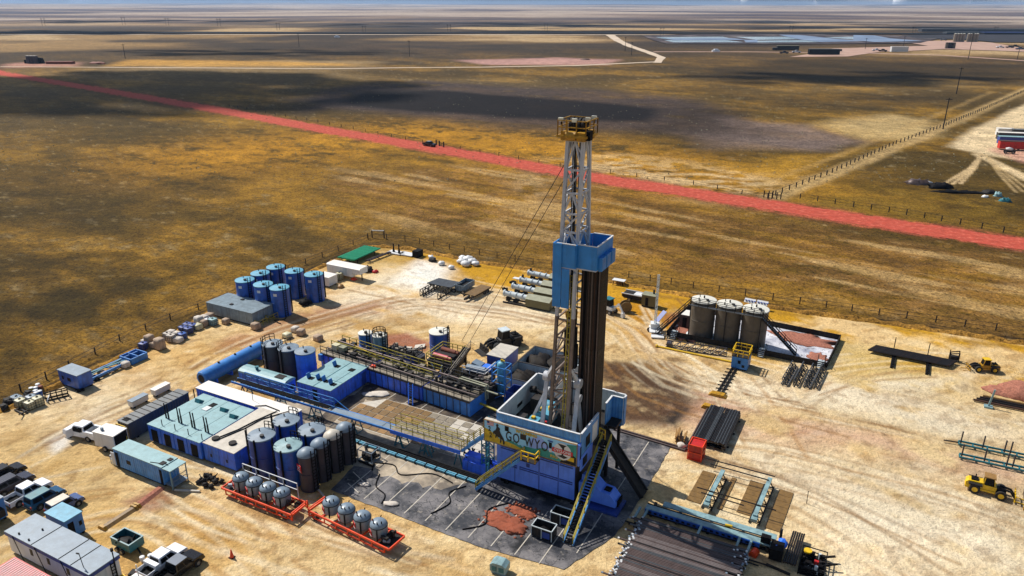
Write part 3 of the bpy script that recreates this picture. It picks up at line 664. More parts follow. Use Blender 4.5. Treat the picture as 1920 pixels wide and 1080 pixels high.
for (u, v) in ((5.1, 3.3), (6.5, 3.25), (7.35, 4.4), (7.4, 5.8)):
    b = MB(); b.box(u-.24, v-.12, 39.75, u+.24, v+.08, 40.08); l = b.build('floodlight', M['lamp'], rig)
    k = MB(); k.box(u-.05, v+.085, 39.4, u+.05, v+.16, 40.0); k.box(u-.2, v+.085, 39.8, u+.2, v+.2, 40.03); k.build('housing', M['black'], l)
# racking board: an open-topped blue box on the right, skirts round the mast
rbz0, rbz1 = 25.8, 28.2
def panel(name, a, c, z0, z1, m, th=.1):
    b = MB(); zz = (z0+z1)/2; b.bar((a[0], a[1], zz), (c[0], c[1], zz), th, z1-z0); return b.build(name, M[m], rb_o)
b = MB(); b.box(7.3, 3.0, 25.7, 9.3, 7.3, 25.82); b.box(5.0, 2.6, 25.7, 7.28, 3.0, 25.82); rb_o = b.build('racking_board', M['mast_white'], rig)
panel('wall', (7.35, 3.05), (9.25, 3.05), rbz0+.03, rbz1, 'board_blue'); pr = panel('wall', (9.3, 3.0), (9.3, 7.3), rbz0+.03, rbz1, 'board_blue'); panel('wall', (9.25, 7.3), (7.2, 7.3), rbz0+.03, rbz1, 'board_blue')
panel('wall', (7.3, 2.65), (7.3, 3.1), rbz0+.03, rbz1, 'board_blue'); panel('wall', (5.35, 2.62), (7.25, 2.62), 25.84, rbz1, 'board_blue')
panel('wall', (4.95, 2.6), (4.95, 5.6), 22.5, rbz1, 'board_blue'); panel('wall', (5.0, 2.5), (5.9, 2.5), 21.6, rbz1+.02, 'board_blue'); panel('wall', (5.95, 2.52), (6.75, 2.52), 21.6, 25.7, 'board_blue'); panel('wall', (5.0, 5.7), (7.2, 7.2), rbz0+.03, rbz1, 'board_blue')
b = MB()
for v0 in (3.4, 4.7, 6.0): b.box(9.37, v0, rbz0-.1, 9.75, v0+1.1, rbz0+1.25)
b.build('window_box', M['board_blue'], rb_o)
b = MB()
for v0 in (3.4, 4.7, 6.0): b.box(9.755, v0+.15, rbz0+.1, 9.77, v0+.95, rbz0+1.1)
b.build('window', M['sky_blue'], rb_o)
b = MB(); b.box(7.3, 2.96, 28.2, 9.38, 3.1, 28.28); b.box(9.24, 3.1, 28.2, 9.38, 7.36, 28.28); b.box(7.3, 7.22, 28.2, 9.24, 7.36, 28.28); b.box(5.3, 2.55, 28.2, 7.3, 2.68, 28.28); b.build('rim', M['white'], rb_o)
b = MB()
for v in np.arange(3.3, 7.2, .45): b.bar((7.3, float(v), 26.6), (9.0, float(v), 26.6), .12)
b.build('finger', M['black'], rb_o)
b = MB(); b.bar(leg(1, 21.5) + Vector((0,-.2,0)), leg(1, 25.3) + Vector((0,-.25,0)), .24); b.bar((7.3, 3.2, 25.1), leg(1, 23.0), .12); b.build('knee_brace', M['mast_white'], rb_o)
# raising frame on the floor, draw-works and other floor gear
for u in (4.3, 7.9):
    b = MB(); f0, pk, f1 = Vector((u+.4, 1.0, FZ)), Vector((u-.2, 3.6, 13.0)), Vector((u-.6, 7.3, FZ))
    b.bar(f0, pk, .42); b.bar(pk + Vector((0,0,-1.7)), Vector((u-2.2 if u < 6 else u, 4.4, FZ)), .34); b.cyl(pk + Vector((-.3,0,0)), pk + Vector((.3,0,0)), .55); b.cyl(pk + Vector((-.3,.1,-1.8)), pk + Vector((.3,.1,-1.8)), .45); b.bar(pk, leg(0 if u < 6 else 1, 15), .3)
    b.build('raising_leg', M['mast_white'], rig)
dw = MB(); dw.box(2.6, 4.0, FZ, 4.4, 5.8, 8.0); dw.box(2.2, 2.9, FZ, 3.4, 3.9, 7.6); dw.box(3.6, 3.0, FZ, 4.3, 3.8, 7.4); dw.cyl((2.5, 6.4, 7.6), (4.2, 6.4, 7.6), .7, n=14); d0 = dw.build('drawworks', M['cyan_top'], rig)
b = MB(); b.cyl((2.9, 4.6, 8.0), (2.9, 4.6, 8.35), .25); b.cyl((3.9, 5.2, 8.0), (3.9, 5.2, 8.4), .3); b.box(2.5, 3.1, 7.6, 2.9, 3.5, 7.85); b.box(4.6, 2.2, FZ, 5.0, 2.7, 7.7); b.build('guard', M['yellow'], d0)
for nm, q in (('tool_locker', (1.2,2.0,2.0,3.4,7.9)), ('driller_console', (3.4,1.2,4.0,2.0,7.8)), ('tong_box', (1.0,6.0,2.0,8.2,8.3)), ('parts_bin', (6.6,1.0,8.4,2.2,7.5)), ('setback_mat', (7.0,2.6,9.2,3.8,7.2))): b = MB(); b.box(q[0],q[1],FZ,q[2],q[3],q[4]); b.build(nm, M['grime'], rig)
b = MB(); b.cyl((5.9, 1.2, FZ), (5.9, 1.2, 8.0), .3); b.build('mouse_hole', M['grime'], rig)
b = MB(); b.box(4.4, 2.3, FZ, 4.7, 2.6, 8.2); b.box(2.1, 1.3, FZ, 2.5, 1.8, 7.5); b.build('floor_tool', M['red'], rig)
b = MB(); b.box(.3, .5, FZ, 5.2, 1.1, 6.95); b.build('floor_bench', M['white'], rig)
b = MB(); b.cyl((.9, 7.6, 8.6), (3.4, 7.2, 8.0), .18); b.cyl((.9, 7.6, 8.6), (.3, 7.6, 8.5), .4); b.build('hoist_winch', M['dark'], rig)
# stairways
def stairway(a, c, w, side, railm, strm='wind_blue'):
    a, c = Vector(a), Vector(c); sd_ = Vector(side)*w; b = MB()
    b.bar(a, c, .12, .3); b.bar(a + sd_, c + sd_, .12, .3); st = b.build('stairway', M[strm], rig)
    n = int((c - a).length/.33); b = MB()
    for k in range(n):
        p = a.lerp(c, (k+.5)/n); b.bar(p, p + sd_, .26, .05)
    b.build('tread', M['black'], st)
    for q in (Vector(), sd_):
        b = MB(); b.rail([a + q, c + q], 1.0, 1.6, .09, (.55,)); b.build('handrail', M[railm], st)
    return st
stairway((10.25, -5.2, .1), (10.25, 4.6, 6.4), 1.0, (1, 0, 0), 'rail_yellow')
stairway((-1.7, -1.9, .2), (3.6, -1.5, 5.5), 1.0, (0, .85, 0), 'rail_yellow')
b = MB(); b.box(3.6, -1.75, 5.5, 5.4, -.6, 5.58); ld = b.build('landing', M['dark'], rig)
b = MB(); b.rail([(3.75, -1.7, 5.58), (5.35, -1.7, 5.58), (5.35, -.65, 5.58)], 1.1, .8, .1, (.5,)); b.build('handrail', M['yellow'], ld)
b = MB(); b.box(9.75, 3.2, 6.4, 10.6, 5.0, 6.5); ld = b.build('landing', M['dark'], rig)
b = MB(); b.rail([(10.55, 4.6, 6.5), (9.8, 4.9, 6.5)], 1.1, .8, .09, (.5,)); b.build('handrail', M['yellow'], ld)
b = MB(); b.bar((-.6, -2.4, .15), (5.4, -3.6, .15), .14, .16); b.bar((-.6, -1.7, .15), (5.4, -2.9, .15), .14, .16)
# pipe slide on the right
b = MB(); A_, B_ = Vector((9.75, 5.9, 6.7)), Vector((15.0, 5.5, .35))
for q, hgt_ in ((-.75, .5), (.75, .5)): b.bar(A_ + Vector((0, q, .1)), B_ + Vector((0, q, .1)), .16, hgt_)
b.bar(A_, B_, 1.4, .12); b.build('pipe_slide', M['dark'], rig)
# hydraulic clamp skid by the foot of the stairs
b = MB(); b.profy([(1.4,.3),(4.2,.3),(4.2,1.0),(2.6,3.4),(1.6,3.6),(1.4,2.6)], 9.3, 10.2); b.prof([(10.2,.5),(13.1,.5),(13.2,1.0),(12.4,1.9),(11.4,2.0),(10.2,3.1)], 1.7, 3.4); b.box(9.2, 1.0, .2, 9.6, 1.5, 3.0); pod = b.build('clamp_unit', M['rig_blue'], rig)
b = MB(); b.box(11.6, 2.2, 1.95, 12.3, 2.9, 2.08); b.box(13.2, 1.9, .6, 13.35, 3.2, 1.3); b.build('hatch', M['black'], pod)
b = MB(); b.box(9.8, .9, 0, 13.6, 3.8, .28); b.build('clamp_skid', M['navy'], rig)
# guy lines
for (u, v), dz in (((866, 640), 0), ((882, 640), 1.5)):
    b = MB(); e = at(u, v); e = LW(e[0], e[1]); b.bar((5.3, 4.6, 36 - dz), (e[0]-RU, e[1]-RV, .1), .05); b.build('guy_line', M['dark'], rig)
# drill pipe racked on the floor, leaning against the board
b = MB(); b.cyl((0,0,0), (0,0,19.6), .062, n=7)
for z in (9.6, 19.3): b.cyl((0,0,z-.35), (0,0,z+.25), .085, n=7)
st0 = b.build('drill_pipe_stand', [M['pipe_dark']])
stm = [st0.data]
for k in ('pipe_rust', 'pipe_brown', 'black', 'pipe_pale'):
    m2 = st0.data.copy(); m2.materials[0] = M[k]; stm.append(m2)
first = True; rn = random.Random(3); cols_ = [0,2,3,4,0,2,0,4,2,1,2,1,4,0]
for i in range(14):
    for j in range(10):
        o = st0 if first else st0.copy()
        if not first: col.objects.link(o)
        first = False
        o.data = stm[cols_[i] if rn.random() < .85 else rn.randrange(5)]
        place(o, RU + 7.36 + i*.155, RV + 4.35 + j*.205, FZ + rn.uniform(0, .12)); o.rotation_euler.x = rn.uniform(-.002, .002)
        tag(o, 'dark drill pipe stand upright among the racked pipe under the blue racking board', 'drill pipe', 'drill pipe racked in the mast')
# ------------------------------------------------------------------ builders used over the site
def tank(name, label, U, V, r, h, side, top, group=None, lid='flat', ladder=0, catw=False, sign=None, hoops=True, cat='storage tank', gauge=True):
    t = T(name, label, cat, U, V, 0, 0, group)
    b = MB(); b.lathe([(r, 0), (r, h)], 28); b.build('shell', M[side], t)
    b = MB()
    if lid == 'dome': b.lathe([(r+.05, h-.02), (r+.05, h+.05), (r*.93, h+.28), (r*.6, h+.55), (r*.25, h+.68), (.01, h+.7)], 28)
    else: b.lathe([(r+.06, h-.06), (r+.06, h+.06), (r*.98, h+.07), (.01, h+.3)], 28)
    l = b.build('roof', M[top], t)
    b = MB(); b.cyl((r*.35, -r*.3, h+.1), (r*.35, -r*.3, h+.42), .24, n=10); b.build('hatch', M['grime'], l); b = MB(); b.cyl((-r*.4, r*.2, h+.1), (-r*.4, r*.2, h+.55), .07, n=6); b.build('vent', M['grime'], l)
    if hoops:
        for z in (.1, h*.5, h-.12): b = MB(); b.lathe([(r+.012, z-.05), (r+.045, z-.05), (r+.045, z+.05), (r+.012, z+.05)], 28); b.build('hoop', M[side], t)
    if ladder is not None:
        a = R(ladder); c, s = math.cos(a), math.sin(a); b = MB()
        for q in (-.25, .25): b.bar(((r+.15)*c - q*s, (r+.15)*s + q*c, .1), ((r+.15)*c - q*s, (r+.15)*s + q*c, h+.9), .09)
        for z in np.arange(.4, h+.6, .4): b.bar(((r+.15)*c + .25*s, (r+.15)*s - .25*c, float(z)), ((r+.15)*c - .25*s, (r+.15)*s + .25*c, float(z)), .06)
        b.build('ladder', M['black'], t)
    if gauge:
        a = R((ladder or 0) + 70); b = MB(); b.bar(((r+.12)*math.cos(a), (r+.12)*math.sin(a), .2), ((r+.12)*math.cos(a), (r+.12)*math.sin(a), h+.25), .16); b.build('fill_pipe', M['black'], t)
    if catw:
        b = MB(); pts = [((r*.95)*math.cos(R(q)), (r*.95)*math.sin(R(q)), h+.05) for q in range(*catw)]; b.rail(pts, .9, .9, .07); b.build('railing', M['black'], t)
    if sign:
        a, z, wv, hv, m1 = sign; c, s = math.cos(R(a)), math.sin(R(a)); n = Vector((c, s, 0)); tt = Vector((-s, c, 0)); b = MB()
        p = n*(r+.05) + Vector((0, 0, z)); b.bar(p - tt*wv/2, p + tt*wv/2, .05, hv); sg = b.build('sign_plate', M[m1], t)
        if m1 == 'ink_red':
            b = MB(); p = n*(r+.085) + Vector((0, 0, z+hv*.1)); b.bar(p - tt*wv*.25 + Vector((0,0,-hv*.22)), p + tt*wv*.25 + Vector((0,0,hv*.22)), .02, .1); p = p + n*.012; b.bar(p - tt*wv*.25 + Vector((0,0,hv*.22)), p + tt*wv*.25 + Vector((0,0,-hv*.22)), .02, .1)
            p = n*(r+.085) + Vector((0, 0, z-hv*.38)); b.bar(p - tt*wv*.4, p + tt*wv*.4, .02, .08); b.build('cross_mark', M['ink_white'], sg)
    return t
def box_unit(name, label, U, V, L_, D, h, side, top, cat='container', group=None, z0=.25, rot=0, over=.06, rib_roof=0, doors=(), roofitems=None, skid=True, windows=()):
    t = T(name, label, cat, U, V, 0, rot, group)
    b = MB(); b.box(0, 0, z0, L_, D, h); b.build('wall', M[side], t)
    b = MB(); b.box(-over, -over, h, L_+over, D+over, h+.09); rf = b.build('roof', M[top], t)
    if rib_roof:
        b = MB(); n = int(L_/rib_roof) if L_ > D else int(D/rib_roof)
        for k in range(1, n):
            if L_ > D: b.box(k*L_/n-.04, 0, h+.09, k*L_/n+.04, D, h+.13)
            else: b.box(0, k*D/n-.04, h+.09, L_, k*D/n+.04, h+.13)
        b.build('roof_rib', M['dark'], rf)
    if skid:
        b = MB()
        for k in (.12, .88): b.box(.05, D*k-.12, 0, L_-.05, D*k+.12, z0-.002)
        b.build('skid', M['black'], t)
    for i, (x0, x1, z1) in enumerate(doors):
        b = MB(); b.box(x0, -.03, z0+.05, x1, -.002, z1); b.build('doorway', M['black'], t)
    for (x0, x1, za, zb) in windows:
        b = MB(); b.box(x0, -.03, za, x1, -.002, zb); b.build('window', M['glass'], t)
    return t, rf
def wheel(parent, x, y, r, w, name='wheel', rim='rim'):
    b = MB(); b.cyl((x, y-w/2, r), (x, y+w/2, r), r, n=16); o = b.build(name, M['rubber'], parent)
    b = MB(); b.cyl((x, y-w/2-.012, r), (x, y+w/2+.012, r), r*.55, n=12); b.build('rim', M[rim], o); return o
def vehicle(name, label, cat, U, V, rot, paintk, kind='pickup', L_=5.5, roofk=None, rack=False, group=None, extra=None, s=1.0):
    t = T(name, label, cat, U, V, 0, rot, group); t.scale = (s, min(1, s*1.06), min(1, s*1.1)); w = .96; h1 = 1.02; hc = 1.82; f = L_/2
    bd = MB()
    if kind == 'pickup':
        bd.prof([(-f,.45),(f-.15,.42),(f,.6),(f-.03,.98),(f-.2,1.08),(f-1.35,1.16),(-.95,1.12),(-.95,.62),(-f,.62)], -w, w)
        for s in (-1, 1): bd.box(-f, s*w, .62, -.95, s*(w-.1), 1.14)
        bd.box(-f, -w, .62, -f+.08, w, 1.12)
        cx0, cx1, cx2, cx3 = -1.0, -.85, .75, 1.45
    else:
        bd.prof([(-f,.4),(f-.15,.4),(f,.6),(f-.05,.92),(f-.25,1.02),(f-1.35,1.1),(-f+.02,1.12)], -w, w)
        cx0, cx1, cx2, cx3 = -f+.05, -f+.3, .55, 1.2
    bo = bd.build('body', M[paintk], t); bv = bo.modifiers.new('bevel', 'BEVEL'); bv.width = .07; bv.segments = 2
    for s_ in (-1, 1):
        a_ = MB(); a_.box(.95, s_*(w-.02), 1.12, 1.2, s_*(w+.18), 1.3); a_.build('mirror', M['black'], t)
        for x_ in (f-.95, -f+1.05): a_ = MB(); a_.cyl((x_, s_*(w-.05), .42), (x_, s_*(w+.006), .42), .5, n=18); a_.build('wheel_arch', M['black'], t)
    c = MB(); y0, y1 = w-.03, w-.2
    vs = [(cx0,-y0,1.1),(cx3,-y0,1.1),(cx3,y0,1.1),(cx0,y0,1.1),(cx1,-y1,hc),(cx2,-y1,hc),(cx2,y1,hc),(cx1,y1,hc)]
    c.add(vs, [(4,5,6,7),(0,1,5,4),(1,2,6,5),(2,3,7,6),(3,0,4,7)]); cab = c.build('cab', M[paintk], t)
    def lerpq(q, s0, s1, t0, t1, out):
        A_, B_, C_, D_ = [Vector(vs[i]) for i in q]
        f_ = lambda s, t_: A_.lerp(B_, s).lerp(D_.lerp(C_, s), t_) + Vector(out)*.012
        return [f_(s0, t0), f_(s1, t0), f_(s1, t1), f_(s0, t1)]
    for q, out, s0, s1 in (((0,1,5,4), (0,-1,.2), .08, .48), ((0,1,5,4), (0,-1,.2), .52, .9), ((2,3,7,6), (0,1,.2), .1, .48), ((2,3,7,6), (0,1,.2), .52, .92)):
        g = MB(); g.add(lerpq(q, s0, s1, .12, .85, out), [(0,1,2,3)]); g.build('window', M['glass'], cab)
    g = MB(); g.add(lerpq((1,2,6,5), .06, .94, .08, .92, (1,0,.3)), [(0,1,2,3)]); g.build('windscreen', M['glass'], cab)
    g = MB(); g.add(lerpq((3,0,4,7), .08, .92, .2, .9, (-1,0,.1)), [(0,1,2,3)]); g.build('rear_window', M['glass'], cab)
    rf = MB(); rf.box(cx1+.02, -y1+.03, hc, cx2-.02, y1-.03, hc+.05); rf.build('roof_panel', M[roofk or paintk], cab)
    for x in (f-.95, -f+1.05):
        for y in (-w+.08, w-.08): wheel(t, x, y, .4, .26)
    for s in (-1, 1):
        g = MB(); g.box(f-.14, s*.55, .72, f+.02, s*.88, .9); g.build('headlight', M['rim'], t)
        g = MB(); g.box(-f-.02, s*.72, .72, -f+.05, s*.92, 1.0); g.build('tail_light', M['red'], t)
    g = MB(); g.box(f-.08, -w+.05, .42, f+.1, w-.05, .64); g.box(-f-.12, -w+.05, .42, -f-.001, w-.05, .6); g.build('bumper', M['dark'], t)
    if kind == 'pickup':
        g = MB(); g.box(-f+.09, -w+.11, .621, -.96, w-.11, .66)
        if extra == 'box': g.box(-1.6, -.2, .66, -1.1, .3, .95)
        g.build('bed_liner', M['black'], t)
    if rack:
        g = MB(); g.box(-1.6, -w, 1.15, -1.05, w, 1.5); g.build('tool_box', M['car_white'] if paintk == 'car_white' else M['black'], t)
    if extra == 'cap':
        g = MB(); g.prof([(-f+.02,1.14),(-1.0,1.14),(-1.0,1.8),(-f+.25,1.8)], -w+.04, w-.04); g.build('bed_cap', M[paintk], t)
    return t
# ------------------------------------------------------------------ tanks on the left
btl = ['blue round tank nearest the grey containers, at the left end of the front row', 'blue round tank half hidden in the middle of the left row of tanks', 'blue round tank at the far left corner of the tank group', 'blue round tank in the middle of the front row, behind the grey containers', 'blue round tank at the right end of the front row with shadow on red soil', 'blue round tank in the back row, second from the white box trailer', 'blue round tank at the right of the back row, next to the white box trailer']
for l, (u, v) in zip(btl, ((-97.3,86.4),(-97.5,90.2),(-97.5,94.0),(-92.9,86.3),(-89.3,86.4),(-93.0,93.9),(-88.7,94.2))):
    tank('storage_tank', l, u, v, 1.6, 4.9, 'tank_blue', 'cyan_top', 'blue tanks in the corner of the site', ladder=-20, sign=(-75, 4.1, .6, .45, 'ink_white'), gauge=True)
for (u, v), st, l in zip(((-74.9,69.9),(-71.9,69.9),(-69.1,70.2)), ('silo_dark','silo_dark','blue_plain'), ('dark round tank at the left end of the three behind the rounded blue cabin', 'dark round tank in the middle of the three behind the rounded blue cabin', 'plain blue round tank beside the turquoise roofed cabin')):
    tank('storage_tank', l, u, v, 1.4, 4.5, st, 'grey_roof', 'three tall tanks by the blue cabins', ladder=200 if st == 'silo_dark' else None, catw=(120, 250, 30) if st == 'silo_dark' else False, gauge=st == 'silo_dark')
for (u, v), l in zip(((-58.3,51.2),(-58.1,54.9),(-54.2,51.0),(-54.1,54.7)), ('big blue mud silo with cloudy grey top at the left of the silo cluster', 'big blue mud silo at the back left, beside the tan roof', 'big blue mud silo with turquoise top at the front of the cluster', 'big blue mud silo at the back, behind the dark silos')):
    tank('mud_silo', l, u, v, 1.5, 4.6, 'navy' if u < -58.2 else 'tank_blue', 'grey_roof' if v > 51.1 or u < -58 else 'steel_cyan', 'silos by the rig', ladder=215, catw=(60, 130, 20), cat='silo')
for (u, v), l in zip(((-51.5,50.9),(-51.5,53.0),(-51.4,55.0),(-51.2,56.9)), ('narrow dark silo with red sign plate, nearest the orange trailers', 'narrow dark silo with grey dome, second from the red sign', 'narrow dark silo with pale dusty dome, third from the red sign', 'narrow dark silo with dark dome, nearest the pump skid')):
    tank('narrow_silo', l, u, v, .97, 4.4, 'silo_dark', 'tan_roof' if 54.9 < v < 56 else 'grey_roof', 'dark silos in a row', lid='dome', ladder=-10, sign=(250, 3.0, .85, .85, 'ink_red') if v < 51 else None, cat='silo')
# ------------------------------------------------------------------ containers and cabins
for i, (v, l) in enumerate(((80.3, 'long grey shipping container nearest the sacks, front of the pair'), (82.75, 'long grey shipping container at the back of the pair, next to the blue tanks'))):
    t, rf = box_unit('shipping_container', l, -100.4, v, 10.6, 2.38, 2.25, 'container_grey', 'container_roof', group='grey containers by the blue tanks', rib_roof=0)
    b = MB(); [b.box(0, .2+.33*k_, 2.34, 10.6, .26+.33*k_, 2.37) for k_ in range(7)]; b.build('roof_rib', M['container_roof'], rf)
    b = MB(); b.box(4.5, .9, 2.34, 5.0, 1.4, 2.5); b.build('vent', M['dark'], rf)
    b = MB(); b.rail([(10.7, .2, 0), (11.6, .2, 0), (11.6, 2.1, 0)], 1.0, .9, .08); b.build('end_rail', M['rail_yellow'], t)
t, rf = box_unit('site_hut', 'small dark blue hut standing alone at the left edge of the site', -98.6, 53.0, 4.2, 2.1, 2.3, 'tank_blue', 'grey_roof', 'hut', windows=((1.9, 2.6, 1.1, 1.6), (.7, 1.1, 1.1, 1.6)))
# dark container with ribbed roof
t, rf = box_unit('shipping_container', 'long dark container with stairs at its end beside the white pickup', -79.0, 47.9, 1.9, 8.9, 2.4, 'container_dark', 'dark_roof', rib_roof=.8)
b = MB(); b.rail([(.1, -.3, 1.2), (1.8, -.3, 1.2)], 1.0, .8, .09); b.rail([(1.8, -.3, 1.2), (3.1, -1.2, .1)], .9, 1.2, .09); b.box(.1, -.9, 1.1, 1.8, -.1, 1.2); b.build('stair', M['yellow'], t)
b = MB(); b.box(.4, .3, 2.49, 1.3, 1.0, 2.53); b.build('roof_hatch', M['black'], rf)
b = MB(); b.box(1.2, -.02, 1.3, 1.5, -.003, 2.0); b.build('notice', M['white'], t)
# four generator houses
gl = ['left generator house of the four, turquoise roof, beside the dark container', 'second generator house from the left, with the white hatch open', 'third generator house from the left, turquoise hatch lid near middle', 'right generator house of the four, next to the tan roofed cabin']
for i in range(4):
    t, rf = box_unit('generator_house', gl[i], -75.0 + i*2.26, 49.0, 2.12, 8.4, 2.42, 'blue', 'cyan_roof', 'generator house', 'generator houses in a row', over=.04, doors=((.5, 1.6, 1.95),))
    b = MB(); x = .9; 
    for dx in (0, .45):
        b.bar((x+dx, 2.0, 2.5), (x+dx, 2.0, 3.5), .14); b.bar((x+dx, 2.0, 3.5), (x-.45+dx, 2.3, 4.3), .14)
    b.build('exhaust_pipe', M['dark'], t)
    b = MB(); y = (6.3, 5.4, 6.2, 5.6)[i]; b.profy([(y, 2.5), (y+.85, 2.5), (y+.2, 3.0)] if i != 1 else [(y, 2.5), (y+.9, 2.5), (y+.9, 2.6), (y, 2.6)], .8, 1.65); b.build('hatch_lid', M['teal' if i != 1 else 'white'], rf)
    if i == 1:
        b = MB(); b.box(.8, 6.4, 2.51, 1.6, 7.3, 2.55); b.build('hatch_opening', M['black'], rf)
    b = MB(); b.bar((1.9, .6, 2.5), (1.9, .6, 3.3), .07); b.build('lamp_post', M['dark'], rf)
for i, l in enumerate(('long blue power house with dusty tan roof beside the generator houses', 'long blue power house with tan roof, nearest the silos')):
    t, rf = box_unit('power_house', l, -65.8 + i*2.5, 49.2, 2.46, 9.0, 2.45, 'royal_blue' if i else 'blue', 'tan_roof', 'cabin', 'tan roofed power houses', over=.03, windows=((1.0, 1.25, .9, 1.3),))
    b = MB(); b.cyl((.8, 1.2+i*.2, 2.5), (.8, 1.2+i*.2, 2.75), .45, n=14); b.build('roof_fan', M['dark'], rf)
t, rf = box_unit('control_house', 'long white roofed blue container across the back of the generator houses', -77.2, 58.1, 16.3, 2.1, 2.42, 'blue', 'white_roof', 'container')
b = MB(); b.bar((.1, -.5, 0), (.1, -.5, 2.5), .1); b.bar((9.2, 1.0, 2.5), (9.2, 1.0, 4.2), .05); b.build('mast_pole', M['dark'], t)
# cables thrown over the roofs
for pts in (((-65, 50.5, 2.6), (-64.2, 53, 2.62), (-63.9, 55.5, 2.6), (-63.2, 58.4, 2.62)), ((-64.6, 50.4, 2.6), (-63.7, 53.6, 2.6), (-63.5, 56, 2.62), (-61.9, 59, 2.62)), ((-66.5, 58.0, 2.62), (-65.5, 58.8, 2.6), (-63, 58.6, 2.6))):
    b = MB()
    for a, c in zip(pts, pts[1:]): b.bar(a, c, .09)
    solo('power_cable', 'black cable lying across the tan roof of the power houses', 'cable', b, M['black'], 0, 0, group='cables on the roofs')
t, rf = box_unit('crew_cabin', 'long blue crew cabin with turquoise roof and open porch by the white pickup', -73.9, 43.6, 8.1, 2.05, 2.45, 'wind_blue', 'cyan_roof', 'cabin', windows=((2.1, 2.75, 1.1, 1.6),), doors=((.2, .75, 2.1), (7.6, 8.0, 2.1)))
b = MB(); b.box(8.1, -.05, 2.36, 9.5, 2.1, 2.45); b.bar((9.4, 0, 0), (9.4, 0, 2.36), .1); b.bar((9.4, 2.0, 0), (9.4, 2.0, 2.36), .1); b.build('porch_canopy', M['cyan_roof'], t)
b = MB(); b.box(8.12, .1, .3, 9.5, 2.0, .42); b.rail([(9.45, .1, .42), (9.45, 2.0, .42)], 1.0, 1, .06); b.build('porch_deck', M['grey_roof'], t)
b = MB(); b.box(7.3, .3, 2.55, 7.9, .9, 2.62); b.box(7.5, 1.2, 2.55, 8.0, 1.7, 2.62); b.bar((6.2, .1, 2.56), (8.3, .7, 2.56), .07); b.build('roof_vent', M['dark'], rf)
b = MB(); b.rail([(-.1, .2, .0), (-1.2, .2, 0), (-1.2, 1.5, 0)], 1.1, .8, .07); b.box(-.9, .15, .1, -.1, .2, 1.7); b.build('step_rail', M['white'], t)
# lower left accommodation
t, rf = box_unit('office_trailer', 'long office trailer with grey roof, blue trim and stay cables at the lower left', -70.0, 29.5, 12.4, 2.8, 2.5, 'white', 'grey_roof', 'trailer', over=.12, windows=((3.4, 3.8, 1.1, 1.8), (6.0, 6.4, 1.1, 1.8), (8.9, 9.3, 1.1, 1.8)))
b = MB(); b.box(-.13, -.13, 2.15, 12.53, -.09, 2.49); b.box(12.49, -.09, 2.15, 12.53, 2.9, 2.49); b.build('fascia', M['navy'], t)
b = MB()
for k in (.33, .66, .8): b.bar((12.4*k, -.1, 2.61), (12.4*k, 2.9, 2.61), .05)
b.build('roof_seam', M['dark'], rf)
for x in (1.2, 4.6, 8.5):
    b = MB(); b.bar((x, -.14, 2.5), (x+1.9, -.5, .1), .06); b.build('stay_cable', M['black'], t)
for (x, y) in ((1.6, .3), (3.3, .2), (3.0, 1.7)):
    b = MB(); b.cyl((x, y, 2.59), (x, y, 2.75), .09, n=8); b.build('roof_vent', M['dark'], rf)
b = MB(); b.bar((11.2, .3, 2.6), (11.0, .3, 4.0), .05); b.bar((11.0, .3, 4.0), (10.6, .3, 3.9), .1); b.build('aerial', M['dark'], rf)
b = MB(); b.bar((12.55, 2.3, .2), (12.55, 2.3, 3.6), .08); b.cyl((12.55, 2.3, 3.4), (12.55, 2.3, 3.7), .14, n=8); b.build('lamp_post', M['dark'], t)
b = MB(); b.box(12.405, .6, .3, 12.43, 1.5, 2.1); b.build('door', M['lining'], t)
b = MB(); b.bar((12.6, 1.9, .1), (12.5, 1.9, 2.4), .07); b.bar((12.6, 2.25, .1), (12.5, 2.25, 2.4), .07)
for z in np.arange(.4, 2.3, .35): b.bar((12.57, 1.9, float(z)), (12.57, 2.25, float(z)), .06)
b.build('ladder', M['black'], t)
t, rf = box_unit('storage_shed', 'small turquoise shed standing between the parked cars and the office trailer', -69.6, 33.0, 3.1, 1.8, 2.4, 'sky_blue', 'cyan_top', 'shed')
b = MB(); b.box(3.1, .2, .3, 3.13, .8, 2.0); b.build('doorway', M['black'], t); b = MB(); b.box(3.1, 1.3, 1.1, 3.13, 1.6, 1.6); b.build('window', M['glass'], t)
t, rf = box_unit('shipping_container', 'pale blue container cut off by the left edge, with an air conditioner on its end', -82.5, 30.0, 6.8, 2.5, 2.5, 'sky_blue', 'grey_roof', windows=())
b = MB(); b.box(6.8, .3, .9, 7.6, 2.0, 1.7); b.build('air_conditioner', M['dark'], t)
t, rf = box_unit('shipping_container', 'container with faded red and white corrugated roof at the bottom left corner', -65.6, 25.0, 6.5, 2.7, 2.5, 'blue', 'red')
b = MB()
for k in range(22): b.box(.2 + k*.29, .05, 2.59, .26 + k*.29, 2.65, 2.63)
b.build('roof_rib', M['white'], rf)
t, rf = box_unit('cabin', 'pale roofed box just behind the black pickup bed at the bottom edge', -54.9, 31.0, 2.2, 1.0, 1.7, 'white', 'white_roof', 'utility box')
b = MB(); b.bar((.5, .9, 1.7), (.45, .9, 3.0), .08); b.build('post', M['white'], t)
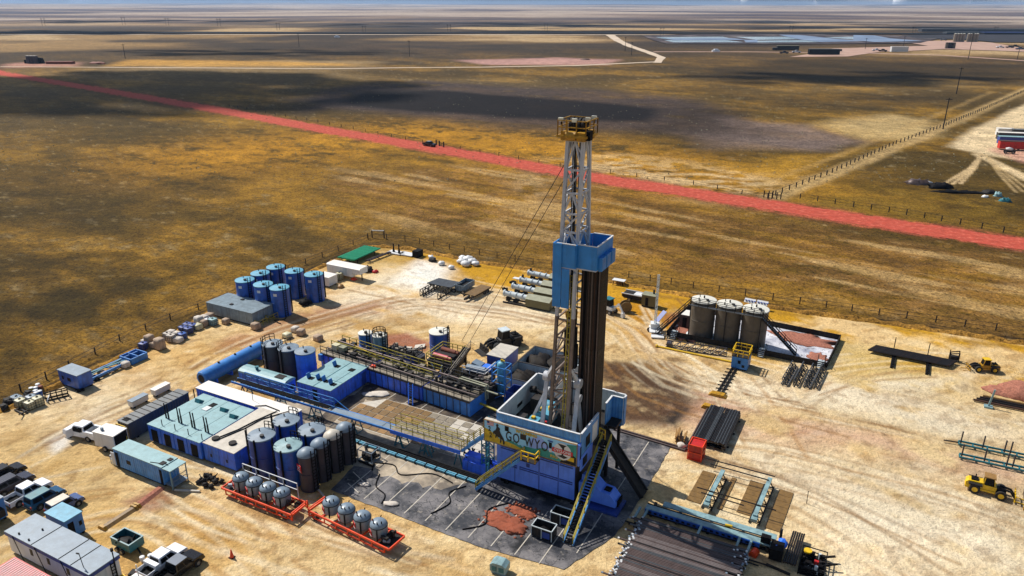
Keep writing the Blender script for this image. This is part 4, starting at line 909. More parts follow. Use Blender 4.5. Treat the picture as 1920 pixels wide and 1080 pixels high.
# ------------------------------------------------------------------ parked vehicles
vehicle('pickup_truck', 'white crew cab pickup with a tool rack, parked beside the black pickup', 'pickup truck', -55.4, 35.0, 90, 'car_white', s=.82, rack=True, extra='box', group='pickups by the office')
vehicle('pickup_truck', 'black crew cab pickup with empty bed, parked right of the white one', 'pickup truck', -53.3, 35.1, 90, 'car_black', s=.82, roofk='car_grey', group='pickups by the office')
vehicle('pickup_truck', 'white pickup with sunroof in the left car row, nose to the right', 'pickup truck', -77.2, 35.5, 90, 'car_white', s=.82, L_=5.6, group='cars parked in the left row')
vehicle('van', 'teal blue wagon with roof as long as its body, in the left car row', 'van', -74.7, 35.8, 89, 'car_teal', s=.8, kind='suv', L_=4.6, roofk='teal', group='cars parked in the left row')
vehicle('suv', 'slate blue small suv with pale roof, last car beside the turquoise shed', 'suv', -71.8, 36.1, 87, 'car_blue', s=.76, kind='suv', L_=4.5, roofk='tan_roof', group='cars parked in the left row')
vehicle('suv', 'dark blue black suv behind the white pickup at the left edge', 'suv', -80.3, 35.6, 88, 'bronze_body', kind='suv', s=.82, L_=5.2, group='cars parked in the left row')
vehicle('suv', 'black suv farthest up the left row, cut by the picture edge', 'suv', -82.9, 36.3, 88, 'car_black', kind='suv', s=.82, L_=5.0, group='cars parked in the left row')
# service pickup with its door open, towing a white box trailer
sp = vehicle('pickup_truck', 'white service pickup with utility bed and driver door wide open', 'pickup truck', -83.2, 46.1, 189, 'car_white', s=.9, L_=5.4)
b = MB()
for s in (-1, 1): b.box(-2.65, s*.97, .62, -1.0, s*.7, 1.35)
b.build('utility_bed', M['car_white'], sp); b = MB(); b.add([(.75,.98,.55),(.75,.98,1.6),(.95,1.85,1.6),(.95,1.85,.55),(.82,.97,.55),(.82,.97,1.6),(1.02,1.83,1.6),(1.02,1.83,.55)], [(0,1,2,3),(7,6,5,4),(0,4,5,1),(2,6,7,3),(1,5,6,2),(0,3,7,4)]); b.build('open_door', M['car_white'], sp)
b = MB(); b.box(-.55, .935, .6, .75, .955, 1.65); b.build('door_opening', M['black'], sp)
t = T('box_trailer', 'small white enclosed trailer with dark open rear behind the service pickup', 'trailer', -79.4, 44.9, 0, 7)
b = MB(); b.box(0, 0, .5, 3.2, 2.0, 2.35); b.build('body', M['white'], t); b = MB(); b.box(-.04, -.04, 2.35, 3.24, 2.04, 2.43); b.build('roof', M['white_roof'], t); b = MB(); b.cyl((.9,.6,2.43),(.9,.6,2.8),.18,n=10); b.build('roof_vent', M['grey_roof'], t)
b = MB(); b.box(3.2, .1, .6, 3.23, 1.9, 2.3); b.build('rear_opening', M['black'], t); b = MB(); b.bar((0,1,.55),(-1.2,1,.5),.12); b.build('drawbar', M['black'], t)
wheel(t, 1.6, -.05, .38, .2); wheel(t, 1.6, 2.05, .38, .2)
# scrap trailer by the office
t = T('dump_trailer', 'teal open trailer filled with scrap metal beside the office trailer', 'trailer', -61.9, 34.4, 0, 0)
b = MB(); b.box(0,0,.5,2.7,1.6,.6)
for q in ((0,0,2.7,.07),(0,1.53,2.7,1.6),(0,.07,.07,1.53),(2.63,.07,2.7,1.53)): b.box(q[0],q[1],.6,q[2],q[3],1.35)
b.build('box', M['teal'], t); b = MB(); b.box(-.04,-.04,1.35,2.74,.1,1.41); b.box(-.04,1.5,1.35,2.74,1.64,1.41); b.box(-.04,.1,1.35,.1,1.5,1.41); b.box(2.6,.1,1.35,2.74,1.5,1.41); b.build('rim', M['steel_cyan'], t)
b = MB(); rn = random.Random(5)
for k in range(9): x, y = rn.uniform(.2, 2.4), rn.uniform(.2, 1.4); b.bar((x, y, .65), (x+rn.uniform(-.5,.5), y+rn.uniform(-.4,.4), rn.uniform(.9, 1.6)), .16)
b.blob((1.3,.8,.75), (1.1,.6,.3), 4); b.build('scrap', M['dark'], t); wheel(t, .9, -.12, .3, .2); wheel(t, 1.6, -.12, .3, .2); wheel(t, .9, 1.72, .3, .2); wheel(t, 1.6, 1.72, .3, .2)
b = MB(); b.bar((2.7,.8,.5),(3.8,.4,.4),.14); b.build('drawbar', M['black'], t)
for x, l in ((4.1, 'white plastic bucket nearest the scrap trailer drawbar'), (4.55, 'white plastic bucket beyond the other, by the scrap trailer')):
    b = MB(); b.lathe([(.2,0),(.24,.5),(.2,.52),(.01,.52)], 12); solo('bucket', l, 'bucket', b, M['white'], -61.9+x, 34.6 + (x-4.1)*1.2, group='buckets by the scrap trailer')
b = MB(); b.prof([(0,0),(1.1,0),(1.0,.35),(.1,.4)], 0, .5); b.cyl((.25,.25,.4),(.25,.25,.6),.1,n=8); solo('portable_pump', 'small yellow pump on the ground at the end of the office trailer', 'pump', b, M['yellow'], -57.2, 31.3, 0, 80)
b = MB()
for k in range(5): b.box(.2*k, .1*(k%2), 0, .2*k+.18, .8, .15+.1*k%3*.1)
solo('scrap_heap', 'small heap of dark scrap beside the yellow pump', 'scrap', b, M['dark'], -57.3, 32.6, 0, 20)
# traffic cone
t = T('traffic_cone', 'single orange traffic cone on open sand right of the black pickup', 'traffic cone', -50.6, 38.9)
b = MB(); b.box(-.25,-.25,0,.25,.25,.05); b.build('base', M['black'], t); b = MB(); b.lathe([(.2,.05),(.05,.95),(.01,.96)], 12); b.build('cone', M['orange'], t)
# cable-protector ramps from the cabin to the shed
for i, (q0, q1, l) in enumerate((((-65.45,35.9),(-65.5,39.6),'brown steel cable ramp lying on the sand by the turquoise shed'), ((-65.55,39.9),(-66.0,43.3),'reddish cable ramp running from the crew cabin porch'))):
    d = math.hypot(q1[0]-q0[0], q1[1]-q0[1]); t = T('cable_ramp', l, 'cable ramp', q0[0], q0[1], 0, math.degrees(math.atan2(q1[1]-q0[1], q1[0]-q0[0])), 'cable ramps')
    b = MB(); b.profy([(-.55,0),(.55,0),(.22,.24),(-.22,.24)], 0, d); b.build('channel', M['mat_wood' if i == 0 else 'soil_pink'], t)
    b = MB(); b.profy([(-.62,0),(.62,0),(.35,.38),(-.35,.38)], d-.2 if i == 0 else -.15, d+.05 if i == 0 else .1); b.build('end_cap', M['crown_yellow'], t)
    if i == 0: b = MB(); b.profy([(-.62,0),(.62,0),(.35,.38),(-.35,.38)], -.2, .1); b.build('end_cap', M['crown_yellow'], t)
# ------------------------------------------------------------------ cargo along the west edge
def crate_sack(name, label, cat, u, v, w, d, h, k, m, group, rot=0):
    b = MB(); rn = random.Random(int(u*13 + v*7)); t = T(name, label, cat, u, v, 0, rot, group)
    n = 8; ring = []
    def lay(z, s, j): return [(math.copysign(abs(math.cos(a))**.35, math.cos(a))*w/2*s + rn.uniform(-j, j), math.copysign(abs(math.sin(a))**.35, math.sin(a))*d/2*s + rn.uniform(-j, j), z) for a in [2*math.pi*(i+.5)/16 for i in range(16)]]
    j = .05 if k == 'sack' else .008
    L_ = [lay(.12, .95, j), lay(h*.35, 1.03 if k == 'sack' else 1, j), lay(h*.8, 1.0, j), lay(h*.97, .93, j), lay(h + (.04 if k == 'sack' else .01), .55, j*1.5)]
    vs = [p for l in L_ for p in l] + [(0, 0, h + (.1 if k == 'sack' else .02))]
    b.add(vs, [(a*16+i, a*16+(i+1) % 16, (a+1)*16+(i+1) % 16, (a+1)*16+i) for a in range(4) for i in range(16)] + [(64+i, 64+(i+1) % 16, 80) for i in range(16)], k == 'sack')
    b.build('bag' if k == 'sack' else 'tank', M[m], t)
    b = MB(); b.box(-w/2, -d/2, 0, w/2, d/2, .11); b.build('pallet', M['wood'], t)
    if k == 'tote':
        b = MB(); b.cyl((0,0,h),(0,0,h+.1),.16,n=10); b.build('cap', M['black'], t); b = MB()
        for s in (-1, 1):
            for q in np.linspace(-.45, .45, 4): b.bar((q*w, s*(d/2+.02), .1), (q*w, s*(d/2+.02), h-.02), .035); b.bar((s*(w/2+.02), q*d, .1), (s*(w/2+.02), q*d, h-.02), .035)
            for z in (.4, .75, h-.03): b.bar((-w/2, s*(d/2+.03), z), (w/2, s*(d/2+.03), z), .035); b.bar((s*(w/2+.03), -d/2, z), (s*(w/2+.03), d/2, z), .035)
        b.build('cage', M['pipe_grey'], t)
    return t
cargo = [ # pixel of the base, width, depth, height, kind, material, words
 (270,655,1.1,1.1,1.15,'tote','navy','dark blue tote beside the blue trailer frame, pale lid'),
 (273,645,1.2,1.0,.75,'sack','sack','pale bulk sack right behind the dark blue tote by the frame'),
 (282,647,1.3,1.2,1.7,'sack','sack_tan','tall tan wrapped pallet behind a smaller sack, left one of two'),
 (289,652,1.0,.9,.9,'sack','sack_tan','low tan sack squeezed between two tall wrapped pallets'),
 (301,654,1.5,1.3,1.75,'sack','sack_tan','tallest tan wrapped pallet with a white top, alone at the right of its group'),
 (315,636,1.1,1.0,1.15,'tote','sack','square pale crate at the left of the pair of crates'),
 (322,640,1.2,1.1,1.2,'tote','sack','square pale crate at the right of the pair, in front'),
 (322,629,1.3,1.0,.9,'sack','sack','long white sack in the back row behind the pale crates, left'),
 (333,632,1.2,1.0,.9,'sack','sack','white sack in the back row behind the pale crates, right'),
 (334,641,1.5,1.2,.75,'sack','sack','rounded cream sack lying in front of the small blue tote'),
 (343,635,1.1,1.1,1.0,'tote','tank_blue','small blue tote in front of the dark totes, beside the cream sack'),
 (344,622,1.1,1.1,1.0,'tote','navy','dark tote at the front left of the block of four'),
 (354,625,1.2,1.1,1.05,'tote','navy','dark tote at the front right of the block of four'),
 (352,616,1.1,1.1,1.0,'tote','navy','dark tote at the back left of the block of four'),
 (362,618,1.1,1.1,1.0,'tote','navy','dark tote at the back right of the block of four'),
 (371,617,1.4,1.2,.9,'sack','tote','pale greenish sack standing right of the dark totes'),
 (374,609,1.3,1.2,1.5,'sack','sack','tall sack with a white cap at the left of the rear group'),
 (384,604,1.4,1.2,1.2,'sack','sack','long white sack behind the tan one in the rear group'),
 (394,600,1.4,1.2,1.2,'sack','sack_tan','tan sack nearest the grey container, at the back'),
 (383,612,1.1,1.0,1.1,'sack','sack_tan','tan sack with a pale top in front of the rear group'),
 (392,607,1.2,1.1,1.0,'tote','car_white','white tote behind the pale blue one'),
 (400,609,1.3,1.2,1.15,'tote','cyan_roof','pale blue plastic tote at the right of the rear group'),
 (424,607,1.1,1.0,.9,'sack','sack_tan','single tan sack by itself along the side of the grey container'),
 (480,617,1.3,1.2,1.1,'sack','sack_tan','single tan wrapped pallet at the end of the grey containers'),
 (40,762,1.1,1.1,1.1,'tote','tote','cream caged tote at the left of the three front totes'),
 (58,766,1.1,1.1,1.1,'tote','tote','cream caged tote in the middle, nearest the viewer'),
 (73,760,1.1,1.1,1.25,'tote','tote','yellowish caged tote at the right with barrels behind it'),
 (60,754,1.1,1.1,1.0,'tote','pod_grey','grey tote half hidden behind the cream totes'),
 (33,754,1.6,1.0,.9,'tote','container_grey','grey blue box behind the left cream tote'),
 (235,688,1.3,1.1,.8,'sack','sack','pale bagged pallet in front of the blue trailer frame'),
 (539,633,1.3,1.2,.8,'sack','tote','pale sack on a pallet alone on the sand behind the dark tanks'),
 (554,622,1.1,1.1,.9,'sack','sack','white sack at the back of the pair behind the dark tanks'),
 (565,628,1.2,1.2,1.0,'sack','sack_tan','tan sack at the front of the pair behind the dark tanks'),
 (597,638,1.3,1.2,.9,'sack','sack_tan','brown wrapped pallet left of the mud tank walkway'),
 (628,527,1.2,1.2,1.4,'tote','tote','cream tote beside the white box trailer, left of two'),
 (637,524,1.2,1.2,1.4,'tote','tote','cream tote right against the white box trailer, right of two')]
for (u, v, w, d, h, k, m, l) in cargo:
    a = atL(u, v); crate_sack('bulk_sack' if k == 'sack' else 'tote', l, 'sack' if k == 'sack' else 'tote', a[0], a[1], w, d, h, k, m, 'palletised cargo along the edge', random.Random(u).uniform(-12, 12))
for i, (u, v, m) in enumerate(((69,743,'tank_blue'),(77,744,'tank_blue'),(69,737,'white'),(73,731,'white'),(78,735,'rust'),(61,738,'yellow'),(70,747,'sky_blue'))):
    a = atL(u, v); t = T('drum', ['blue drum with white top just behind the yellowish tote', 'blue drum at the right of the drum cluster', 'white topped drum in the middle of the cluster', 'white topped drum at the back of the cluster', 'rusty drum at the back right of the cluster', 'yellow drum standing left of the others', 'light blue drum at the front of the cluster'][i], 'drum', a[0], a[1], 0, 0, 'drums behind the totes')
    b = MB(); b.lathe([(.3,0),(.3,.28),(.32,.3),(.3,.32),(.3,.58),(.32,.6),(.3,.62),(.3,.9)], 14); b.build('shell', M[m], t); b = MB(); b.lathe([(.31,.9),(.31,.93),(.01,.92)], 14); b.build('lid', M['white' if m != 'rust' else 'rust'], t)
a = atL(108, 748); t = T('steel_rack', 'black open steel rack standing upright by itself near the blue hut', 'rack', a[0], a[1], 0, 62)
b = MB()
for y in (0, .9): b.bar((-1.3, y, .1), (1.3, y, .1), .12); b.bar((-1.3, y, 1.3 - y*.8), (1.3, y, 1.3 - y*.8), .12)
for x in (-1.3, -.65, 0, .65, 1.3): b.bar((x, 0, .1), (x, 0, 1.3), .12); b.bar((x, 0, .1), (x, .9, .1), .1); b.bar((x, 0, 1.3), (x, .9, .5), .09)
b.build('frame', M['black'], t)
b = MB(); b.cyl((0,0,.1),(2.2,0,.1),.1,n=8); solo('pipe', 'short white pipe on the ground beside the black rack', 'pipe', b, M['white'], *atL(93, 741), 0, -40)
t = T('skid_frame', 'dark broken skid frame on the ground in front of the cream totes', 'skid', *atL(28, 770), 0, 0)
b = MB(); b.bar((0,0,.15),(2.2,-.2,.15),.18); b.bar((0,.5,.15),(2.2,.3,.15),.18); b.bar((.3,0,.2),(.3,.6,.2),.15); b.bar((1.9,-.2,.2),(1.9,.6,.3),.15); b.bar((2.1,-.2,.3),(2.6,-.9,.6),.12); b.build('frame', M['dark'], t)
for u, v, l in ((8, 768, 'dark scrap box with pale lid at the left edge'), (55, 690+52, 'heap of dark hoses behind the grey tote'), (15, 757, 'dark scrap heap left of the cream totes')):
    b = MB(); b.blob((0,0,.3),(.8,.6,.4),u,8,5,.4); b.box(-.4,-.3,.3,.3,.3,.75); solo('scrap_heap', l, 'scrap', b, M['dark'], *atL(u, v))
# blue gooseneck frame lying on the sand
t = T('trailer_frame', 'long blue steel trailer frame lying beside the blue hut, box end away', 'trailer frame', -97.3, 55.4, 0, 0)
b = MB()
for x in (0, 1.9): b.bar((x, 0, .45), (x*.8+.2, 8.8, .6), .16, .34)
for y in np.arange(.5, 6, 1.3): b.bar((0, float(y), .5), (1.9, float(y)+.8, .5), .12)
b.build('rail', M['sky_blue'], t); b = MB()
for q in (((-.3,6.2,.5),(2.2,6.2,.5)),((-.3,8.9,.5),(2.2,8.9,.5)),((-.3,6.2,.5),(-.3,8.9,.5)),((2.2,6.2,.5),(2.2,8.9,.5)),((-.3,7.5,.5),(2.2,7.5,.5))): b.bar(q[0], q[1], .14, .9)
b.build('box_frame', M['sky_blue'], t); b = MB(); b.bar((.3,.2,.8),(1.5,5.8,.8),.3,.12); b.bar((1.2,.1,.75),(.6,5.8,.85),.2,.1); b.build('ladder_beam', M['teal'], t)
for u, v, l, m in ((193,703,'pallet with a tan crate in front of the blue trailer frame','wood'),(210,696,'bare wooden pallet in front of the blue trailer frame','wood')):
    b = MB()
    for k in range(5): b.box(-.6, -.55+k*.24, .1, .6, -.4+k*.24, .16)
    for k in (-.5, 0, .5): b.box(k-.05, -.55, 0, k+.05, .56, .098)
    if u == 193: b.box(-.5,-.45,.165,.5,.45,.55)
    solo('pallet', l, 'pallet', b, M[m], *atL(u, v), 0, 10, 'pallets by the trailer frame')
b = MB(); b.blob((0,0,.2),(.9,.5,.3),9,9,5,.4); b.bar((-.6,0,.2),(1,.2,.5),.1); solo('scrap_heap', 'black tangle of hoses in front of the blue hut corner', 'scrap', b, M['black'], *atL(178, 712))
b = MB(); b.blob((0,0,.15),(.7,.5,.25),12,9,5,.4); b.bar((-.6,0,.2),(.8,.2,.4),.1); solo('scrap_heap', 'small black scrap heap against the right end of the blue hut', 'scrap', b, M['black'], *atL(150, 733))
# small grey white units behind the dark container
for (u, v, m, l) in ((245, 770, 'grey_roof', 'small grey box trailer behind the dark container'), (288, 748, 'white', 'small white box trailer behind the dark container')):
    a = atL(u, v); t, rf = box_unit('utility_trailer', l, a[0]-.9, a[1]+.4, .9, 2.4, 1.0, 'white', m if m != 'white' else 'white_roof', 'trailer', 'small trailers behind the dark container')
# ------------------------------------------------------------------ liner, mats and ground round the rig
def liner_mat(name, base, stain, k0, k1, crease=True):
    m = bpy.data.materials.new(name); m.use_nodes = True; nt = m.node_tree; N = nt.nodes; K = nt.links; b = N['Principled BSDF']; b.inputs['Roughness'].default_value = .55; b.inputs['Specular IOR Level'].default_value = .3
    tc = N.new('ShaderNodeTexCoord')
    def noise(s, d, r=.65):
        n = N.new('ShaderNodeTexNoise'); n.inputs['Scale'].default_value = s; n.inputs['Detail'].default_value = d; n.inputs['Roughness'].default_value = r; K.new(tc.outputs['Object'], n.inputs[0]); return n
    cur = None
    def layer(src, a, bb, cc, prev):
        r = N.new('ShaderNodeMapRange'); r.inputs[1].default_value = a; r.inputs[2].default_value = bb; K.new(src, r.inputs[0])
        mx = N.new('ShaderNodeMix'); mx.data_type = 'RGBA'; K.new(r.outputs[0], mx.inputs['Factor']); mx.inputs['B'].default_value = lin(cc) + (1,)
        if isinstance(prev, tuple): mx.inputs['A'].default_value = lin(prev) + (1,)
        else: K.new(prev, mx.inputs['A'])
        return mx.outputs['Result']
    o = layer(noise(.28, 6).outputs[0], k0, k1, stain, base)
    o = layer(noise(.9, 7, .7).outputs[0], .56, .74, tuple(int(q*.5 + w*.5) for q, w in zip(stain, (205, 190, 165))), o)
    o = layer(noise(.16, 4).outputs[0], .62, .7, tuple(int(q*.55) for q in base), o)
    if crease:
        for sc_, th in ((.38, .007), (.9, .006)):
            nn = noise(sc_, 3, .5); ab = N.new('ShaderNodeMath'); ab.operation = 'SUBTRACT'; K.new(nn.outputs[0], ab.inputs[0]); ab.inputs[1].default_value = .5; a2 = N.new('ShaderNodeMath'); a2.operation = 'ABSOLUTE'; K.new(ab.outputs[0], a2.inputs[0])
            o = layer(a2.outputs[0], th, th*.2, tuple(int(q*.45) for q in base), o)
    K.new(o, b.inputs['Base Color']); bp = N.new('ShaderNodeBump'); bp.inputs['Strength'].default_value = .5; bp.inputs['Distance'].default_value = .12; K.new(noise(.8, 6, .7).outputs[0], bp.inputs['Height']); K.new(bp.outputs[0], b.inputs['Normal'])
    return m
M['liner'] = liner_mat('liner', (46,48,54), (116,112,112), .41, .6)
M['liner_muddy'] = liner_mat('liner_muddy', (108,98,86), (182,166,142), .4, .62, False)
M['liner_oily'] = liner_mat('liner_oily', (54,44,36), (120,104,82), .48, .66, False)
M['liner_grey'] = liner_mat('liner_grey', (150,152,165), (215,214,218), .38, .6)
def Lsheet(name, poly, mat, z, jag=0, seed=1):
    rn = random.Random(seed); pts = []
    for (a, c), (d, e) in zip(poly, poly[1:] + poly[:1]):
        n = max(1, int(math.hypot(d-a, e-c)/.8)) if jag else 1
        pts += [(a+(d-a)*k/n + rn.uniform(-jag, jag), c+(e-c)*k/n + rn.uniform(-jag, jag)) for k in range(n)]
    mb = MB(); mb.add([(x, y, 0) for x, y in pts], [tuple(range(len(pts)))]); o = mb.build(name, M[mat]); place(o, 0, 0, z); return tag(o, kind='structure')
Lsheet('containment_liner', [(-49.2,51.6),(-38,51.4),(-30,51.2),(-21.6,52.2),(-19.0,59),(-18.6,66),(-18.6,77.5),(-34,78.5),(-68,79),(-69,60),(-60,56.5),(-50,57)], 'liner', .06, .08)
Lsheet('containment_liner', [(-50.4,56.8),(-44,56.2),(-38.5,57.6),(-36.2,60.6),(-36.2,71.5),(-59,73),(-68,73),(-68,61.5),(-56,61.0)], 'liner_muddy', .064, .5, 4)
Lsheet('containment_liner', [(-60,68.5),(-52,71),(-45,69.6),(-38,70.5),(-36.5,72),(-58,74)], 'liner_oily', .068, .5, 5)
Lsheet('containment_liner', [(-60.8,61.7),(-58.2,61.9),(-58.0,73.2),(-60.5,73.8)], 'liner_oily', .0685, .3, 6)
seam = MB()
for k in range(12):
    u = -47.6 + k*2.62
    if u < -35: seam.bar((u, 52.0, .075), (u + .1, 60.6, .075), .1, .012)
    elif u < -24: seam.bar((u, 51.8, .075), (u + .1, 59.3, .075), .1, .012)
    elif u < -20: seam.bar((u, 54.8, .075), (u + .1, 77, .075), .1, .012)
for k in range(6): seam.bar((-55.8 + k*2.7, 69.6, .08), (-55.6 + k*2.7, 72.6, .08), .1, .02)
seam.bar((-49.2,55.4,.075), (-46.4,54.2,.075), .1, .012); seam.bar((-48.3,53.4,.075), (-46.2,52.6,.075), .1, .012)
o = place(seam.build('liner_seam', M['tan_roof']), 0, 0); tag(o, kind='structure')
rn = random.Random(8)
mat0 = None
Lsheet('mat_bedding', [(-58.3,63.3),(-38.6,63.3),(-38.6,70.6),(-42,70.8),(-56,70.7),(-58.3,68.2)], 'tan_roof', .071)
for i in range(16):
    for j in range(6):
        u, v = -57.6 + i*1.24, 63.98 + j*1.21
        if (i < 2 and j > 3) or (i > 12 and j == 5): continue
        if mat0 is None:
            b = MB(); b.box(-.565, -.55, 0, .565, .55, .05); mat0 = b.build('rig_mat', [M['mat_wood']]); o = mat0
            var = [mat0.data]
            for kk in ('deck', 'tan_roof', 'wood'):
                d = mat0.data.copy(); d.materials[0] = M[kk]; var.append(d)
        else: o = mat0.copy(); col.objects.link(o)
        o.data = (var[0] if rn.random() < .75 else var[3]) if i < 8 else (rn.choice((var[0], var[1], var[1])) if i < 11 else rn.choice(var[1:3]))
        tag(place(o, u, v, .074, rn.uniform(-.5, .5)), 'flat wooden rig mat in the paved grid between the blue bridge and the mud tanks', 'mat', 'rig mats on the liner')
for u, v, w_, h_, l in ((-58.6, 70.6, 1.1, .7, 'pale torn sheet lying by the turquoise roofed cabin corner'), (-57.2, 71.4, 1.5, .8, 'crumpled grey sheet on the oily liner below the mud tank'), (-46.5, 54.0, .7, .4, 'scrap of pale plastic at the front edge of the black liner'), (-41.8, 52.6, 1.0, .45, 'white sandbag at the front edge of the liner')):
    b = MB(); b.blob((0,0,.08),(w_,h_,.12),int(u*3),10,4,.3); solo('plastic_sheet', l, 'sheet', b, M['sack'], u, v, .06, 20)
# red soil heaps in front of the rig
for (u, v, a, c, h, s, l) in ((-29.6,55.6,2.6,1.25,.45,3,'long heap of red soil on the black liner in front of the rig'), (-28.9,58.1,1.6,1.0,.4,5,'square heap of red soil against the rig base')):
    b = MB(); b.blob((0,0,0),(a,c,h*.3),s,30,8,.24); b.blob((a*.35,-c*.2,0),(a*.6,c*.7,h*.45),s+9,26,8,.3); b.blob((-a*.4,c*.15,0),(a*.5,c*.8,h*.4),s+5,26,8,.3); [b.blob((random.uniform(-a,a)*1.05,random.uniform(-c,c)*1.1,.02),(.18,.15,.1),k_,6,4,.3) for k_ in range(26)]; solo('soil_heap', l, 'soil heap', b, M['dirt_red'], u, v, .06, -8, 'red soil heaps by the rig')
for (u, v, l) in ((-26.4,55.0,'black steel skip with white rim, nearest the viewer by the front stairs'), (-25.6,57.8,'black steel skip with pale rim, closer to the rig behind the stairs')):
    t = T('skip', l, 'skip', u, v, .06, 0, 'skips by the front stairs'); b = MB(); b.box(0,0,.1,2.2,1.3,.18)
    for q in ((0,0,2.2,.06),(0,1.24,2.2,1.3),(0,.06,.06,1.24),(2.14,.06,2.2,1.24)): b.box(q[0],q[1],.18,q[2],q[3],1.25)
    b.build('box', M['dark'], t); b = MB()
    for q in (((0,0),(2.2,0)),((0,1.3),(2.2,1.3)),((0,0),(0,1.3)),((2.2,0),(2.2,1.3))): b.bar((*q[0],1.28),(*q[1],1.28),.09)
    for x in (0, 1.1, 2.2): b.bar((x,-.02,.1),(x,-.02,1.28),.07)
    b.build('rim', M['lining'], t); b = MB(); b.box(1.2,-.05,.3,2.0,-.01,1.0); b.build('panel', M['navy'], t); b = MB(); b.blob((1.1,.65,.6),(.9,.5,.3),7); b.build('rubbish', M['black'], t)
b = MB(); b.prof([(0,.3),(1.6,.3),(1.6,1.0),(1.2,1.25),(.3,1.25),(0,1.0)], 0, 1.1); b.box(.1,.1,0,1.5,1.0,.3); t = T('light_plant', 'small teal generator box alone on the sand at the bottom edge', 'generator', -27.6, 48.6, 0, 5); b.build('body', M['steel_cyan'], t); b = MB(); b.box(.2,-.03,.4,.7,-.001,.9); b.box(.9,-.03,.4,1.4,-.001,.9); b.build('panel', M['teal'], t)
# ------------------------------------------------------------------ orange cement trailers
def pod_trailer(label, U, V, rot, L_, pods, wheels_x, gear_x, hand):
    t = T('pod_trailer', label, 'trailer', U, V, 0, rot, 'orange trailers with grey pods'); b = MB()
    for y in (0, 2.3): b.bar((0, y, .95), (L_, y, .95), .12, .22); b.bar((.6, y, .35), (L_-.6, y, .35), .1, .1)
    for x in np.linspace(0, L_, 7): b.bar((x, 0, .9), (x, 2.3, .9), .1, .16)
    for x in np.linspace(.6, L_-.6, 7):
        for y in (0, 2.3): b.bar((x, y, .35), (x, y, .9), .1)
    for y in (0, 2.3): b.bar((hand, y, .35), (hand + (1 if hand < L_/2 else -1)*1.2, y, .9), .1)
    b.bar((0,0,.95),(0,2.3,.95),.12,.22); b.bar((L_,0,.95),(L_,2.3,.95),.12,.22); b.bar((hand,0,1.25),(hand,2.3,1.25),.1); b.bar((hand,0,.3),(hand,0,1.25),.12); b.bar((hand,2.3,.3),(hand,2.3,1.25),.12)
    b.build('frame', M['orange'], t); b = MB(); b.box(gear_x[0]-.2, .1, .84, gear_x[1]+.2, 2.2, .9); b.build('deck_plate', M['dark'], t)
    for i, x in enumerate(pods):
        p = MB(); p.lathe([(.55,.86),(.84,1.15),(.88,1.3),(.88,2.15),(.84,2.35),(.68,2.55),(.4,2.68),(.01,2.72)], 26, (x, 1.15, 0)); po = p.build('pod', M['pod_grey'], t)
        p = MB(); p.lathe([(.885,2.14),(.905,2.16),(.905,2.22),(.885,2.24)], 26, (x,1.15,0)); p.build('band', M['dark'], po)
        a = R(-118); c, s = math.cos(a), math.sin(a); n = Vector((c,s,0)); tt = Vector((-s,c,0)); o_ = Vector((x,1.15,1.62))
        p = MB(); q = o_ + n*.89; p.bar(q-tt*.32, q+tt*.32, .06, .5); sg = p.build('sign_plate', M['red'], po)
        p = MB(); q = o_ + n*.925; p.bar(q-tt*.16+Vector((0,0,-.12)), q+tt*.16+Vector((0,0,.14)), .02, .06); q = q + n*.012; p.bar(q-tt*.16+Vector((0,0,.14)), q+tt*.16+Vector((0,0,-.12)), .02, .06); p.build('mark', M['black'], sg)
        p = MB(); q = o_ + n*.9 + Vector((0,0,-.36)); p.bar(q-tt*.26, q+tt*.26, .03, .1); p.build('name_plate', M['white'], po)
        p = MB()
        for k in range(4): g = R(-150 + k*45); p.cyl((x+.55*math.cos(g), 1.15+.55*math.sin(g), 2.55), (x+.55*math.cos(g), 1.15+.55*math.sin(g), 2.82), .06, n=6)
        p.build('valve', M['black'], po)
        p = MB(); p.bar((x+.5,.3,.95),(x+.5,.3,2.2),.1); p.bar((x-.55,2.0,2.2),(x-.2,1.8,2.75),.08); p.bar((x-.55,2.0,.9),(x-.55,2.0,2.2),.08); p.build('vent_pipe', M['black'], po)
    for x in wheels_x:
        for y in (.2, 2.1): wheel(t, x, y, .45, .3)
    b = MB(); rn = random.Random(int(U))
    for k in range(8): x, y = rn.uniform(*gear_x), rn.uniform(.4, 1.9); b.box(x-.18, y-.15, .9, x+.18, y+.15, rn.uniform(1.2, 1.8)); b.cyl((x,y,1.1),(x+rn.uniform(-.5,.5),y+rn.uniform(-.4,.4),1.5),.11,n=7)
    b.build('blower', M['dark'], t); b = MB(); b.cyl((gear_x[0]+.2,.5,1.2),(gear_x[1]-.1,.7,1.25),.2,n=10); b.build('motor', M['pod_grey'], t)
    return t, b
t, _ = pod_trailer('orange trailer carrying four grey pods and a long handrail, left one of two', -59.0, 45.45, 0, 10.0, (1.9,3.85,5.8,7.75), (8.9,), (.4,1.2), 10.0)
b = MB(); b.rail([(1.0,2.35,.95),(8.8,2.35,.95)], 2.0, 1.9, .08, (.6,)); b.build('handrail', M['white'], t)
b = MB()
for k in range(7): b.bar((8.6,.5+k*.22,.9),(9.0,.6+k*.2,2.2 - k*.15),.08)
b.build('hose', M['black'], t)
pod_trailer('orange trailer of four grey pods with pump gear at its right end, right of two', -48.0, 46.85, -5, 10.9, (2.2,4.35,6.5,8.65), (.7,), (9.6,10.5), 0.0)
b = MB(); b.cyl((0,0,.12),(1.9,-.9,.12),.12,n=8); solo('pipe', 'short pale pipe on the sand in front of the silos', 'pipe', b, M['tan_roof'], -50.3, 50.9, 0, 0)
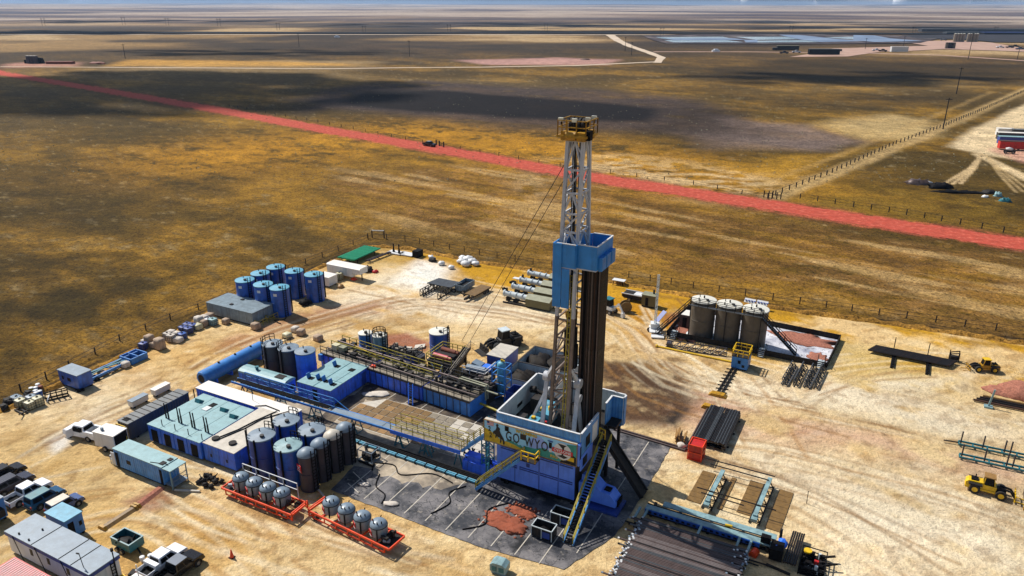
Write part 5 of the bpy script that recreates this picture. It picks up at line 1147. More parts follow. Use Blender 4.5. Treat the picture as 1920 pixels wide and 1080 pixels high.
b = MB(); b.cyl((0,0,.12),(2.6,1.1,.12),.14,n=8); solo('pipe', 'tan pipe lying beside the open porch of the crew cabin', 'pipe', b, M['tan_roof'], -64.2, 43.6, 0, 0)
b = MB()
for k in range(14): x, y = rn.uniform(0, 3.2), rn.uniform(0, 1.6); b.blob((x,y,.25),(.35,.3,.3),k,7,4,.4); b.bar((x,y,.2),(x+rn.uniform(-.8,.8),y+rn.uniform(-.5,.5),rn.uniform(.3,.9)),.09)
solo('pump_manifold', 'black tangle of valves and hoses below the tan roofed power house', 'manifold', b, M['dark'], -64.0, 45.6, 0, 0)
# ------------------------------------------------------------------ service bridge, cable tray, pump skid
t = T('pump_skid', 'black pump skid in a grey cage beside the dark silos', 'pump', -50.2, 57.6, .06)
b = MB()
for k in range(10): x, y = rn.uniform(.2, 1.8), rn.uniform(.2, 1.4); b.cyl((x,y,.3),(x+rn.uniform(-.6,.6),y+rn.uniform(-.6,.6),rn.uniform(.5,1.1)),.17,n=8)
b.box(.3,.3,.1,1.6,1.2,.7); b.build('pump_body', M['dark'], t)
b = MB()
for x in (0, 2):
    for y in (0, 1.6): b.bar((x,y,0),(x,y,1.4),.08)
for z in (.05, 1.4):
    for q in (((0,0),(2,0)),((0,1.6),(2,1.6)),((0,0),(0,1.6)),((2,0),(2,1.6))): b.bar((*q[0],z),(*q[1],z),.08)
b.build('cage', M['pod_grey'], t); b = MB(); b.cyl((.3,-.3,.15),(2.6,-.4,.1),.12,n=8); b.cyl((2.2,.2,.15),(2.8,-1.0,.1),.1,n=8); b.build('hose', M['black'], t)
br = T('service_bridge', 'long blue elevated cable bridge running from the cabins to the yellow railed platform', 'bridge', -75.0, 62.0)
b = MB(); L_ = 31.6
for y in (0, 1.1): b.bar((0,y,2.05),(L_,y,2.05),.12,.28)
b.build('side_beam', M['sky_blue'], br)
b = MB()
for x in np.arange(.4, 24, 1.0): b.bar((x,0,2.0),(x,1.1,2.0),.12,.1)
b.build('cross_bar', M['steel_cyan'], br); b = MB(); b.prof([(17.2,2.14),(25,2.14),(25,2.2),(17.2,2.2)], .08, 1.02); b.box(24.5,.08,2.1,31.5,1.02,2.16); b.build('cover_plate', M['grey_roof'], br)
for x in (2, 8, 14, 20.5, 27.5, 31):
    b = MB()
    for y in (0, 1.1): b.bar((x-.7,y,0),(x,y,1.9),.1); b.bar((x+.7,y,0),(x,y,1.9),.1); b.bar((x-.45,y,.6),(x+.45,y,.6),.08)
    b.bar((x-.7,0,.06),(x-.7,1.1,.06),.1); b.bar((x+.7,0,.06),(x+.7,1.1,.06),.1); b.bar((x,0,1.85),(x,1.1,1.85),.1); b.build('trestle', M['teal'], br)
b = MB(); b.rail([(1.5,1.15,2.25),(16.8,1.15,2.25)],1.1,2.2,.09,(.5,))
for x in np.arange(1.5, 16, 4.4): b.bar((x,1.15,2.25),(x+2.2,1.15,3.35),.08); b.bar((x+4.4,1.15,2.25),(x+2.2,1.15,3.35),.08)
b.build('handrail', M['sky_blue'], br)
b = MB()
for y in (.25,.45,.65,.85): b.bar((.5,y,2.28),(16.5,y,2.28),.1)
b.build('cable', M['black'], br)
pf = T('walkway_platform', 'walkway platform with double yellow railings between the blue bridge and the rig', 'platform', -48.6, 61.9)
b = MB(); b.box(0,.0,2.05,9.8,2.3,2.2); b.build('deck', M['deck'], pf); b = MB(); b.bar((0,-.08,2.05),(9.8,-.08,2.05),.1,.5); b.build('side_beam', M['blue_plain'], pf)
for y in (.05, 1.1, 2.25): b = MB(); b.rail([(0,y,2.2),(9.6,y,2.2)],1.1,1.6,.065,(.5,)); b.build('railing', M['rail_yellow'], pf)
for x in (1, 5.2, 9.4):
    b = MB(); b.bar((x,.1,1.98),(x,2.2,1.98),.12)
    for y in (.1, 2.2): b.bar((x-.6,y,0),(x,y,2.05),.12); b.bar((x+.6,y,0),(x,y,2.05),.12)
    b.build('trestle', M['teal'], pf)
b = MB()
for y in (.2, 1.5): b.bar((9.8,y,2.1),(13.6,y-.6,5.75),.14,.35)
b.build('ramp_beam', M['wind_blue'], pf); b = MB(); b.bar((9.8,.85,2.15),(13.6,.25,5.8),1.2,.06); b.build('ramp_deck', M['tan_roof'], pf)
for y in (.2, 1.5): b = MB(); b.rail([(9.8,y,2.25),(13.6,y-.6,5.95)],1.0,1.2,.07,(.5,)); b.build('railing', M['rail_yellow'], pf)
b = MB(); b.truss((12.6,.0,.1),(12.6,.0,4.6),(.9,0,0),6,.09); b.truss((12.6,1.2,.1),(12.6,1.2,4.6),(.9,0,0),6,.09); b.build('tower_leg', M['teal'], pf)
ct = T('cable_tray', 'turquoise segmented cable tray on the ground in front of the bridge', 'cable tray', -55.0, 60.3, .06, -1.5)
b = MB()
for k in range(14): b.box(k*1.4,.0,.12,k*1.4+1.28,.16,.3); b.box(k*1.4,.26,.12,k*1.4+1.28,.42,.3)
b.build('tray', M['cyan_top'], ct); b = MB()
for k in range(15): b.box(k*1.4-.1,-.1,0,k*1.4-.02,.52,.36)
b.build('bracket', M['black'], ct); b = MB()
for y in (.9,1.15,1.4): b.cyl((0,y,.1),(19,y,.1),.09,n=7)
b.build('cable', M['black'], ct)
b = MB(); b.box(0,0,0,4.2,1.6,1.3); b.box(.2,.2,1.31,2.2,1.3,1.9); t = T('hydraulic_unit', 'dark blue hydraulic unit and pipework tucked against the left side of the rig', 'hydraulic unit', -38.4, 61.6, .06); b.build('body', M['royal_blue'], t)
b = MB()
for k in range(12): x, y = rn.uniform(0, 4), rn.uniform(0, 1.6); b.cyl((x,y,1.4),(x+rn.uniform(-1,1),y+rn.uniform(-.6,.6),1.5+rn.uniform(0,.5)),.1,n=6)
b.build('pipework', M['dark'], t)
# ------------------------------------------------------------------ blue cabins behind
t, rf = box_unit('pump_house', 'blue cabin with wide turquoise roof and four open hatches beside the mud tanks', -66.6, 65.6, 5.7, 8.0, 2.42, 'royal_blue', 'cyan_roof', 'cabin', over=.04, doors=((2.6, 3.4, 2.0),))
b = MB(); b.box(2.8,.0,2.51,2.86,8.0,2.55); b.box(4.6,1.5,2.51,4.64,6,2.54); b.box(0,2.4,2.51,5.7,2.44,2.54); b.build('roof_seam', M['teal'], rf)
for (x, y) in ((.8,1.2),(2.2,1.5),(3.2,1.5),(4.6,1.2),(1.6,5.6)):
    b = MB(); b.box(x,y,2.51,x+.7,y+.7,2.56); h_ = b.build('hatch', M['black'], rf); b = MB(); b.prof([(x-.08,2.56),(x,2.56),(x-.2,3.2),(x-.28,3.2)],y,y+.7); b.build('lid', M['sky_blue'], h_)
b = MB(); b.box(4.0,5.6,2.51,4.8,6.4,2.57); b.build('hatch', M['black'], rf); b = MB(); b.box(5.705,6.4,.3,5.73,7.3,2.1); b.build('door', M['navy'], t)
t = T('cabin', 'rounded roof blue cabin with a roof vent, behind the white roofed container', 'cabin', -76.3, 64.5)
b = MB(); b.profy([(0,.3),(2.1,.3),(2.1,2.1),(0,2.1)],0,8.4); b.build('wall', M['blue'], t)
b = MB(); b.profy([(-.05,2.1),(2.15,2.1),(2.1,2.32),(1.7,2.52),(1.05,2.6),(.4,2.52),(0,2.32)],-.05,8.45); rf = b.build('roof', M['cyan_roof'], t)
b = MB(); b.cyl((2.6,1,2.58),(2.6,1,3.0),.2,n=10); b.cyl((2.6,1,3.0),(2.6,1,3.1),.28,n=10); b.build('roof_vent', M['teal'], rf); b = MB(); b.box(6.2,.5,2.5,7.6,1.5,2.63); b.build('roof_hatch', M['dark'], rf)
b = MB(); b.cyl((8.46,1.4,1.2),(8.5,1.4,1.2),.4,n=14); b.build('fan', M['dark'], t); b = MB(); b.box(.2,.2,0,8.2,.5,.29); b.box(.2,1.6,0,8.2,1.9,.29); b.build('skid', M['black'], t)
t = T('horizontal_tank', 'long horizontal blue tank on saddles behind the cabins', 'tank', -80.5, 61.9)
b = MB(); b.cyl((0,0,1.3),(0,11.0,1.3),1.05,n=24,caps=False)
for y, s in ((0,-1),(11.0,1)): b.cyl((0,y,1.3),(0,y+s*.22,1.3),1.05,.9,n=24)
b.build('shell', M['sky_blue'], t); b = MB()
for y in (1.5, 4.2, 7.0, 9.8): b.box(-.9,y,0,.9,y+.25,.6)
b.build('saddle', M['blue_plain'], t); b = MB()
for y in (3, 6, 9): b.cyl((0,y,2.3),(0,y,2.5),.16,n=8)
b.build('hatch', M['dark'], t); b = MB(); b.cyl((0,-.23,1.3),(0,-.26,1.3),.6,n=16); b.build('manway', M['dark'], t)
# ------------------------------------------------------------------ mud tanks
def greeble(t, name, n, x0, x1, y0, y1, z, mats, seed, s=1.0, hmax=.9):
    rn = random.Random(seed); bs = [MB() for _ in mats]
    for k in range(n):
        b = bs[rn.randrange(len(mats))]; x, y = rn.uniform(x0, x1), rn.uniform(y0, y1); k_ = rn.random()
        if k_ < .4: a, c, h = rn.uniform(.15,.5)*s, rn.uniform(.12,.4)*s, rn.uniform(.2,hmax); b.box(x-a,y-c,z,x+a,y+c,z+h)
        elif k_ < .7: b.cyl((x,y,z),(x,y,z+rn.uniform(.3,hmax+.2)),rn.uniform(.1,.25)*s,n=8)
        else: l = rn.uniform(.6,2.2)*s; b.cyl((x,y,z+rn.uniform(.1,.5)),(x+(l if rn.random()<.6 else 0),y+(l*.5 if rn.random()<.5 else 0.01),z+rn.uniform(.1,.6)),rn.uniform(.06,.14),n=7)
    for b, m, nm in zip(bs, mats, name): 
        if b.v: b.build(nm, M[m], t)
for i, (x0, x1, l) in enumerate(((-70.0, -61.2, 'left mud tank with totes on deck beside the turquoise roofed cabin'), (-61.0, -51.2, 'middle mud tank with blue stained wall and an orange cover on deck'), (-51.0, -43.4, 'right mud tank with steep stair against its stained blue wall'))):
    k = (x0 + 61)/20*-1.75 + 73.35; t = T('mud_tank', l, 'mud tank', x0, k, .06, -5, 'mud tanks in a row'); L_ = x1 - x0
    b = MB(); b.box(0,0,.1,L_,4.6,2.2); b.build('wall', M[('royal_blue','royal_blue','sky_blue')[i]], t)
    b = MB()
    for x in np.arange(.5, L_, 1.1): b.box(x,-.06,.1,x+.08,-.002,2.2)
    b.box(0,-.09,2.06,L_,-.002,2.28); b.build('stiffener', M['grime'], t)
    b = MB(); b.box(0,0,2.2,L_,4.6,2.26); b.build('deck', M['grime'], t)
    b = MB(); b.box(0,.1,2.262,L_,1.0,2.3); b.box(.3,2.4,2.262,L_-.3,3.1,2.3); b.build('walkway', M['deck'], t)
    b = MB(); b.rail([(0,.05,2.3),(L_,.05,2.3)],1.05,1.3,.075,(.5,)); b.build('railing', M['dark'], t)
    b = MB(); b.rail([(0,2.3,2.3),(L_,2.3,2.3)],1.05,1.5,.09,(.5,)); b.rail([(0,4.5,2.3),(L_,4.5,2.3)],1.05,1.5,.08,(.5,)); b.build('railing', M['rail_yellow' if i < 2 else 'grime'], t)
    greeble(t, ('agitator','pipework','motor'), 34, .4, L_-1, 1.2, 4.3, 2.28, ('grime','dark','deck'), 20+i, 1, .8)
    b = MB(); b.cyl((0,3.6,2.75),(L_,3.6,2.75),.16,n=8); b.cyl((0,1.4,2.55),(L_,1.4,2.55),.1,n=8); b.build('flow_pipe', M['pipe_brown'], t)
    if i == 0:
        for x, m in ((1.0,'tote'),(2.4,'olive_roof')): b = MB(); b.box(x,1.3,2.3,x+1.0,2.2,3.3); b.build('additive_tote', M[m], t)
        b = MB(); b.box(-.02,-.5,1.2,.6,-.1,2.2); b.build('panel', M['sky_blue'], t)
        b = MB(); b.bar((4.4,2.6,2.3),(4.4,2.6,3.6),.1); b.bar((4.4,2.6,3.4),(8.6,2.6,3.0),.1); b.build('yellow_pipe', M['yellow'], t)
    if i == 1: b = MB(); b.blob((.6,.7,2.4),(.5,.3,.25),3); b.build('tarp', M['orange'], t)
    if i == 2:
        b = MB(); b.bar((-1.2,-1.7,.1),(-2.4,-.1,2.2),.12,.2); b.bar((-.5,-1.7,.1),(-1.7,-.1,2.2),.12,.2); b.build('stair_stringer', M['blue_plain'], t)
        b = MB()
        for q in np.linspace(.05,.95,9): b.bar((-1.2-1.2*q,-1.7+1.6*q,.1+2.1*q),(-.5-1.2*q,-1.7+1.6*q,.1+2.1*q),.2,.04)
        b.build('stair_tread', M['black'], t)
tank('storage_tank','pale topped blue upright tank behind the left mud tank, left one of two',-66.5,80.2,1.0,3.8,'sky_blue','tank_lid','upright tanks behind the mud tanks',ladder=-30)
tank('storage_tank','light blue upright tank with rusty pipes on top, right one of two',-64.0,80.4,1.0,3.9,'steel_cyan','tank_lid','upright tanks behind the mud tanks',ladder=-20,catw=(0,340,30))
tank('storage_tank','wide blue tank with white lid standing apart behind the shakers',-57.0,85.8,1.5,3.8,'tank_blue','tank_lid',ladder=0,catw=(-30,60,30))
t, rf = box_unit('settling_tank','dark navy settling tank with round end beside the upright tanks',-62.6,79.6,5.2,2.2,2.0,'navy','grime','tank')
greeble(t,('valve','pipework'),26,.3,4.9,.2,2.0,2.08,('grime','deck'),31,.9,.6); b = MB(); b.cyl((5.2,1.1,.3),(5.2,1.1,2.0),1.05,n=16); b.build('end', M['silo_dark'], t)
b = MB(); b.rail([(0,-.05,2.1),(5.2,-.05,2.1),(5.2,2.2,2.1)],1.0,1.3,.07,(.5,)); b.build('railing', M['dark'], t)
for (u, v, a, l) in ((-63.3,84.2,5,'white board lying on red soil behind the settling tank, left'),(-60.6,83.4,-20,'white board lying on red soil behind the settling tank, right'),(-61.6,85.6,25,'tan board leaning near the white boards on red soil')):
    b = MB(); b.prof([(0,.0),(1.6,.25),(1.6,.31),(0,.06)],0,1.2); solo('board', l, 'board', b, M['tan_roof' if 'tan' in l else 'white'], u, v, 0, a, 'boards on the red soil')
# shakers, cabin, gas buster
t = T('shaker_unit','raised shale shaker deck with two pink motors between railings','shaker',-55.2,79.6,.06)
b = MB(); b.box(0,0,2.0,4.2,4.4,2.2)
for x in (.2,4.0):
    for y in (.2,4.2): b.bar((x,y,0),(x,y,2.0),.2)
b.box(.3,.3,.8,3.9,4.1,1.9); b.build('deck', M['grime'], t)
for y, m in ((.9,'pink'),(3.0,'rust')): b = MB(); b.cyl((.7,y,2.75),(3.2,y-.2,2.75),.36,n=12); b.cyl((3.2,y-.2,2.75),(3.7,y-.25,2.75),.26,n=10); b.build('motor', M[m], t)
b = MB(); b.box(.4,1.5,2.2,3.6,2.4,2.7); b.box(.3,.4,2.2,.7,1.4,2.5); b.build('screen', M['dark'], t)
b = MB(); b.rail([(0,4.4,2.2),(0,0,2.2),(4.2,0,2.2)],1.0,1.2,.09,(.5,)); b.rail([(0,4.4,2.2),(4.2,4.4,2.2)],1.0,.8,.08,(.5,)); b.build('railing', M['rail_yellow'], t)
b = MB(); b.bar((2.0,-.4,.3),(1.2,-.6,2.2),.14); b.bar((2.4,-.4,.3),(3.0,-.6,2.2),.14); b.build('strut', M['lining'], t)
t = T('conveyor','dark inclined conveyor trough running from the shakers toward the mud tanks','conveyor',-50.8,78.0,.06,0)
b = MB(); b.bar((0,0,1.2),(-.6,6.8,2.6),.9,.16); b.bar((-.45,0,1.4),(-1.05,6.8,2.8),.08,.5); b.bar((.45,0,1.4),(-.15,6.8,2.8),.08,.5); b.bar((0,.5,0),(0,.5,1.2),.2); b.bar((-.5,6,0),(-.5,6,2.4),.2); b.build('trough', M['grime'], t)
b = MB(); b.rail([(.5,0,1.6),(-.1,6.8,3.0)],.9,1.6,.07,(.5,)); b.build('railing', M['deck'], t)
t = T('centrifuge','grey centrifuge set on a dark stand beside the cabin with the pale roof','centrifuge',-49.2,79.6,.06)
b = MB(); b.box(0,0,0,3.6,3.0,1.7); b.build('stand', M['dark'], t); b = MB(); b.cyl((.4,.6,2.2),(3.2,.8,2.2),.5,n=14); b.prof([(.3,1.7),(2.0,1.7),(2.0,2.3),(.6,2.6)],1.5,2.8); b.build('drum', M['pod_grey'], t); b = MB(); b.box(2.2,1.5,1.7,3.4,2.7,2.3); b.build('motor', M['blue_plain'], t); b = MB(); b.rail([(0,-.1,1.7),(3.6,-.1,1.7),(3.6,3.0,1.7)],1.0,1.2,.08,(.5,)); b.build('railing', M['white'], t)
t, rf = box_unit('control_cabin','dark blue control cabin with plain pale roof among the shakers',-48.0,84.4,2.9,4.2,2.55,'navy','tan_roof','cabin',z0=.6)
b = MB(); b.box(.1,.1,0,2.8,4.1,.59); b.build('stand', M['dark'], t)
t = T('gas_buster','upright light blue vessel in a blue frame, in front of the dark pits','vessel',-42.3,78.3,.06)
b = MB(); b.lathe([(.01,.5),(.62,.7),(.62,5.0),(.55,5.25),(.3,5.42),(.01,5.45)],20); b.build('vessel', M['cyan_top'], t); b = MB()
for x in (-.95,.95):
    for y in (-.95,.95): b.bar((x,y,0),(x,y,4.9),.14)
for z in (1.2,2.5,3.8,4.9):
    for q in (((-.95,-.95),(.95,-.95)),((.95,-.95),(.95,.95)),((.95,.95),(-.95,.95)),((-.95,.95),(-.95,-.95))): b.bar((*q[0],z),(*q[1],z),.11)
b.bar((-.95,-.95,0),(.95,-.95,1.2),.09); b.build('frame', M['sky_blue'], t); b = MB(); b.cyl((0,0,5.4),(0,0,5.75),.14,n=8); b.bar((-.05,0,5.75),(.5,-.1,5.6),.14); b.build('valve', M['yellow'], t)
t = T('flow_line_stand','yellow flow line frame standing in front of the gas vessel','flow line',-47.0,75.2,.06,-5)
b = MB()
for y in (0,.5): b.cyl((0,y,3.2),(4.2,y,3.2),.12,n=8); b.cyl((0,y,0),(0,y,3.2),.12,n=8); b.cyl((4.2,y,1.2),(4.2,y,3.2),.12,n=8)
b.cyl((4.2,.2,2.5),(6.0,.2,2.5),.13,n=8); b.build('pipe', M['olive_roof'], t); b = MB(); b.cyl((2.6,-.6,1.0),(7.0,-1.2,1.0),.16,n=8); b.cyl((3.6,-.4,0),(3.6,-.4,2.6),.12,n=8); b.build('flow_pipe', M['rail_yellow'], t)
b = MB(); b.box(0,0,.0,3.6,3.4,2.1); solo('trip_tank','low grimy tank full of pipework between the mud tanks and the rig','tank',b,M['grime'],-46.6,75.8,.06,-5)
t = T('pipe_manifold','dirty pipe manifold cluttering the top of the grimy low tank','manifold',-46.6,75.8,2.16,-5); greeble(t,('pipework','valve','casing'),36,.3,3.3,.3,3.2,0,('grime','deck','pipe_brown'),44,1,.6)
# cuttings pits
t = T('cuttings_pit','large open steel pit of dark drill cuttings, split by a wall, behind the rig','pit',-43.6,80.4,.06)
b = MB()
for q in ((0,0,8.2,.15),(0,5.0,8.2,5.15),(0,10.6,8.2,10.75),(0,.15,.15,5),(0,5.15,.15,10.6),(8.05,.15,8.2,5),(8.05,5.15,8.2,10.6)): b.box(q[0],q[1],0,q[2],q[3],2.0)
b.build('wall', M['lining'], t); b = MB(); b.box(.2,.2,0,8.0,4.95,.5); b.box(.2,5.2,0,8.0,10.55,.5)
for (x,y,a,c,h,s) in ((2.2,2.6,2.2,2.2,1.5,3),(5.5,3,2.4,1.9,.9,4),(2.0,8,2.2,2.3,1.5,5),(5.0,8.6,2.8,1.9,1.3,6)): b.blob((x,y,.5),(a,c,h),s,16,6,.2)
b.build('cuttings', M['mud'], t); b = MB(); b.box(-.05,-.05,2.0,8.2,.2,2.07); b.box(-.05,4.95,2.0,8.2,5.2,2.07); b.box(-.05,.2,2.0,.2,4.95,2.07); b.box(-.05,5.2,2.0,.2,10.6,2.07); b.box(-.05,10.6,2.0,8.2,10.8,2.07); b.build('rim', M['grime'], t)
b = MB()
for q in ((0,0,5.4,.1),(0,2.3,5.4,2.4),(0,.1,.1,2.3),(5.3,.1,5.4,2.3)): b.box(q[0],q[1],.0,q[2],q[3],1.7)
b.box(.1,.1,.3,5.3,2.3,.4); solo('open_tank','dark blue open steel tank between the gas vessel and the rig','tank',b,M['navy'],-41.2,77.3,.06)
# ------------------------------------------------------------------ three tanks in their lined bund
BU, BVV = -28.4, 108.5
o = Lsheet('bund_liner', [(-28.2,108.8),(-4.6,108.4),(-3.9,119.4),(-28.1,120.6)], 'liner_grey', .06)
for poly, s in (([(-28,109),(-24,109),(-22.5,112),(-24,118),(-28,120)],3), ([(-13,116.5),(-8,114.5),(-4.2,116),(-4.1,119.2),(-14,119.6)],4), ([(-7.8,110.4),(-4.9,109.2),(-4.7,112.4),(-6.2,113)],5)):
    b = MB(); xs = [p[0] for p in poly]; ys = [p[1] for p in poly]; cx, cy = sum(xs)/len(xs), sum(ys)/len(ys)
    b.blob((0,0,0),((max(xs)-min(xs))/2,(max(ys)-min(ys))/2,.1),s,22,6,.3); solo('soil_patch', ('','','','red soil spread at the left end of the lined bund','red soil spread along the back right of the lined bund','small red soil patch in the right front corner of the bund')[s], 'soil', b, M['soil_pink'], cx, cy, .06, 0, 'red soil in the bund')
wt = T('bund_wall', 'low dark steel wall boxing in the three tan tanks', 'bund wall', 0, 0)
for a, c in (((-28.4,108.6),(-4.4,108.2)),((-4.4,108.2),(-3.6,119.6)),((-3.6,119.6),(-28.3,120.9)),((-28.3,120.9),(-28.4,108.6))):
    b = MB(); b.bar((*a,.45),(*c,.45),.1,.9); n = 12
    for k in range(n+1): p = Vector((*a,.45)).lerp(Vector((*c,.45)),k/n); b.bar(p-Vector((0,0,.45)),p+Vector((0,0,.48)),.16)
    b.build('panel', M['dark'], wt)
for i, (u, l) in enumerate(((-23.6,'tan storage tank with white lid at the left of the three in the bund'),(-19.6,'tan storage tank with white lid in the middle of the three'),(-15.6,'tan storage tank with white lid at the right, where the steep stair starts'))):
    t = tank('storage_tank', l, u, 111.0, 1.92, 6.2, 'tank_tan', 'tank_lid', 'tan tanks in the bund', ladder=None, gauge=False)
    b = MB(); b.lathe([(2.3,.06),(2.3,.12),(1.9,.14)],28); b.build('base_ring', M['lining'], t)
    b = MB(); b.cyl((0,0,6.5),(0,0,6.9),.12,n=8); b.cyl((-.6,-.9,6.4),(-.6,-.9,6.75),.1,n=8); b.build('vent', M['dark'], t)
cw = T('tank_walkway', 'dark steel walkway and two long stairs serving the tops of the tan tanks', 'walkway', -23.6, 108.7)
b = MB(); b.box(-1.6,-.1,5.75,9.4,.6,5.85); b.build('deck', M['pipe_grey'], cw)
for y in (-.1,.6): b = MB(); b.rail([(-1.6,y,5.85),(9.4,y,5.85)],1.05,1.3,.07,(.5,)); b.build('railing', M['dark'], cw)
for nm, a, c, sd_ in (('stair',(-6.4,-1.2,.1),(-1.6,0,5.8),(0,.75,0)),('stair',(14.6,1.6,.1),(9.0,.3,5.8),(0,.75,0))):
    b = MB(); a, c, q = Vector(a), Vector(c), Vector(sd_); b.bar(a,c,.1,.28); b.bar(a+q,c+q,.1,.28); st = b.build('stair', M['dark'], cw); b = MB()
    for k in range(24): p = a.lerp(c,(k+.5)/24); b.bar(p,p+q,.24,.05)
    b.build('tread', M['lining'], st)
    for e in (Vector(),q): b = MB(); b.rail([a+e,c+e],1.0,1.3,.07,(.5,)); b.build('handrail', M['dark'], st)
b = MB()
for x in (-1.5,4,9.2): b.bar((x,.2,0),(x,.2,5.8),.14)
b.build('support_post', M['dark'], cw)
def stile(name, label, U, V, rot):
    t = T(name, label, 'steps', U, V, 0, rot, 'step stiles over the bund wall'); b = MB()
    for s in (-1, 1):
        for k in range(5): b.box(-.45, s*(.2+.22*k)-.11, 1.0-.2*k-.04, .45, s*(.2+.22*k)+.11, 1.0-.2*k)
    b.build('tread', M['lining'], t); b = MB()
    for x in (-.48,.48):
        for s in (-1, 1): b.bar((x,s*.1,.95),(x,s*1.15,.05),.06,.2); b.bar((x,s*.1,1.9),(x,s*1.15,1.0),.06); b.bar((x,s*1.15,0),(x,s*1.15,1.0),.06)
    b.build('frame', M['dark'], t)
stile('step_stile','grey steps over the bund wall at its left front corner',-27.2,108.6,0); stile('step_stile','grey steps over the bund wall right of the blue yellow railed shack',-13.6,108.4,0); stile('step_stile','grey steps over the bund wall at its right front corner',-5.2,108.3,0)
t, rf = box_unit('pump_shed','small brown shed with white roof inside the left end of the bund',-27.6,112.6,2.6,2.2,2.3,'pipe_brown','white_roof','shed',z0=.1,skid=False,doors=((.5,1.2,1.9),))
t = T('light_tower','white light tower trailer with tall thin lattice mast left of the tan tanks','light tower',-30.6,109.0,0,20)
b = MB(); b.box(-.9,-1.6,.5,.9,1.2,.65); b.box(-.7,-.4,.65,.7,1.0,1.5); b.build('trailer_body', M['white'], t); b = MB()
for a, c in (((.0,.0,1.5),(0,0,9.8)),): b.truss((-.16,-.1,.6),(-.16,-.1,9.8),(.32,0,0),16,.05); b.truss((-.16,.2,.6),(-.16,.2,9.8),(.32,0,0),16,.05)
b.build('mast', M['lining'], t); b = MB(); b.bar((.2,.9,1.4),(1.6,2.0,2.9),.9,.08); b.build('solar_panel', M['navy'], t); wheel(t,-.9,0,.35,.2); wheel(t,.9,0,.35,.2)
b = MB(); b.box(-.8,-3.2,.12,1.2,-1.9,.3); solo('white_slab','flat white slab on the ground in front of the light tower','slab',b,M['white'],-30.6,109.4,0,20)
# blue shack and what lies round it
t = T('shack','small blue shack with yellow railed roof standing before the bund','shack',-16.8,101.6)
b = MB(); b.box(0,0,.2,2.3,2.6,2.0); b.build('wall', M['sky_blue'], t); b = MB(); b.box(-.05,-.05,2.0,2.35,2.65,2.1); b.build('roof', M['dark'], t); b = MB(); b.rail([(0,0,2.1),(2.3,0,2.1),(2.3,2.6,2.1),(0,2.6,2.1),(0,0,2.1)],1.0,.8,.1,(.5,)); b.build('railing', M['yellow'], t)
b = MB(); b.box(.9,-.03,1.0,1.3,-.002,1.5); b.box(1.5,-.03,.5,1.9,-.002,.9); b.build('window', M['glass'], t); b = MB(); b.box(.1,.1,0,2.2,2.5,.19); b.build('skid', M['black'], t); b = MB(); b.bar((.6,2.0,2.1),(.6,2.0,4.6),.12); b.build('exhaust_pipe', M['dark'], t)
t = T('pipe_ramp','pair of dark flow lines running from the blue shack to a yellow end plate','flow line',-16.8,92.6); b = MB(); b.cyl((0,.4,.18),(.2,9.2,.18),.12,n=8); b.cyl((.55,.4,.18),(.75,9.2,.18),.12,n=8); b.build('pipe', M['pipe_dark'], t); b = MB()
for y in np.arange(.8,9,1.1): b.bar((-.5,float(y),.08),(1.2,float(y)+.3,.08),.12)
b.build('sleeper', M['dark'], t); b = MB(); b.prof([(-1.0,0),(1.5,0),(1.1,.4),(-.6,.4)],-.5,.4); b.build('end_plate', M['crown_yellow'], t)
t = T('lattice_boom','dark lattice boom section lying on the sand before the bund','lattice boom',-27.3,103.6,0,9); b = MB()
for y, z in ((0,.15),(1.3,.15),(.65,1.2)): b.bar((0,y,z),(9.2,y,z),.12)
for k in range(8):
    x, q = k*1.15, (k+1)*1.15; b.bar((x,0,.15),(q,.65,1.2),.09); b.bar((x,1.3,.15),(q,.65,1.2),.09); b.bar((q,.65,1.2),(q,0,.15),.09); b.bar((x,0,.15),(q,1.3,.15),.09)
b.box(.2,.2,.1,1.0,1.1,.9); b.build('frame', M['silo_dark'], t)
b = MB(); b.cyl((0,0,.15),(11.6,-.1,.15),.15,n=9); b.cyl((-.1,0,.15),(.15,0,.15),.28,n=10); solo('pipe','long yellow pipe lying in front of the lattice boom','pipe',b,M['yellow'],-28.6,103.6)
for i, u in enumerate((-9.4,-7.9,-6.6,-5.4)):
    t = T('truss_stand','steel lattice pipe stand lying on the sand by the bund corner','pipe stand',u,99.7+.3*i,0,-3,'lattice pipe stands by the bund'); b = MB(); b.truss((0,0,.2),(.1,6.6,.2),(0,0,.9) if i % 2 else (.9,0,0),8,.1); b.truss((0,0,1.0),(.1,6.6,1.0),(.7,0,-.8),8,.09); b.build('frame', M['pipe_grey'], t)
# pipe stack, cage, timber, flow lines
first = None; rn = random.Random(21); k0 = 0
for j in range(6):
    for i in range(24 - (j % 2)):
        if j < 4 and 2 < i < 21 and j > 0: continue
        if first is None:
            b = MB(); b.cyl((0,0,0),(0,8.6,0),.075,n=8); b.cyl((0,-.05,0),(0,.3,0),.092,n=8); b.cyl((0,8.3,0),(0,8.65,0),.092,n=8); first = b.build('drill_pipe', [M['pipe_grey']]); o = first; m2 = o.data.copy(); m2.materials[0] = M['pipe_dark']; dv = [o.data, m2]
        else: o = first.copy(); col.objects.link(o)
        o.data = rn.choice(dv)
        tag(place(o, -16.45 + i*.162 + (j % 2)*.08 + (.0 if i < 12 else .05), 79.2 + rn.uniform(-.1,.15), .22 + j*.155, rn.uniform(-.1,.1)), 'grey drill pipe in the rectangular stack behind the red cage', 'pipe', 'pipes stacked behind the red cage')
t = T('bolster','dark timber sleepers carrying the rectangular pipe stack','sleepers',-16.6,79.2)
for y in (1.0,4.3,7.6): b = MB(); b.box(-.2,y,0,4.2,y+.25,.14); b.build('sleeper', M['dark'], t)
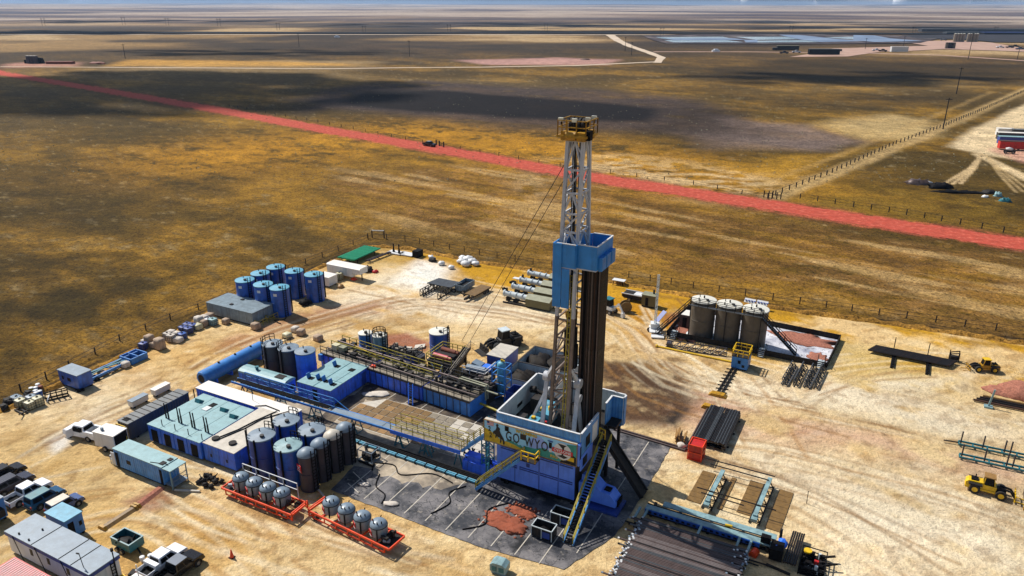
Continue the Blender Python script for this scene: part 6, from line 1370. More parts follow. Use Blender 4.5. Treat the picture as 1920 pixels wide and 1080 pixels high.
t = T('cage','bright red steel cage box on the sand','cage',-16.2,75.7); b = MB(); b.box(.06,.06,.1,1.54,1.74,1.9); b.build('mesh_panel', M['red'], t); b = MB()
for x in (0,1.6):
    for y in (0,1.8): b.bar((x,y,0),(x,y,2.0),.1)
for z in (.05,1.0,2.0):
    for q in (((0,0),(1.6,0)),((0,1.8),(1.6,1.8)),((0,0),(0,1.8)),((1.6,0),(1.6,1.8))): b.bar((*q[0],z),(*q[1],z),.09)
b.build('frame', M['orange'], t)
b = MB()
for k in range(14): x, y = rn.uniform(-.6,.6), rn.uniform(-.1,.1); b.bar((x,y-1.0,.1+k*.07),(x+rn.uniform(-.2,.2),y+1.0,.1+k*.07),.16)
solo('timber_bundle','yellowish bundle of timber beside the flow line','timber',b,M['wood'],-18.1,79.4,0,10)
b = MB(); b.blob((0,0,.3),(.6,.4,.35),5); solo('sack','pale wrapped bundle lying at the bend of the flow line','sack',b,M['sack'],-17.5,77.7)
t = T('flow_line','dark double flow line turning a corner on the sand right of the rig','flow line',0,0); b = MB()
for d in (0,.45): b.cyl((-26.0,77.6+d,.15),(-16.9+d,77.1+d,.15),.13,n=8); b.cyl((-16.9+d,77.1+d,.15),(-16.9+d,88.3,.15),.13,n=8)
b.build('pipe', M['pipe_brown'], t); b = MB(); b.prof([(-17.8,0),(-15.9,0),(-16.2,.5),(-17.5,.5)],88.2,89.0); b.build('end_plate', M['crown_yellow'], t)
# tilted pipe racks on wooden mats, loose pipe, catwalk
for i, (u, v, L_) in enumerate(((-11.9,67.3,6.4),(-7.0,67.2,7.4))):
    t = T('pipe_rack',('grey triangular pipe rack above the catwalk, nearer the rig','grey triangular pipe rack above the catwalk, farther from the rig')[i],'pipe rack',u,v,.1,-2,'pipe racks by the catwalk'); b = MB(); b.box(-.22,0,.9,.22,L_,1.1); b.box(-.3,-.5,.6,.3,.4,.9); b.build('beam', M['steel_cyan'], t); b = MB()
    for y in np.linspace(.4,L_-.3,5): b.bar((-.5,float(y),0),(0,float(y),.9),.1); b.bar((.5,float(y),0),(0,float(y),.9),.1); b.bar((-.5,float(y),.05),(.5,float(y),.05),.1)
    for s in (-.5,.5): b.bar((s,0,.05),(s,L_,.05),.14)
    b.build('leg', M['dark'], t)
for u, v, L_, l in ((-14.2,68.0,6.2,'brown wooden mat left of the nearer pipe rack'),(-10.95,68.0,6.4,'narrow brown wooden mat right of the nearer pipe rack'),(-9.0,68.4,6.4,'brown wooden mat left of the farther pipe rack'),(-5.9,67.2,7.4,'brown wooden mat right of the farther pipe rack')):
    w_ = 1.5 if 'narrow' not in l else .5; b = MB()
    for k in range(7): b.box(0,k*L_/7+.02,0,w_,(k+1)*L_/7-.02,.09)
    solo('timber_mat',l,'mat',b,M['mat_wood'],u,v,0,-2,'wooden mats under the pipe racks')
for u, v, L_, r_, l in ((-13.9,74.9,7.6,0,'long dark pipe across the far ends of both racks'),(-13.2,74.0,6.4,-1,'second dark pipe just below the far one'),(-13.4,69.0,8.2,-1,'long dark pipe across the near ends of both racks'),(-12.8,68.3,4.5,-2,'short dark pipe nearest the catwalk')):
    b = MB(); b.cyl((0,0,0),(L_,0,0),.07,n=7); solo('loose_pipe',l,'pipe',b,M['pipe_dark'],u,v,1.28,r_,'loose pipes over the racks')
cwk = T('catwalk','long pale turquoise pipe catwalk with slotted blue side running right from the rig','catwalk',-17.4,63.5)
b = MB(); b.box(0,0,.75,12.6,.75,.9); b.box(1.5,1.15,.8,12.9,1.95,.95); b.build('deck_beam', M['steel_cyan'], cwk); b = MB(); b.box(0,-.1,.4,11.6,-.01,.86); sb = b.build('side_plate', M['tank_blue'], cwk); b = MB()
for k in range(19): b.box(.4+k*.58,-.13,.5,.7+k*.58,-.105,.72)
b.build('slot', M['black'], sb); b = MB(); b.box(0,.76,.55,12.6,1.14,.7); b.cyl((0,.95,.8),(12.4,.95,.8),.09,n=8); b.build('trough', M['dark'], cwk); b = MB()
for x in (.5,3.2,6.4,9.6,12.2): b.box(x,-.0,.0,x+.25,1.95,.55)
b.box(0,.2,0,12.8,.5,.2); b.box(0,1.5,0,12.8,1.8,.2); b.build('base_frame', M['dark'], cwk)
for x in (-.6,.2,5.8,9.6,10.7): b = MB(); b.bar((x,-1.5,.5),(x+.1,0,.8),.22); b.bar((x,-1.4,0),(x,-1.4,.5),.14); b.build('loading_arm', M['steel_cyan'], cwk)
b = MB(); b.cyl((-1.4,-2.1,.2),(13.6,-2.0,.2),.09,n=7); b.cyl((-.4,-2.5,.15),(12,-2.4,.15),.07,n=7); b.bar((12.6,-1.8,.12),(14.8,-2.2,.12),.2); b.build('rail_pipe', M['dark'], cwk)
b = MB(); b.box(11.6,.1,.92,12.5,.7,1.6); b.box(12.6,-.9,.1,13.8,.6,1.3); b.build('winch', M['black'], cwk); b = MB(); b.cyl((11.2,-1.3,.2),(11.4,-.5,.2),.4,n=12); b.build('reel', M['orange'], cwk); b = MB(); b.box(11.7,.72,.96,12.1,1.1,1.2); b.cyl((8.0,1.0,1.0),(8.7,1.1,1.0),.14,n=8); b.build('fitting', M['yellow'], cwk); b = MB(); b.blob((13.5,1.0,.8),(.5,.6,.5),3); b.blob((13.2,.0,.9),(.35,.4,.4),4); b.build('hose_reel', M['blue_plain'], cwk)
b = MB(); b.bar((13.2,2.4,0),(13.2,2.4,1.4),.25); b.build('bollard', M['dark'], cwk)
for k in range(6):
    b = MB(); b.cyl((0,0,0),(.2,5.0,0),.09,n=8); b.cyl((0,-.06,0),(0,.25,0),.105,n=8); solo('drill_collar','short black drill collar lying across the end of the catwalk','pipe',b,M['pipe_dark'],-3.35+k*.2,62.0,.75+(.04*(k%2)),0,'drill collars at the catwalk end')
t = T('tool_basket','black tool basket crowded with fittings at the far end of the catwalk','tool basket',-2.0,61.9); b = MB(); b.box(0,0,.05,2.2,3.2,.15)
for x in (0,2.2):
    for y in (0,3.2): b.bar((x,y,0),(x,y,.9),.09)
for z in (.45,.9):
    for q in (((0,0),(2.2,0)),((0,3.2),(2.2,3.2)),((0,0),(0,3.2)),((2.2,0),(2.2,3.2))): b.bar((*q[0],z),(*q[1],z),.08)
b.bar((2.2,.1,.0),(3.2,.0,.0+.06),.09); b.bar((2.2,-1.0,.06),(3.2,0,.06),.08); b.build('frame', M['black'], t); greeble(t,('tool','fitting','hose'),36,.2,1.9,.3,2.9,.15,('dark','lining','black'),77,.7,.6)
b = MB(); b.cyl((.5,2.5,.9),(.5,2.5,1.05),.38,n=14); b.build('hand_wheel', M['yellow'], t); b = MB(); b.box(1.2,1.2,.6,1.6,1.5,1.0); b.build('valve', M['red'], t)
# the big pile of casing
first = None; rn = random.Random(33); cnt = 0
for j in range(5):
    n = 62
    for i in range(n):
        v = 61.9 - .09*(j % 2) - i*.193
        if j < 4 and not (i < 3 + (4-j) or (i % (2 if j == 3 else 3) == 0)): continue
        if first is None:
            b = MB(); b.mat(0).cyl((0,0,0),(10.6,0,0),.093,n=9,caps=False); b.mat(1).cyl((-.03,0,0),(.16,0,0),.104,n=9); b.mat(2).cyl((10.45,0,0),(10.63,0,0),.104,n=9)
            first = b.build('casing_pipe', [M['pipe_brown'], M['white'], M['pod_grey']]); o = first; var = [o.data]
            for a, c, e in (('pipe_dark','white','white'),('pipe_brown','pod_grey','white'),('pipe_pale','white','dark'),('pipe_grey','black','white')):
                d = o.data.copy(); d.materials[0] = M[a]; d.materials[1] = M[c]; d.materials[2] = M[e]; var.append(d)
        else: o = first.copy(); col.objects.link(o)
        o.data = rn.choice([var[0], var[0], var[0], var[2], var[2], var[4], var[3]] if rn.random() < .93 else [var[1]]); cnt += 1
        sh = -.55*(4-j)*.28 - .03*abs(i-20)*.2
        tag(place(o, -17.1 + rn.uniform(-.22,.22) + (-.4 if j < 4 else 0)*rn.random() + (rn.choice((-1.1,-.7)) if j == 4 and rn.random() < .16 else 0), v, .15 + j*.18, rn.uniform(-.15,.15)), 'brownish casing pipe with pale capped ends in the big pile below the catwalk', 'pipe', 'casing pipes in the big pile')
print('casing', cnt)
b = MB()
for x in (-15.5,-12,-8.5): b.box(x,49.8,0,x+.25,62.0,.05)
solo('sleepers','dark timber sleepers under the big casing pile','sleepers',b,M['dark'],0,0)
# ------------------------------------------------------------------ far part of the yard
for i, v in enumerate((108.4,112.2,115.9,119.9)):
    t = T('line_heater',('olive heater house with ribbed flue vessel, first of four and nearest the viewer','olive heater house with ribbed flue vessel, second of four from the viewer','olive heater house with ribbed flue vessel, third of four from the viewer','olive heater house with ribbed flue vessel, farthest of the four')[i],'heater unit',-58.4 - .3*i,v,0,0,'heater units in a row')
    b = MB(); b.box(4.6,0,.3,9.2,2.5,1.7); b.profy([(0,1.7),(2.5,1.7),(1.25,2.15)],4.6,9.2); h_ = b.build('house', M['olive'], t); b = MB(); b.profy([(-.08,1.7),(2.58,1.7),(1.25,2.22)],4.55,9.25); b.build('roof', M['olive_roof'], t); b = MB(); b.box(9.21,.9,.4,9.24,1.5,1.5); b.build('door', M['olive_roof'], t)
    b = MB(); b.cyl((0,1.25,1.5),(4.6,1.25,1.3),.52,n=16); b.cyl((.0,1.25,1.5),(-.25,1.25,1.5),.6,n=16)
    for x in (1.0,2.2,3.4): b.cyl((x,1.25,1.47),(x+.14,1.25,1.46),.57,n=16)
    b.build('vessel', M['lining'], t); b = MB(); b.box(0,.2,0,9.2,.45,.25); b.box(0,2.05,0,9.2,2.3,.25); b.box(.4,.7,.25,1.0,1.8,1.0); b.box(1.8,.7,.25,2.6,1.8,.7); b.cyl((.3,1.25,2.0),(.3,1.25,2.5),.2,n=8); b.build('skid', M['dark'], t)
t = T('panel_stack','flat grey stack of long panels resting on two lattice trestles','panels',-73.6,107.6); b = MB()
for k in range(6): b.box(.1*k-.2,.55*k,1.25,5.0+.1*k,.55*k+.5,1.42)
b.build('panel', M['pipe_grey'], t); b = MB(); b.truss((.4,-3.2,.1),(.5,3,.1),(0,0,1.1),7,.09); b.truss((4.2,-3.2,.1),(4.3,3,.1),(0,0,1.1),7,.09); b.truss((1.0,-3.2,.1),(1.1,3,.1),(0,0,1.1),7,.09); b.build('trestle', M['dark'], t)
t = T('skip','small grey open skip trailer between the panel stack and the flat trailer','skip',-68.7,109.0); b = MB(); b.box(0,0,.4,2.0,4.0,.5)
for q in ((0,0,2,.08),(0,3.92,2,4),(0,.08,.08,3.92),(1.92,.08,2,3.92)): b.box(q[0],q[1],.5,q[2],q[3],1.5)
b.build('box', M['container_grey'], t); b = MB(); b.box(.1,.1,.5,1.9,3.9,.9); b.build('load', M['dark'], t); wheel(t,0,-.2,.4,.3); wheel(t,2,-.2,.4,.3)
t = T('flat_trailer','flatbed trailer with tan timber deck beside the grey skip','trailer',-65.6,107.4,0,-4); b = MB()
for k in range(9): b.box(0,k*.62,.7,2.2,k*.62+.57,.85)
b.build('deck', M['mat_wood'], t); b = MB(); b.bar((.2,-.6,.6),(.2,5.6,.6),.14,.25); b.bar((2.0,-.6,.6),(2.0,5.6,.6),.14,.25); b.bar((1.1,-1.6,.5),(1.1,0,.6),.3); b.build('chassis', M['dark'], t)
for y in (3.4,4.4):
    for x in (.1,2.1): wheel(t,x,y,.38,.25)
for i, (u, v, s, l) in enumerate(((865,494,.8,'white bulk bag at the left of the white bag group'),(873,499,.9,'white bulk bag at the front left of the white bag group'),(868,488,.8,'white bulk bag at the back left of the white bag group'),(878,491,1.0,'white bulk bag in the middle of the white bag group'),(886,494,.9,'white bulk bag at the right of the main white bag group'),(892,498,.75,'white bulk bag set apart at the right end of the white bags'),(828,497,.65,'white bag alone on the sand, left of the bag group'),(846,504,.6,'white bag alone on the sand, below the bag group'))):
    b = MB(); b.blob((0,0,s*.6),(s*1.1,s,s*.7),i+40,14,7,.16); solo('bulk_bag',l,'bag',b,M['white'],*atL(u,v),0,0,'white bulk bags at the back')
t = T('box_trailer','long white gooseneck box trailer in the back corner beside the cream totes','trailer',-95.2,104.9); b = MB(); b.box(0,0,.8,6.2,2.5,2.5); b.box(6.2,.1,1.5,8.0,2.4,2.5); b.build('body', M['white'], t); b = MB(); b.profy([(-.05,2.5),(2.55,2.5),(2.3,2.68),(.2,2.68)],-.05,8.05); b.build('roof', M['white_roof'], t); b = MB(); b.box(3.9,-.03,1.0,4.9,-.002,2.3); b.build('door', M['lining'], t)
for x in (1.6,2.6): wheel(t,x,.1,.42,.3); wheel(t,x,2.4,.42,.3)
b = MB(); b.bar((7.5,1.2,0),(7.5,1.2,1.5),.16); b.build('jack', M['dark'], t)
t, rf = box_unit('utility_box','low white utility box between the right blue tank and the cream totes',-93.6,100.0,3.0,2.4,1.9,'white','white_roof','box')
tg = T('pipe_trestle','dark trestles carrying the green pipes in the back corner','trestle',-98.8,112.6); b = MB()
for y in (1.0,6.8): b.bar((-.2,y,.7),(4.2,y,.7),.15); [b.bar((x,y,0),(x,y,.7),.12) for x in (0,2,4)]
b.build('frame', M['dark'], tg); b = MB(); b.cyl((5.4,2,.5),(6.2,9,.5),.16,n=7); b.cyl((5.9,2,.5),(6.6,9,.5),.14,n=7); [b.bar((4.9,float(y),.3),(6.8,float(y),.3),.12) for y in (2.5,5,8)]; b.build('side_pipe', M['pipe_brown'], tg)
gp = None
for i in range(12):
    if gp is None: b = MB(); b.cyl((0,0,0),(0,8.8,0),.17,n=9); gp = b.build('green_pipe', M['green']); o = gp
    else: o = gp.copy(); col.objects.link(o)
    tag(place(o,-98.8+i*.355,112.4+.1*(i%3),.97,0),'bright green pipe lying in the row on trestles at the back corner','pipe','green pipes on trestles')
for (u, v, l, k) in ((742,475,'white slab with two black valves standing on it by the back fence',1),(764,478,'white slab with a black machine at its end by the back fence',2)):
    t = T('equipment_slab',l,'slab',*atL(u,v)); b = MB(); b.box(-1.7,-1,.1,1.7,1,.3); b.build('slab', M['white'], t); b = MB()
    if k == 1: [b.cyl((x,0,.3),(x,0,1.6),.28,.1,n=8) for x in (-.5,.9)]; [b.cyl((x,0,1.6),(x,0,2.1),.14,n=6) for x in (-.5,.9)]
    else: b.box(1.8,-.8,.0,3.2,1.2,1.4)
    b.build('valve' if k == 1 else 'machine', M['black'], t)
for (u, v, s, m, l) in ((703,511,.55,'red','small red heap on the sand in front of the white box trailer'),(663,525,.5,'orange','small orange crate before the white box trailer'),(638,539,.6,'wood','small tan heap in front of the white utility box'),(688,508,1.0,'dark','dark gear heap at the right end of the white box trailer'),(572,571,1.0,'black','black pump and hoses in front of the right blue tanks'),(812,490,.8,'dark','dark heap with pale tarp near the back fence'),(809,484,.6,'white','white scrap on the sand near the back fence'),(945,543,.4,'black','tiny black object on the sand left of the heaters'),(1480,1000,.0,'dark','')):
    if s: b = MB(); b.blob((0,0,s*.4),(s*1.2,s,s*.6),int(u),10,5,.35); b.bar((-s,0,s*.2),(s*1.4,.3,s*.3),.12); solo('scrap_heap',l,'heap',b,M[m],*atL(u,v))
t = T('well_head','small black wellhead under a white board, alone on the yellow strip','wellhead',*atL(962,536)); b = MB(); b.cyl((0,0,0),(0,0,1.0),.4,n=10); b.cyl((-.7,0,.6),(.6,0,.6),.25,n=8); b.build('body', M['black'], t); b = MB(); b.box(-.3,.3,1.3,1.3,1.2,1.4); b.bar((.5,.7,0),(.5,.7,1.3),.1); b.build('board', M['white'], t)
t, rf = box_unit('meter_shed','small olive shed with pale roof standing beyond the light tower',-36.0,118.4,2.4,1.8,2.2,'olive','olive_roof','shed',doors=((.7,1.2,1.8),)); b = MB(); b.cyl((1.8,1.2,2.3),(1.8,1.2,3.0),.18,n=8); b.build('vent', M['dark'], rf)
t = T('dump_trailer','open dump trailer with white rim left of the small olive shed','trailer',-40.2,119.8,0,-3); b = MB(); b.prof([(0,.9),(.5,.5),(3.6,.5),(4.2,1.3),(.2,1.3)],0,1.9); b.build('box', M['dark'], t); b = MB(); b.bar((0,-.05,1.35),(4.3,-.05,1.35),.14); b.bar((0,1.95,1.35),(4.3,1.95,1.35),.14); b.bar((2.2,.95,1.35),(4.4,.95,1.4),1.5,.08); b.build('rim', M['white'], t); wheel(t,1.6,-.1,.4,.25); wheel(t,1.6,2.0,.4,.25)
t = T('table','white board on dark legs by itself near the back fence','board',-43.2,126.8); b = MB(); b.box(-1.2,-.6,.9,1.2,.7,1.0); b.build('board', M['white'], t); b = MB(); [b.bar((x,y,0),(x*.8,y,.9),.12) for x in (-1,1) for y in (-.5,.6)]; b.build('leg', M['black'], t)
for i, u in enumerate((-20.0,-17.9)):
    t = T('solar_panel',('white framed solar panel behind the tan tanks, left one','white framed solar panel behind the tan tanks, right one')[i],'solar panel',u,127.0,0,-4,'solar panels behind the tanks'); b = MB(); b.bar((0,0,1.2),(1.9,0,1.2),.9,.08,(0,-.6,.8)); b.build('panel', M['white'], t); b = MB(); [b.box(.1+.5*k,-.3,1.27,.45+.5*k,.2,1.3) for k in range(4)]; b.bar((.9,0,0),(.9,0,1.2),.12); b.build('cell', M['navy'], t)
# ------------------------------------------------------------------ machines
def loader(name, label, U, V, rot, body, tool='bucket', cabroof=None, s=1.0, wheelrim='yellow'):
    t = T(name, label, 'loader', U, V, 0, rot); t.scale = (s,s,s)
    b = MB(); b.prof([(-3.2,.8),(-.9,.8),(-.7,1.5),(-.9,2.0),(-2.9,1.9),(-3.3,1.5)],-.75,.75); b.build('engine_hood', M[body], t); b = MB(); b.box(-2.6,-.5,1.96,-1.6,.5,2.15); b.cyl((-2.0,.4,1.9),(-2.0,.4,2.7),.09,n=8); b.build('exhaust', M['black'], t)
    b = MB(); b.prof([(-.9,1.0),(.9,1.0),(1.0,1.7),(.7,1.75),(-.8,1.75)],-.8,.8); b.box(-3.3,-.85,.6,1.0,.85,.95); b.build('chassis', M[body], t)
    b = MB(); b.prof([(-.85,1.75),(.7,1.75),(.45,3.1),(-.75,3.1)],-.68,.68); c = b.build('cab', M['glass'], t); b = MB(); b.box(-.95,-.8,3.1,.65,.8,3.25); b.build('roof', M[cabroof or body], c); b = MB(); [b.bar((x0,y,1.75),(x1,y,3.1),.1) for x0,x1 in ((-.85,-.75),(.7,.45)) for y in (-.7,.7)]; b.build('pillar', M[body], c)
    b = MB(); b.prof([(1.0,.7),(2.4,.7),(2.3,1.5),(1.1,1.6)],-.5,.5); b.build('front_frame', M['dark'], t)
    for x in (-1.9,1.7):
        for y in (-1.05,1.05): wheel(t,x,y,.78,.55,'wheel',wheelrim)
    b = MB(); [b.prof([(-2.9 + 0,1.55),(-.95,1.55),(-1.0,1.75),(-2.8,1.75)],y-.3,y+.3) for y in (-1.05,1.05)]; b.build('fender', M['dark'], t)
    b = MB()
    for y in (-.4,.4): b.bar((1.4,y,1.7),(2.9,y,1.5),.2,.3); b.bar((2.9,y,1.5),(3.6,y,.6),.2,.3)
    b.bar((1.5,0,1.2),(3.0,0,1.3),.18); b.build('lift_arm', M['dark'], t)
    b = MB()
    if tool == 'bucket': b.profy([(-1.4,0),(1.4,0),(1.4,.01),(-1.4,.01)],3.5,4.6); b.prof([(3.5,0),(4.7,.0),(3.7,.15),(3.55,1.1),(3.4,1.1)],-1.4,1.4)
    else:
        b.bar((3.6,-1.3,1.2),(3.6,1.3,1.2),.14); b.bar((3.6,-1.3,.3),(3.6,1.3,.3),.14); [b.bar((3.6,y,.2),(3.6,y,1.5),.12) for y in (-1.2,-.4,.4,1.2)]; [b.bar((3.6,y,.25),(5.0,y,.12),.16,.08) for y in (-.7,.7)]
    b.build('bucket' if tool == 'bucket' else 'fork', M[body if tool != 'bucket' else 'dark'], t); return t
loader('wheel_loader','yellow wheel loader in front of the long blue racks at the right edge',14.6,84.5,-3,'yellow','fork','wood',.68)
t = T('grapple','dark grapple attachment carried in front of the yellow loader','grapple',17.9,84.3,0,-3); b = MB(); b.box(0,-1.6,.3,.4,1.6,1.0); [b.bar((.2,y,.6),(1.8,y+.2,1.5),.16) for y in (-1.4,-.5,.5,1.4)]; [b.bar((.3,y,.4),(2.4,y,.2),.18) for y in (-1.2,1.2)]; b.cyl((.6,-1,1.2),(2.2,.6,1.3),.14,n=7); b.build('frame', M['dark'], t); b = MB(); b.box(-.1,-1.7,.1,.3,-1.4,.9); b.build('plate', M['crown_yellow'], t)
loader('wheel_loader','yellow wheel loader with pallet forks beside the red gravel heap',16.0,118.0,200,'crown_yellow','fork','yellow',.6)
loader('wheel_loader','dark mud covered wheel loader with pale cab roof behind the shakers',-49.6,92.4,238,'grime','bucket','lining',.95,'dark')
t = T('backhoe','white backhoe with its arm lowered beside a cable reel','backhoe',-39.8,113.0,0,-20); b = MB(); b.prof([(-1.8,.7),(.8,.7),(.8,1.3),(-1.6,1.5)],-.6,.6); b.build('body', M['white'], t); b = MB(); b.prof([(-.9,1.4),(.3,1.4),(.2,2.6),(-.8,2.6)],-.6,.6); c = b.build('cab', M['glass'], t); b = MB(); b.box(-1,-.7,2.6,.4,.7,2.72); b.build('roof', M['teal'], c); b = MB(); b.bar((.7,0,1.0),(1.9,0,2.2),.25,.35); b.bar((1.9,0,2.2),(2.8,0,.9),.2,.3); b.prof([(2.6,.1),(3.1,.1),(3.0,.9),(2.6,.9)],-.3,.3); b.build('arm', M['white'], t)
for x, r_ in ((-1.2,.55),(.6,.4)):
    for y in (-.75,.75): wheel(t,x,y,r_,.35)
t = T('cable_reel','wooden cable reel standing behind the backhoe','cable reel',-37.6,114.8,0,30); b = MB(); [b.cyl((0,y,1.0),(0,y+.12,1.0),1.0,n=18) for y in (-.5,.5)]; b.build('flange', M['mat_wood'], t); b = MB(); b.cyl((0,-.38,1.0),(0,.5,1.0),.65,n=16); b.build('drum', M['black'], t)
b = MB(); b.blob((0,0,0),(3.4,2.6,1.5),8,30,10,.1); b.blob((2.9,-1.2,0),(2.6,2.0,1.2),9,26,9,.12); b.blob((-2.4,-.6,0),(2.6,1.6,.6),19,26,9,.15); solo('gravel_heap','heap of red gravel beside the yellow fork loader at the right edge','gravel heap',b,M['soil_pink'],20.6,112.4)
# long black pipe rack
t = T('pipe_rack','two black lattice sleepers with upright stops under a long pipe bundle at the right','pipe rack',0,0); b = MB()
for u in (4.0,8.6): b.truss((u,112.6,.2),(u+.2,119.6,.2),(.35,0,0),7,.1); b.bar((u+.1,118.9,0),(u+.1,118.9,2.4),.12); b.bar((u,112.6,.0),(u+.2,119.6,0.05),.3,.12)
b.build('frame', M['black'], t); k0 = None
for k in range(9):
    if k0 is None: b = MB(); b.cyl((0,0,0),(11.0,0,0),.14,n=8); k0 = b.build('drill_collar', M['pipe_dark']); o = k0
    else: o = k0.copy(); col.objects.link(o)
    tag(place(o,.6+.12*k,116.6+.28*k,.5+.02*(k%2),-2),'dark drill collar in the long bundle on the black rack at the right','pipe','drill collars on the black rack')
t = T('hose_reel_stand','small dark frame with hoses at the right end of the long pipe bundle','frame',11.6,119.2); b = MB(); [b.bar((x,y,0),(x,y,1.5),.12) for x in (0,1.2) for y in (0,.9)]; b.bar((0,0,1.5),(1.2,.9,1.5),.12); b.bar((0,.9,.8),(1.2,0,1.5),.14); b.box(.1,.1,.2,1.1,.8,.8); b.build('frame', M['dark'], t)
for k in range(4):
    b = MB(); b.cyl((0,0,0),(12,0,0),.16,n=8); solo('casing_pipe',('long rusty casing pipe nearest the viewer at the right edge below the gravel heap','long dark casing pipe, second below the gravel heap','long dark casing pipe, third below the gravel heap','yellow brown pipe nearest the gravel heap')[k],'pipe',b,M[('pipe_rust','pipe_dark','pipe_dark','mat_wood')[k]],14.2+.4*k,107.0+.6*k,.25,-1,'pipes below the gravel heap')
t = T('pipe_stop','small pale blue post on a foot before the pipes at the right edge','post',15.9,106.0); b = MB(); b.box(-.5,-.4,0,.5,.4,.25); b.bar((0,0,.2),(.3,.2,2.6),.2); b.build('post', M['steel_cyan'], t)
for i, (v, l) in enumerate(((93.5,'long blue pipe rack with upright stops, farther one at the right edge'),(90.4,'long blue pipe rack with upright stops, nearer one behind the loader'))):
    t = T('stake_rack',l,'pipe rack',12.1,v,0,2,'blue stake racks'); b = MB(); [b.bar((0,y,.35),(9,y,.35),.16,.2) for y in (0,.8)]; [b.bar((x,0,.3),(x,.8,.3),.14) for x in np.arange(0,9.1,1.5)]; b.build('frame', M['teal'], t)
    for x in (.2,2.5,4.7,5.3,7.6): b = MB(); b.bar((x,.4,.3),(x,.4,1.9),.14); b.build('stake', M['silo_dark'], t)
    if i == 0: b = MB(); b.bar((-1.6,.3,.3),(0,.4,.35),.12); b.build('tongue', M['dark'], t)
b = MB(); b.bar((0,0,0),(0,.0,1.6),.07); solo('marker_post','thin dark marker post alone on the bare sand at the right','post',b,M['dark'],*atL(1512,944))
# ------------------------------------------------------------------ fences, poles and far things
def fence(label, pts, sp, h, m='dark', t_=.14, cat='fence', wires=(.45, .95), wt_=.05):
    t = bpy.data.objects.new('wire_fence', None); col.objects.link(t); t.location = (*pts[0], 0); tag(t, label, cat); o0 = Vector((*pts[0], 0)); path = []
    for a, c in zip(pts, pts[1:]):
        a, c = Vector((*a, 0)) - o0, Vector((*c, 0)) - o0; n = max(1, round((c-a).length/sp)); path += [a.lerp(c, k/n) for k in range(n)]
    path.append(Vector((*pts[-1], 0)) - o0); b = MB()
    for a, c in zip(path, path[1:]):
        for q in wires: b.bar(a + Vector((0,0,h*q)), c + Vector((0,0,h*q)), wt_)
    b.build('wire', M[m], t); b = MB(); b.bar((0,0,-.1),(0,0,h),t_); me = None
    for k, p in enumerate(path[:100]):
        if me is None: o = b.build('post', M[m], t); me = o.data
        else: o = bpy.data.objects.new('post', me); col.objects.link(o); o.parent = t
        o.location = p + Vector((random.uniform(-.1,.1), random.uniform(-.1,.1), random.uniform(-.15,.05)))
    return t
fence('thin wire fence along the back edge of the site, behind the green pipes', px((690,447),(760,452),(900,478),(1000,496),(1140,513),(1300,540),(1500,570),(1700,597),(1925,628)), 4.2, 1.3)
fence('thin wire fence along the left side of the site in dark grass', px((40,735),(130,690),(225,640),(320,600),(420,563),(540,508),(690,449)), 5.0, 1.2)
fence('wire fence with dark posts along the near right side of the red road', px((1500,372),(1600,388),(1700,403),(1800,421),(1925,444),(2100,475)), 4.6, 1.5, t_=.2)
fence('thin dark fence following the far side of the red road left of the mast', px((430,200),(640,238),(760,262),(900,286),(1050,312),(1300,346),(1440,374)), 9, 1.3, t_=.2)
fence('close set post fence running beside the pale track to the upper right', px((1440,372),(1560,324),(1680,270),(1768,238),(1840,208),(1930,168)), 4.4, 1.5, t_=.26)
t = T('site_gate','white topped gate frame at the far left corner of the back fence','gate',*atL(698,446)); b = MB(); b.bar((0,0,0),(0,0,1.8),.18); b.bar((2.6,1.0,0),(2.6,1.0,1.8),.18); b.build('post', M['dark'], t); b = MB(); b.bar((0,0,1.75),(2.6,1,1.75),.16); b.build('rail', M['white'], t)
for k,(u,v,l) in enumerate(((1432,370,'dark gate post cluster at the road end of the post fence'),(1447,373,'second dark gate post cluster beside the red road'))):
    b = MB(); [b.bar((x,.3*x,0),(x,.3*x,1.9),.25) for x in (0,1.2,2.2)]; b.bar((0,0,1.2),(2.2,.6,1.2),.18); solo('gate_post',l,'gate post',b,M['dark'],*atL(u,v),0,0,'gate posts by the red road')
vehicle('pickup_truck','lone dark pickup parked on the far verge of the red road','pickup truck',*atL(805,274),-12,'car_black',L_=5.5,roofk='car_grey')
for k,(u,v) in enumerate(((818,272),(824,274),(832,276))):
    b = MB(); b.bar((0,0,0),(0,0,2.0),.35); b.bar((0,0,1.2),(1.6,0,1.2),.2); solo('gate_post',('left dark post beside the lone pickup by the red road','middle dark post beside the lone pickup by the red road','right dark post beside the lone pickup by the red road')[k],'gate post',b,M['dark'],*atL(u,v),0,0,'posts beside the lone pickup')
def pole(label, u, v, h, arms=True, group='power poles', w_=.3):
    x, y = at(u, v); t = bpy.data.objects.new('power_pole', None); col.objects.link(t); t.location = (x, y, 0); tag(t, label, 'power pole', group); b = MB(); b.cyl((0,0,0),(0,0,h),w_,w_*.7,n=7); b.build('pole', M['dark'], t)
    if arms: b = MB(); b.bar((-1.4,0,h-.7),(1.4,0,h-.7),w_*.9); b.build('cross_arm', M['dark'], t)
    return x, y
pole('tall tan power pole with transformer beside the post fence at the upper right',1768,242,13,True,'power poles',.26)
for u, v, h, l in ((235,110,13,'power pole on the dark plain above the far left tank pad'),(561,88,15,'power pole left of centre just below the highway'),(768,106,15,'power pole above the pale cleared strip'),(1172,96,15,'power pole beside the white access road, left'),(1184,104,13,'power pole beside the white access road, right'),(1815,112,24,'power pole on the upper right grass in front of the tank battery'),(1793,176,15,'power pole halfway along the grass above the post fence'),(1622,92,12,'power pole near the far cars'),(1693,92,14,'power pole by the far white trailer'),(1907,112,10,'power pole at the right picture edge')): pole(l,u,v,h)
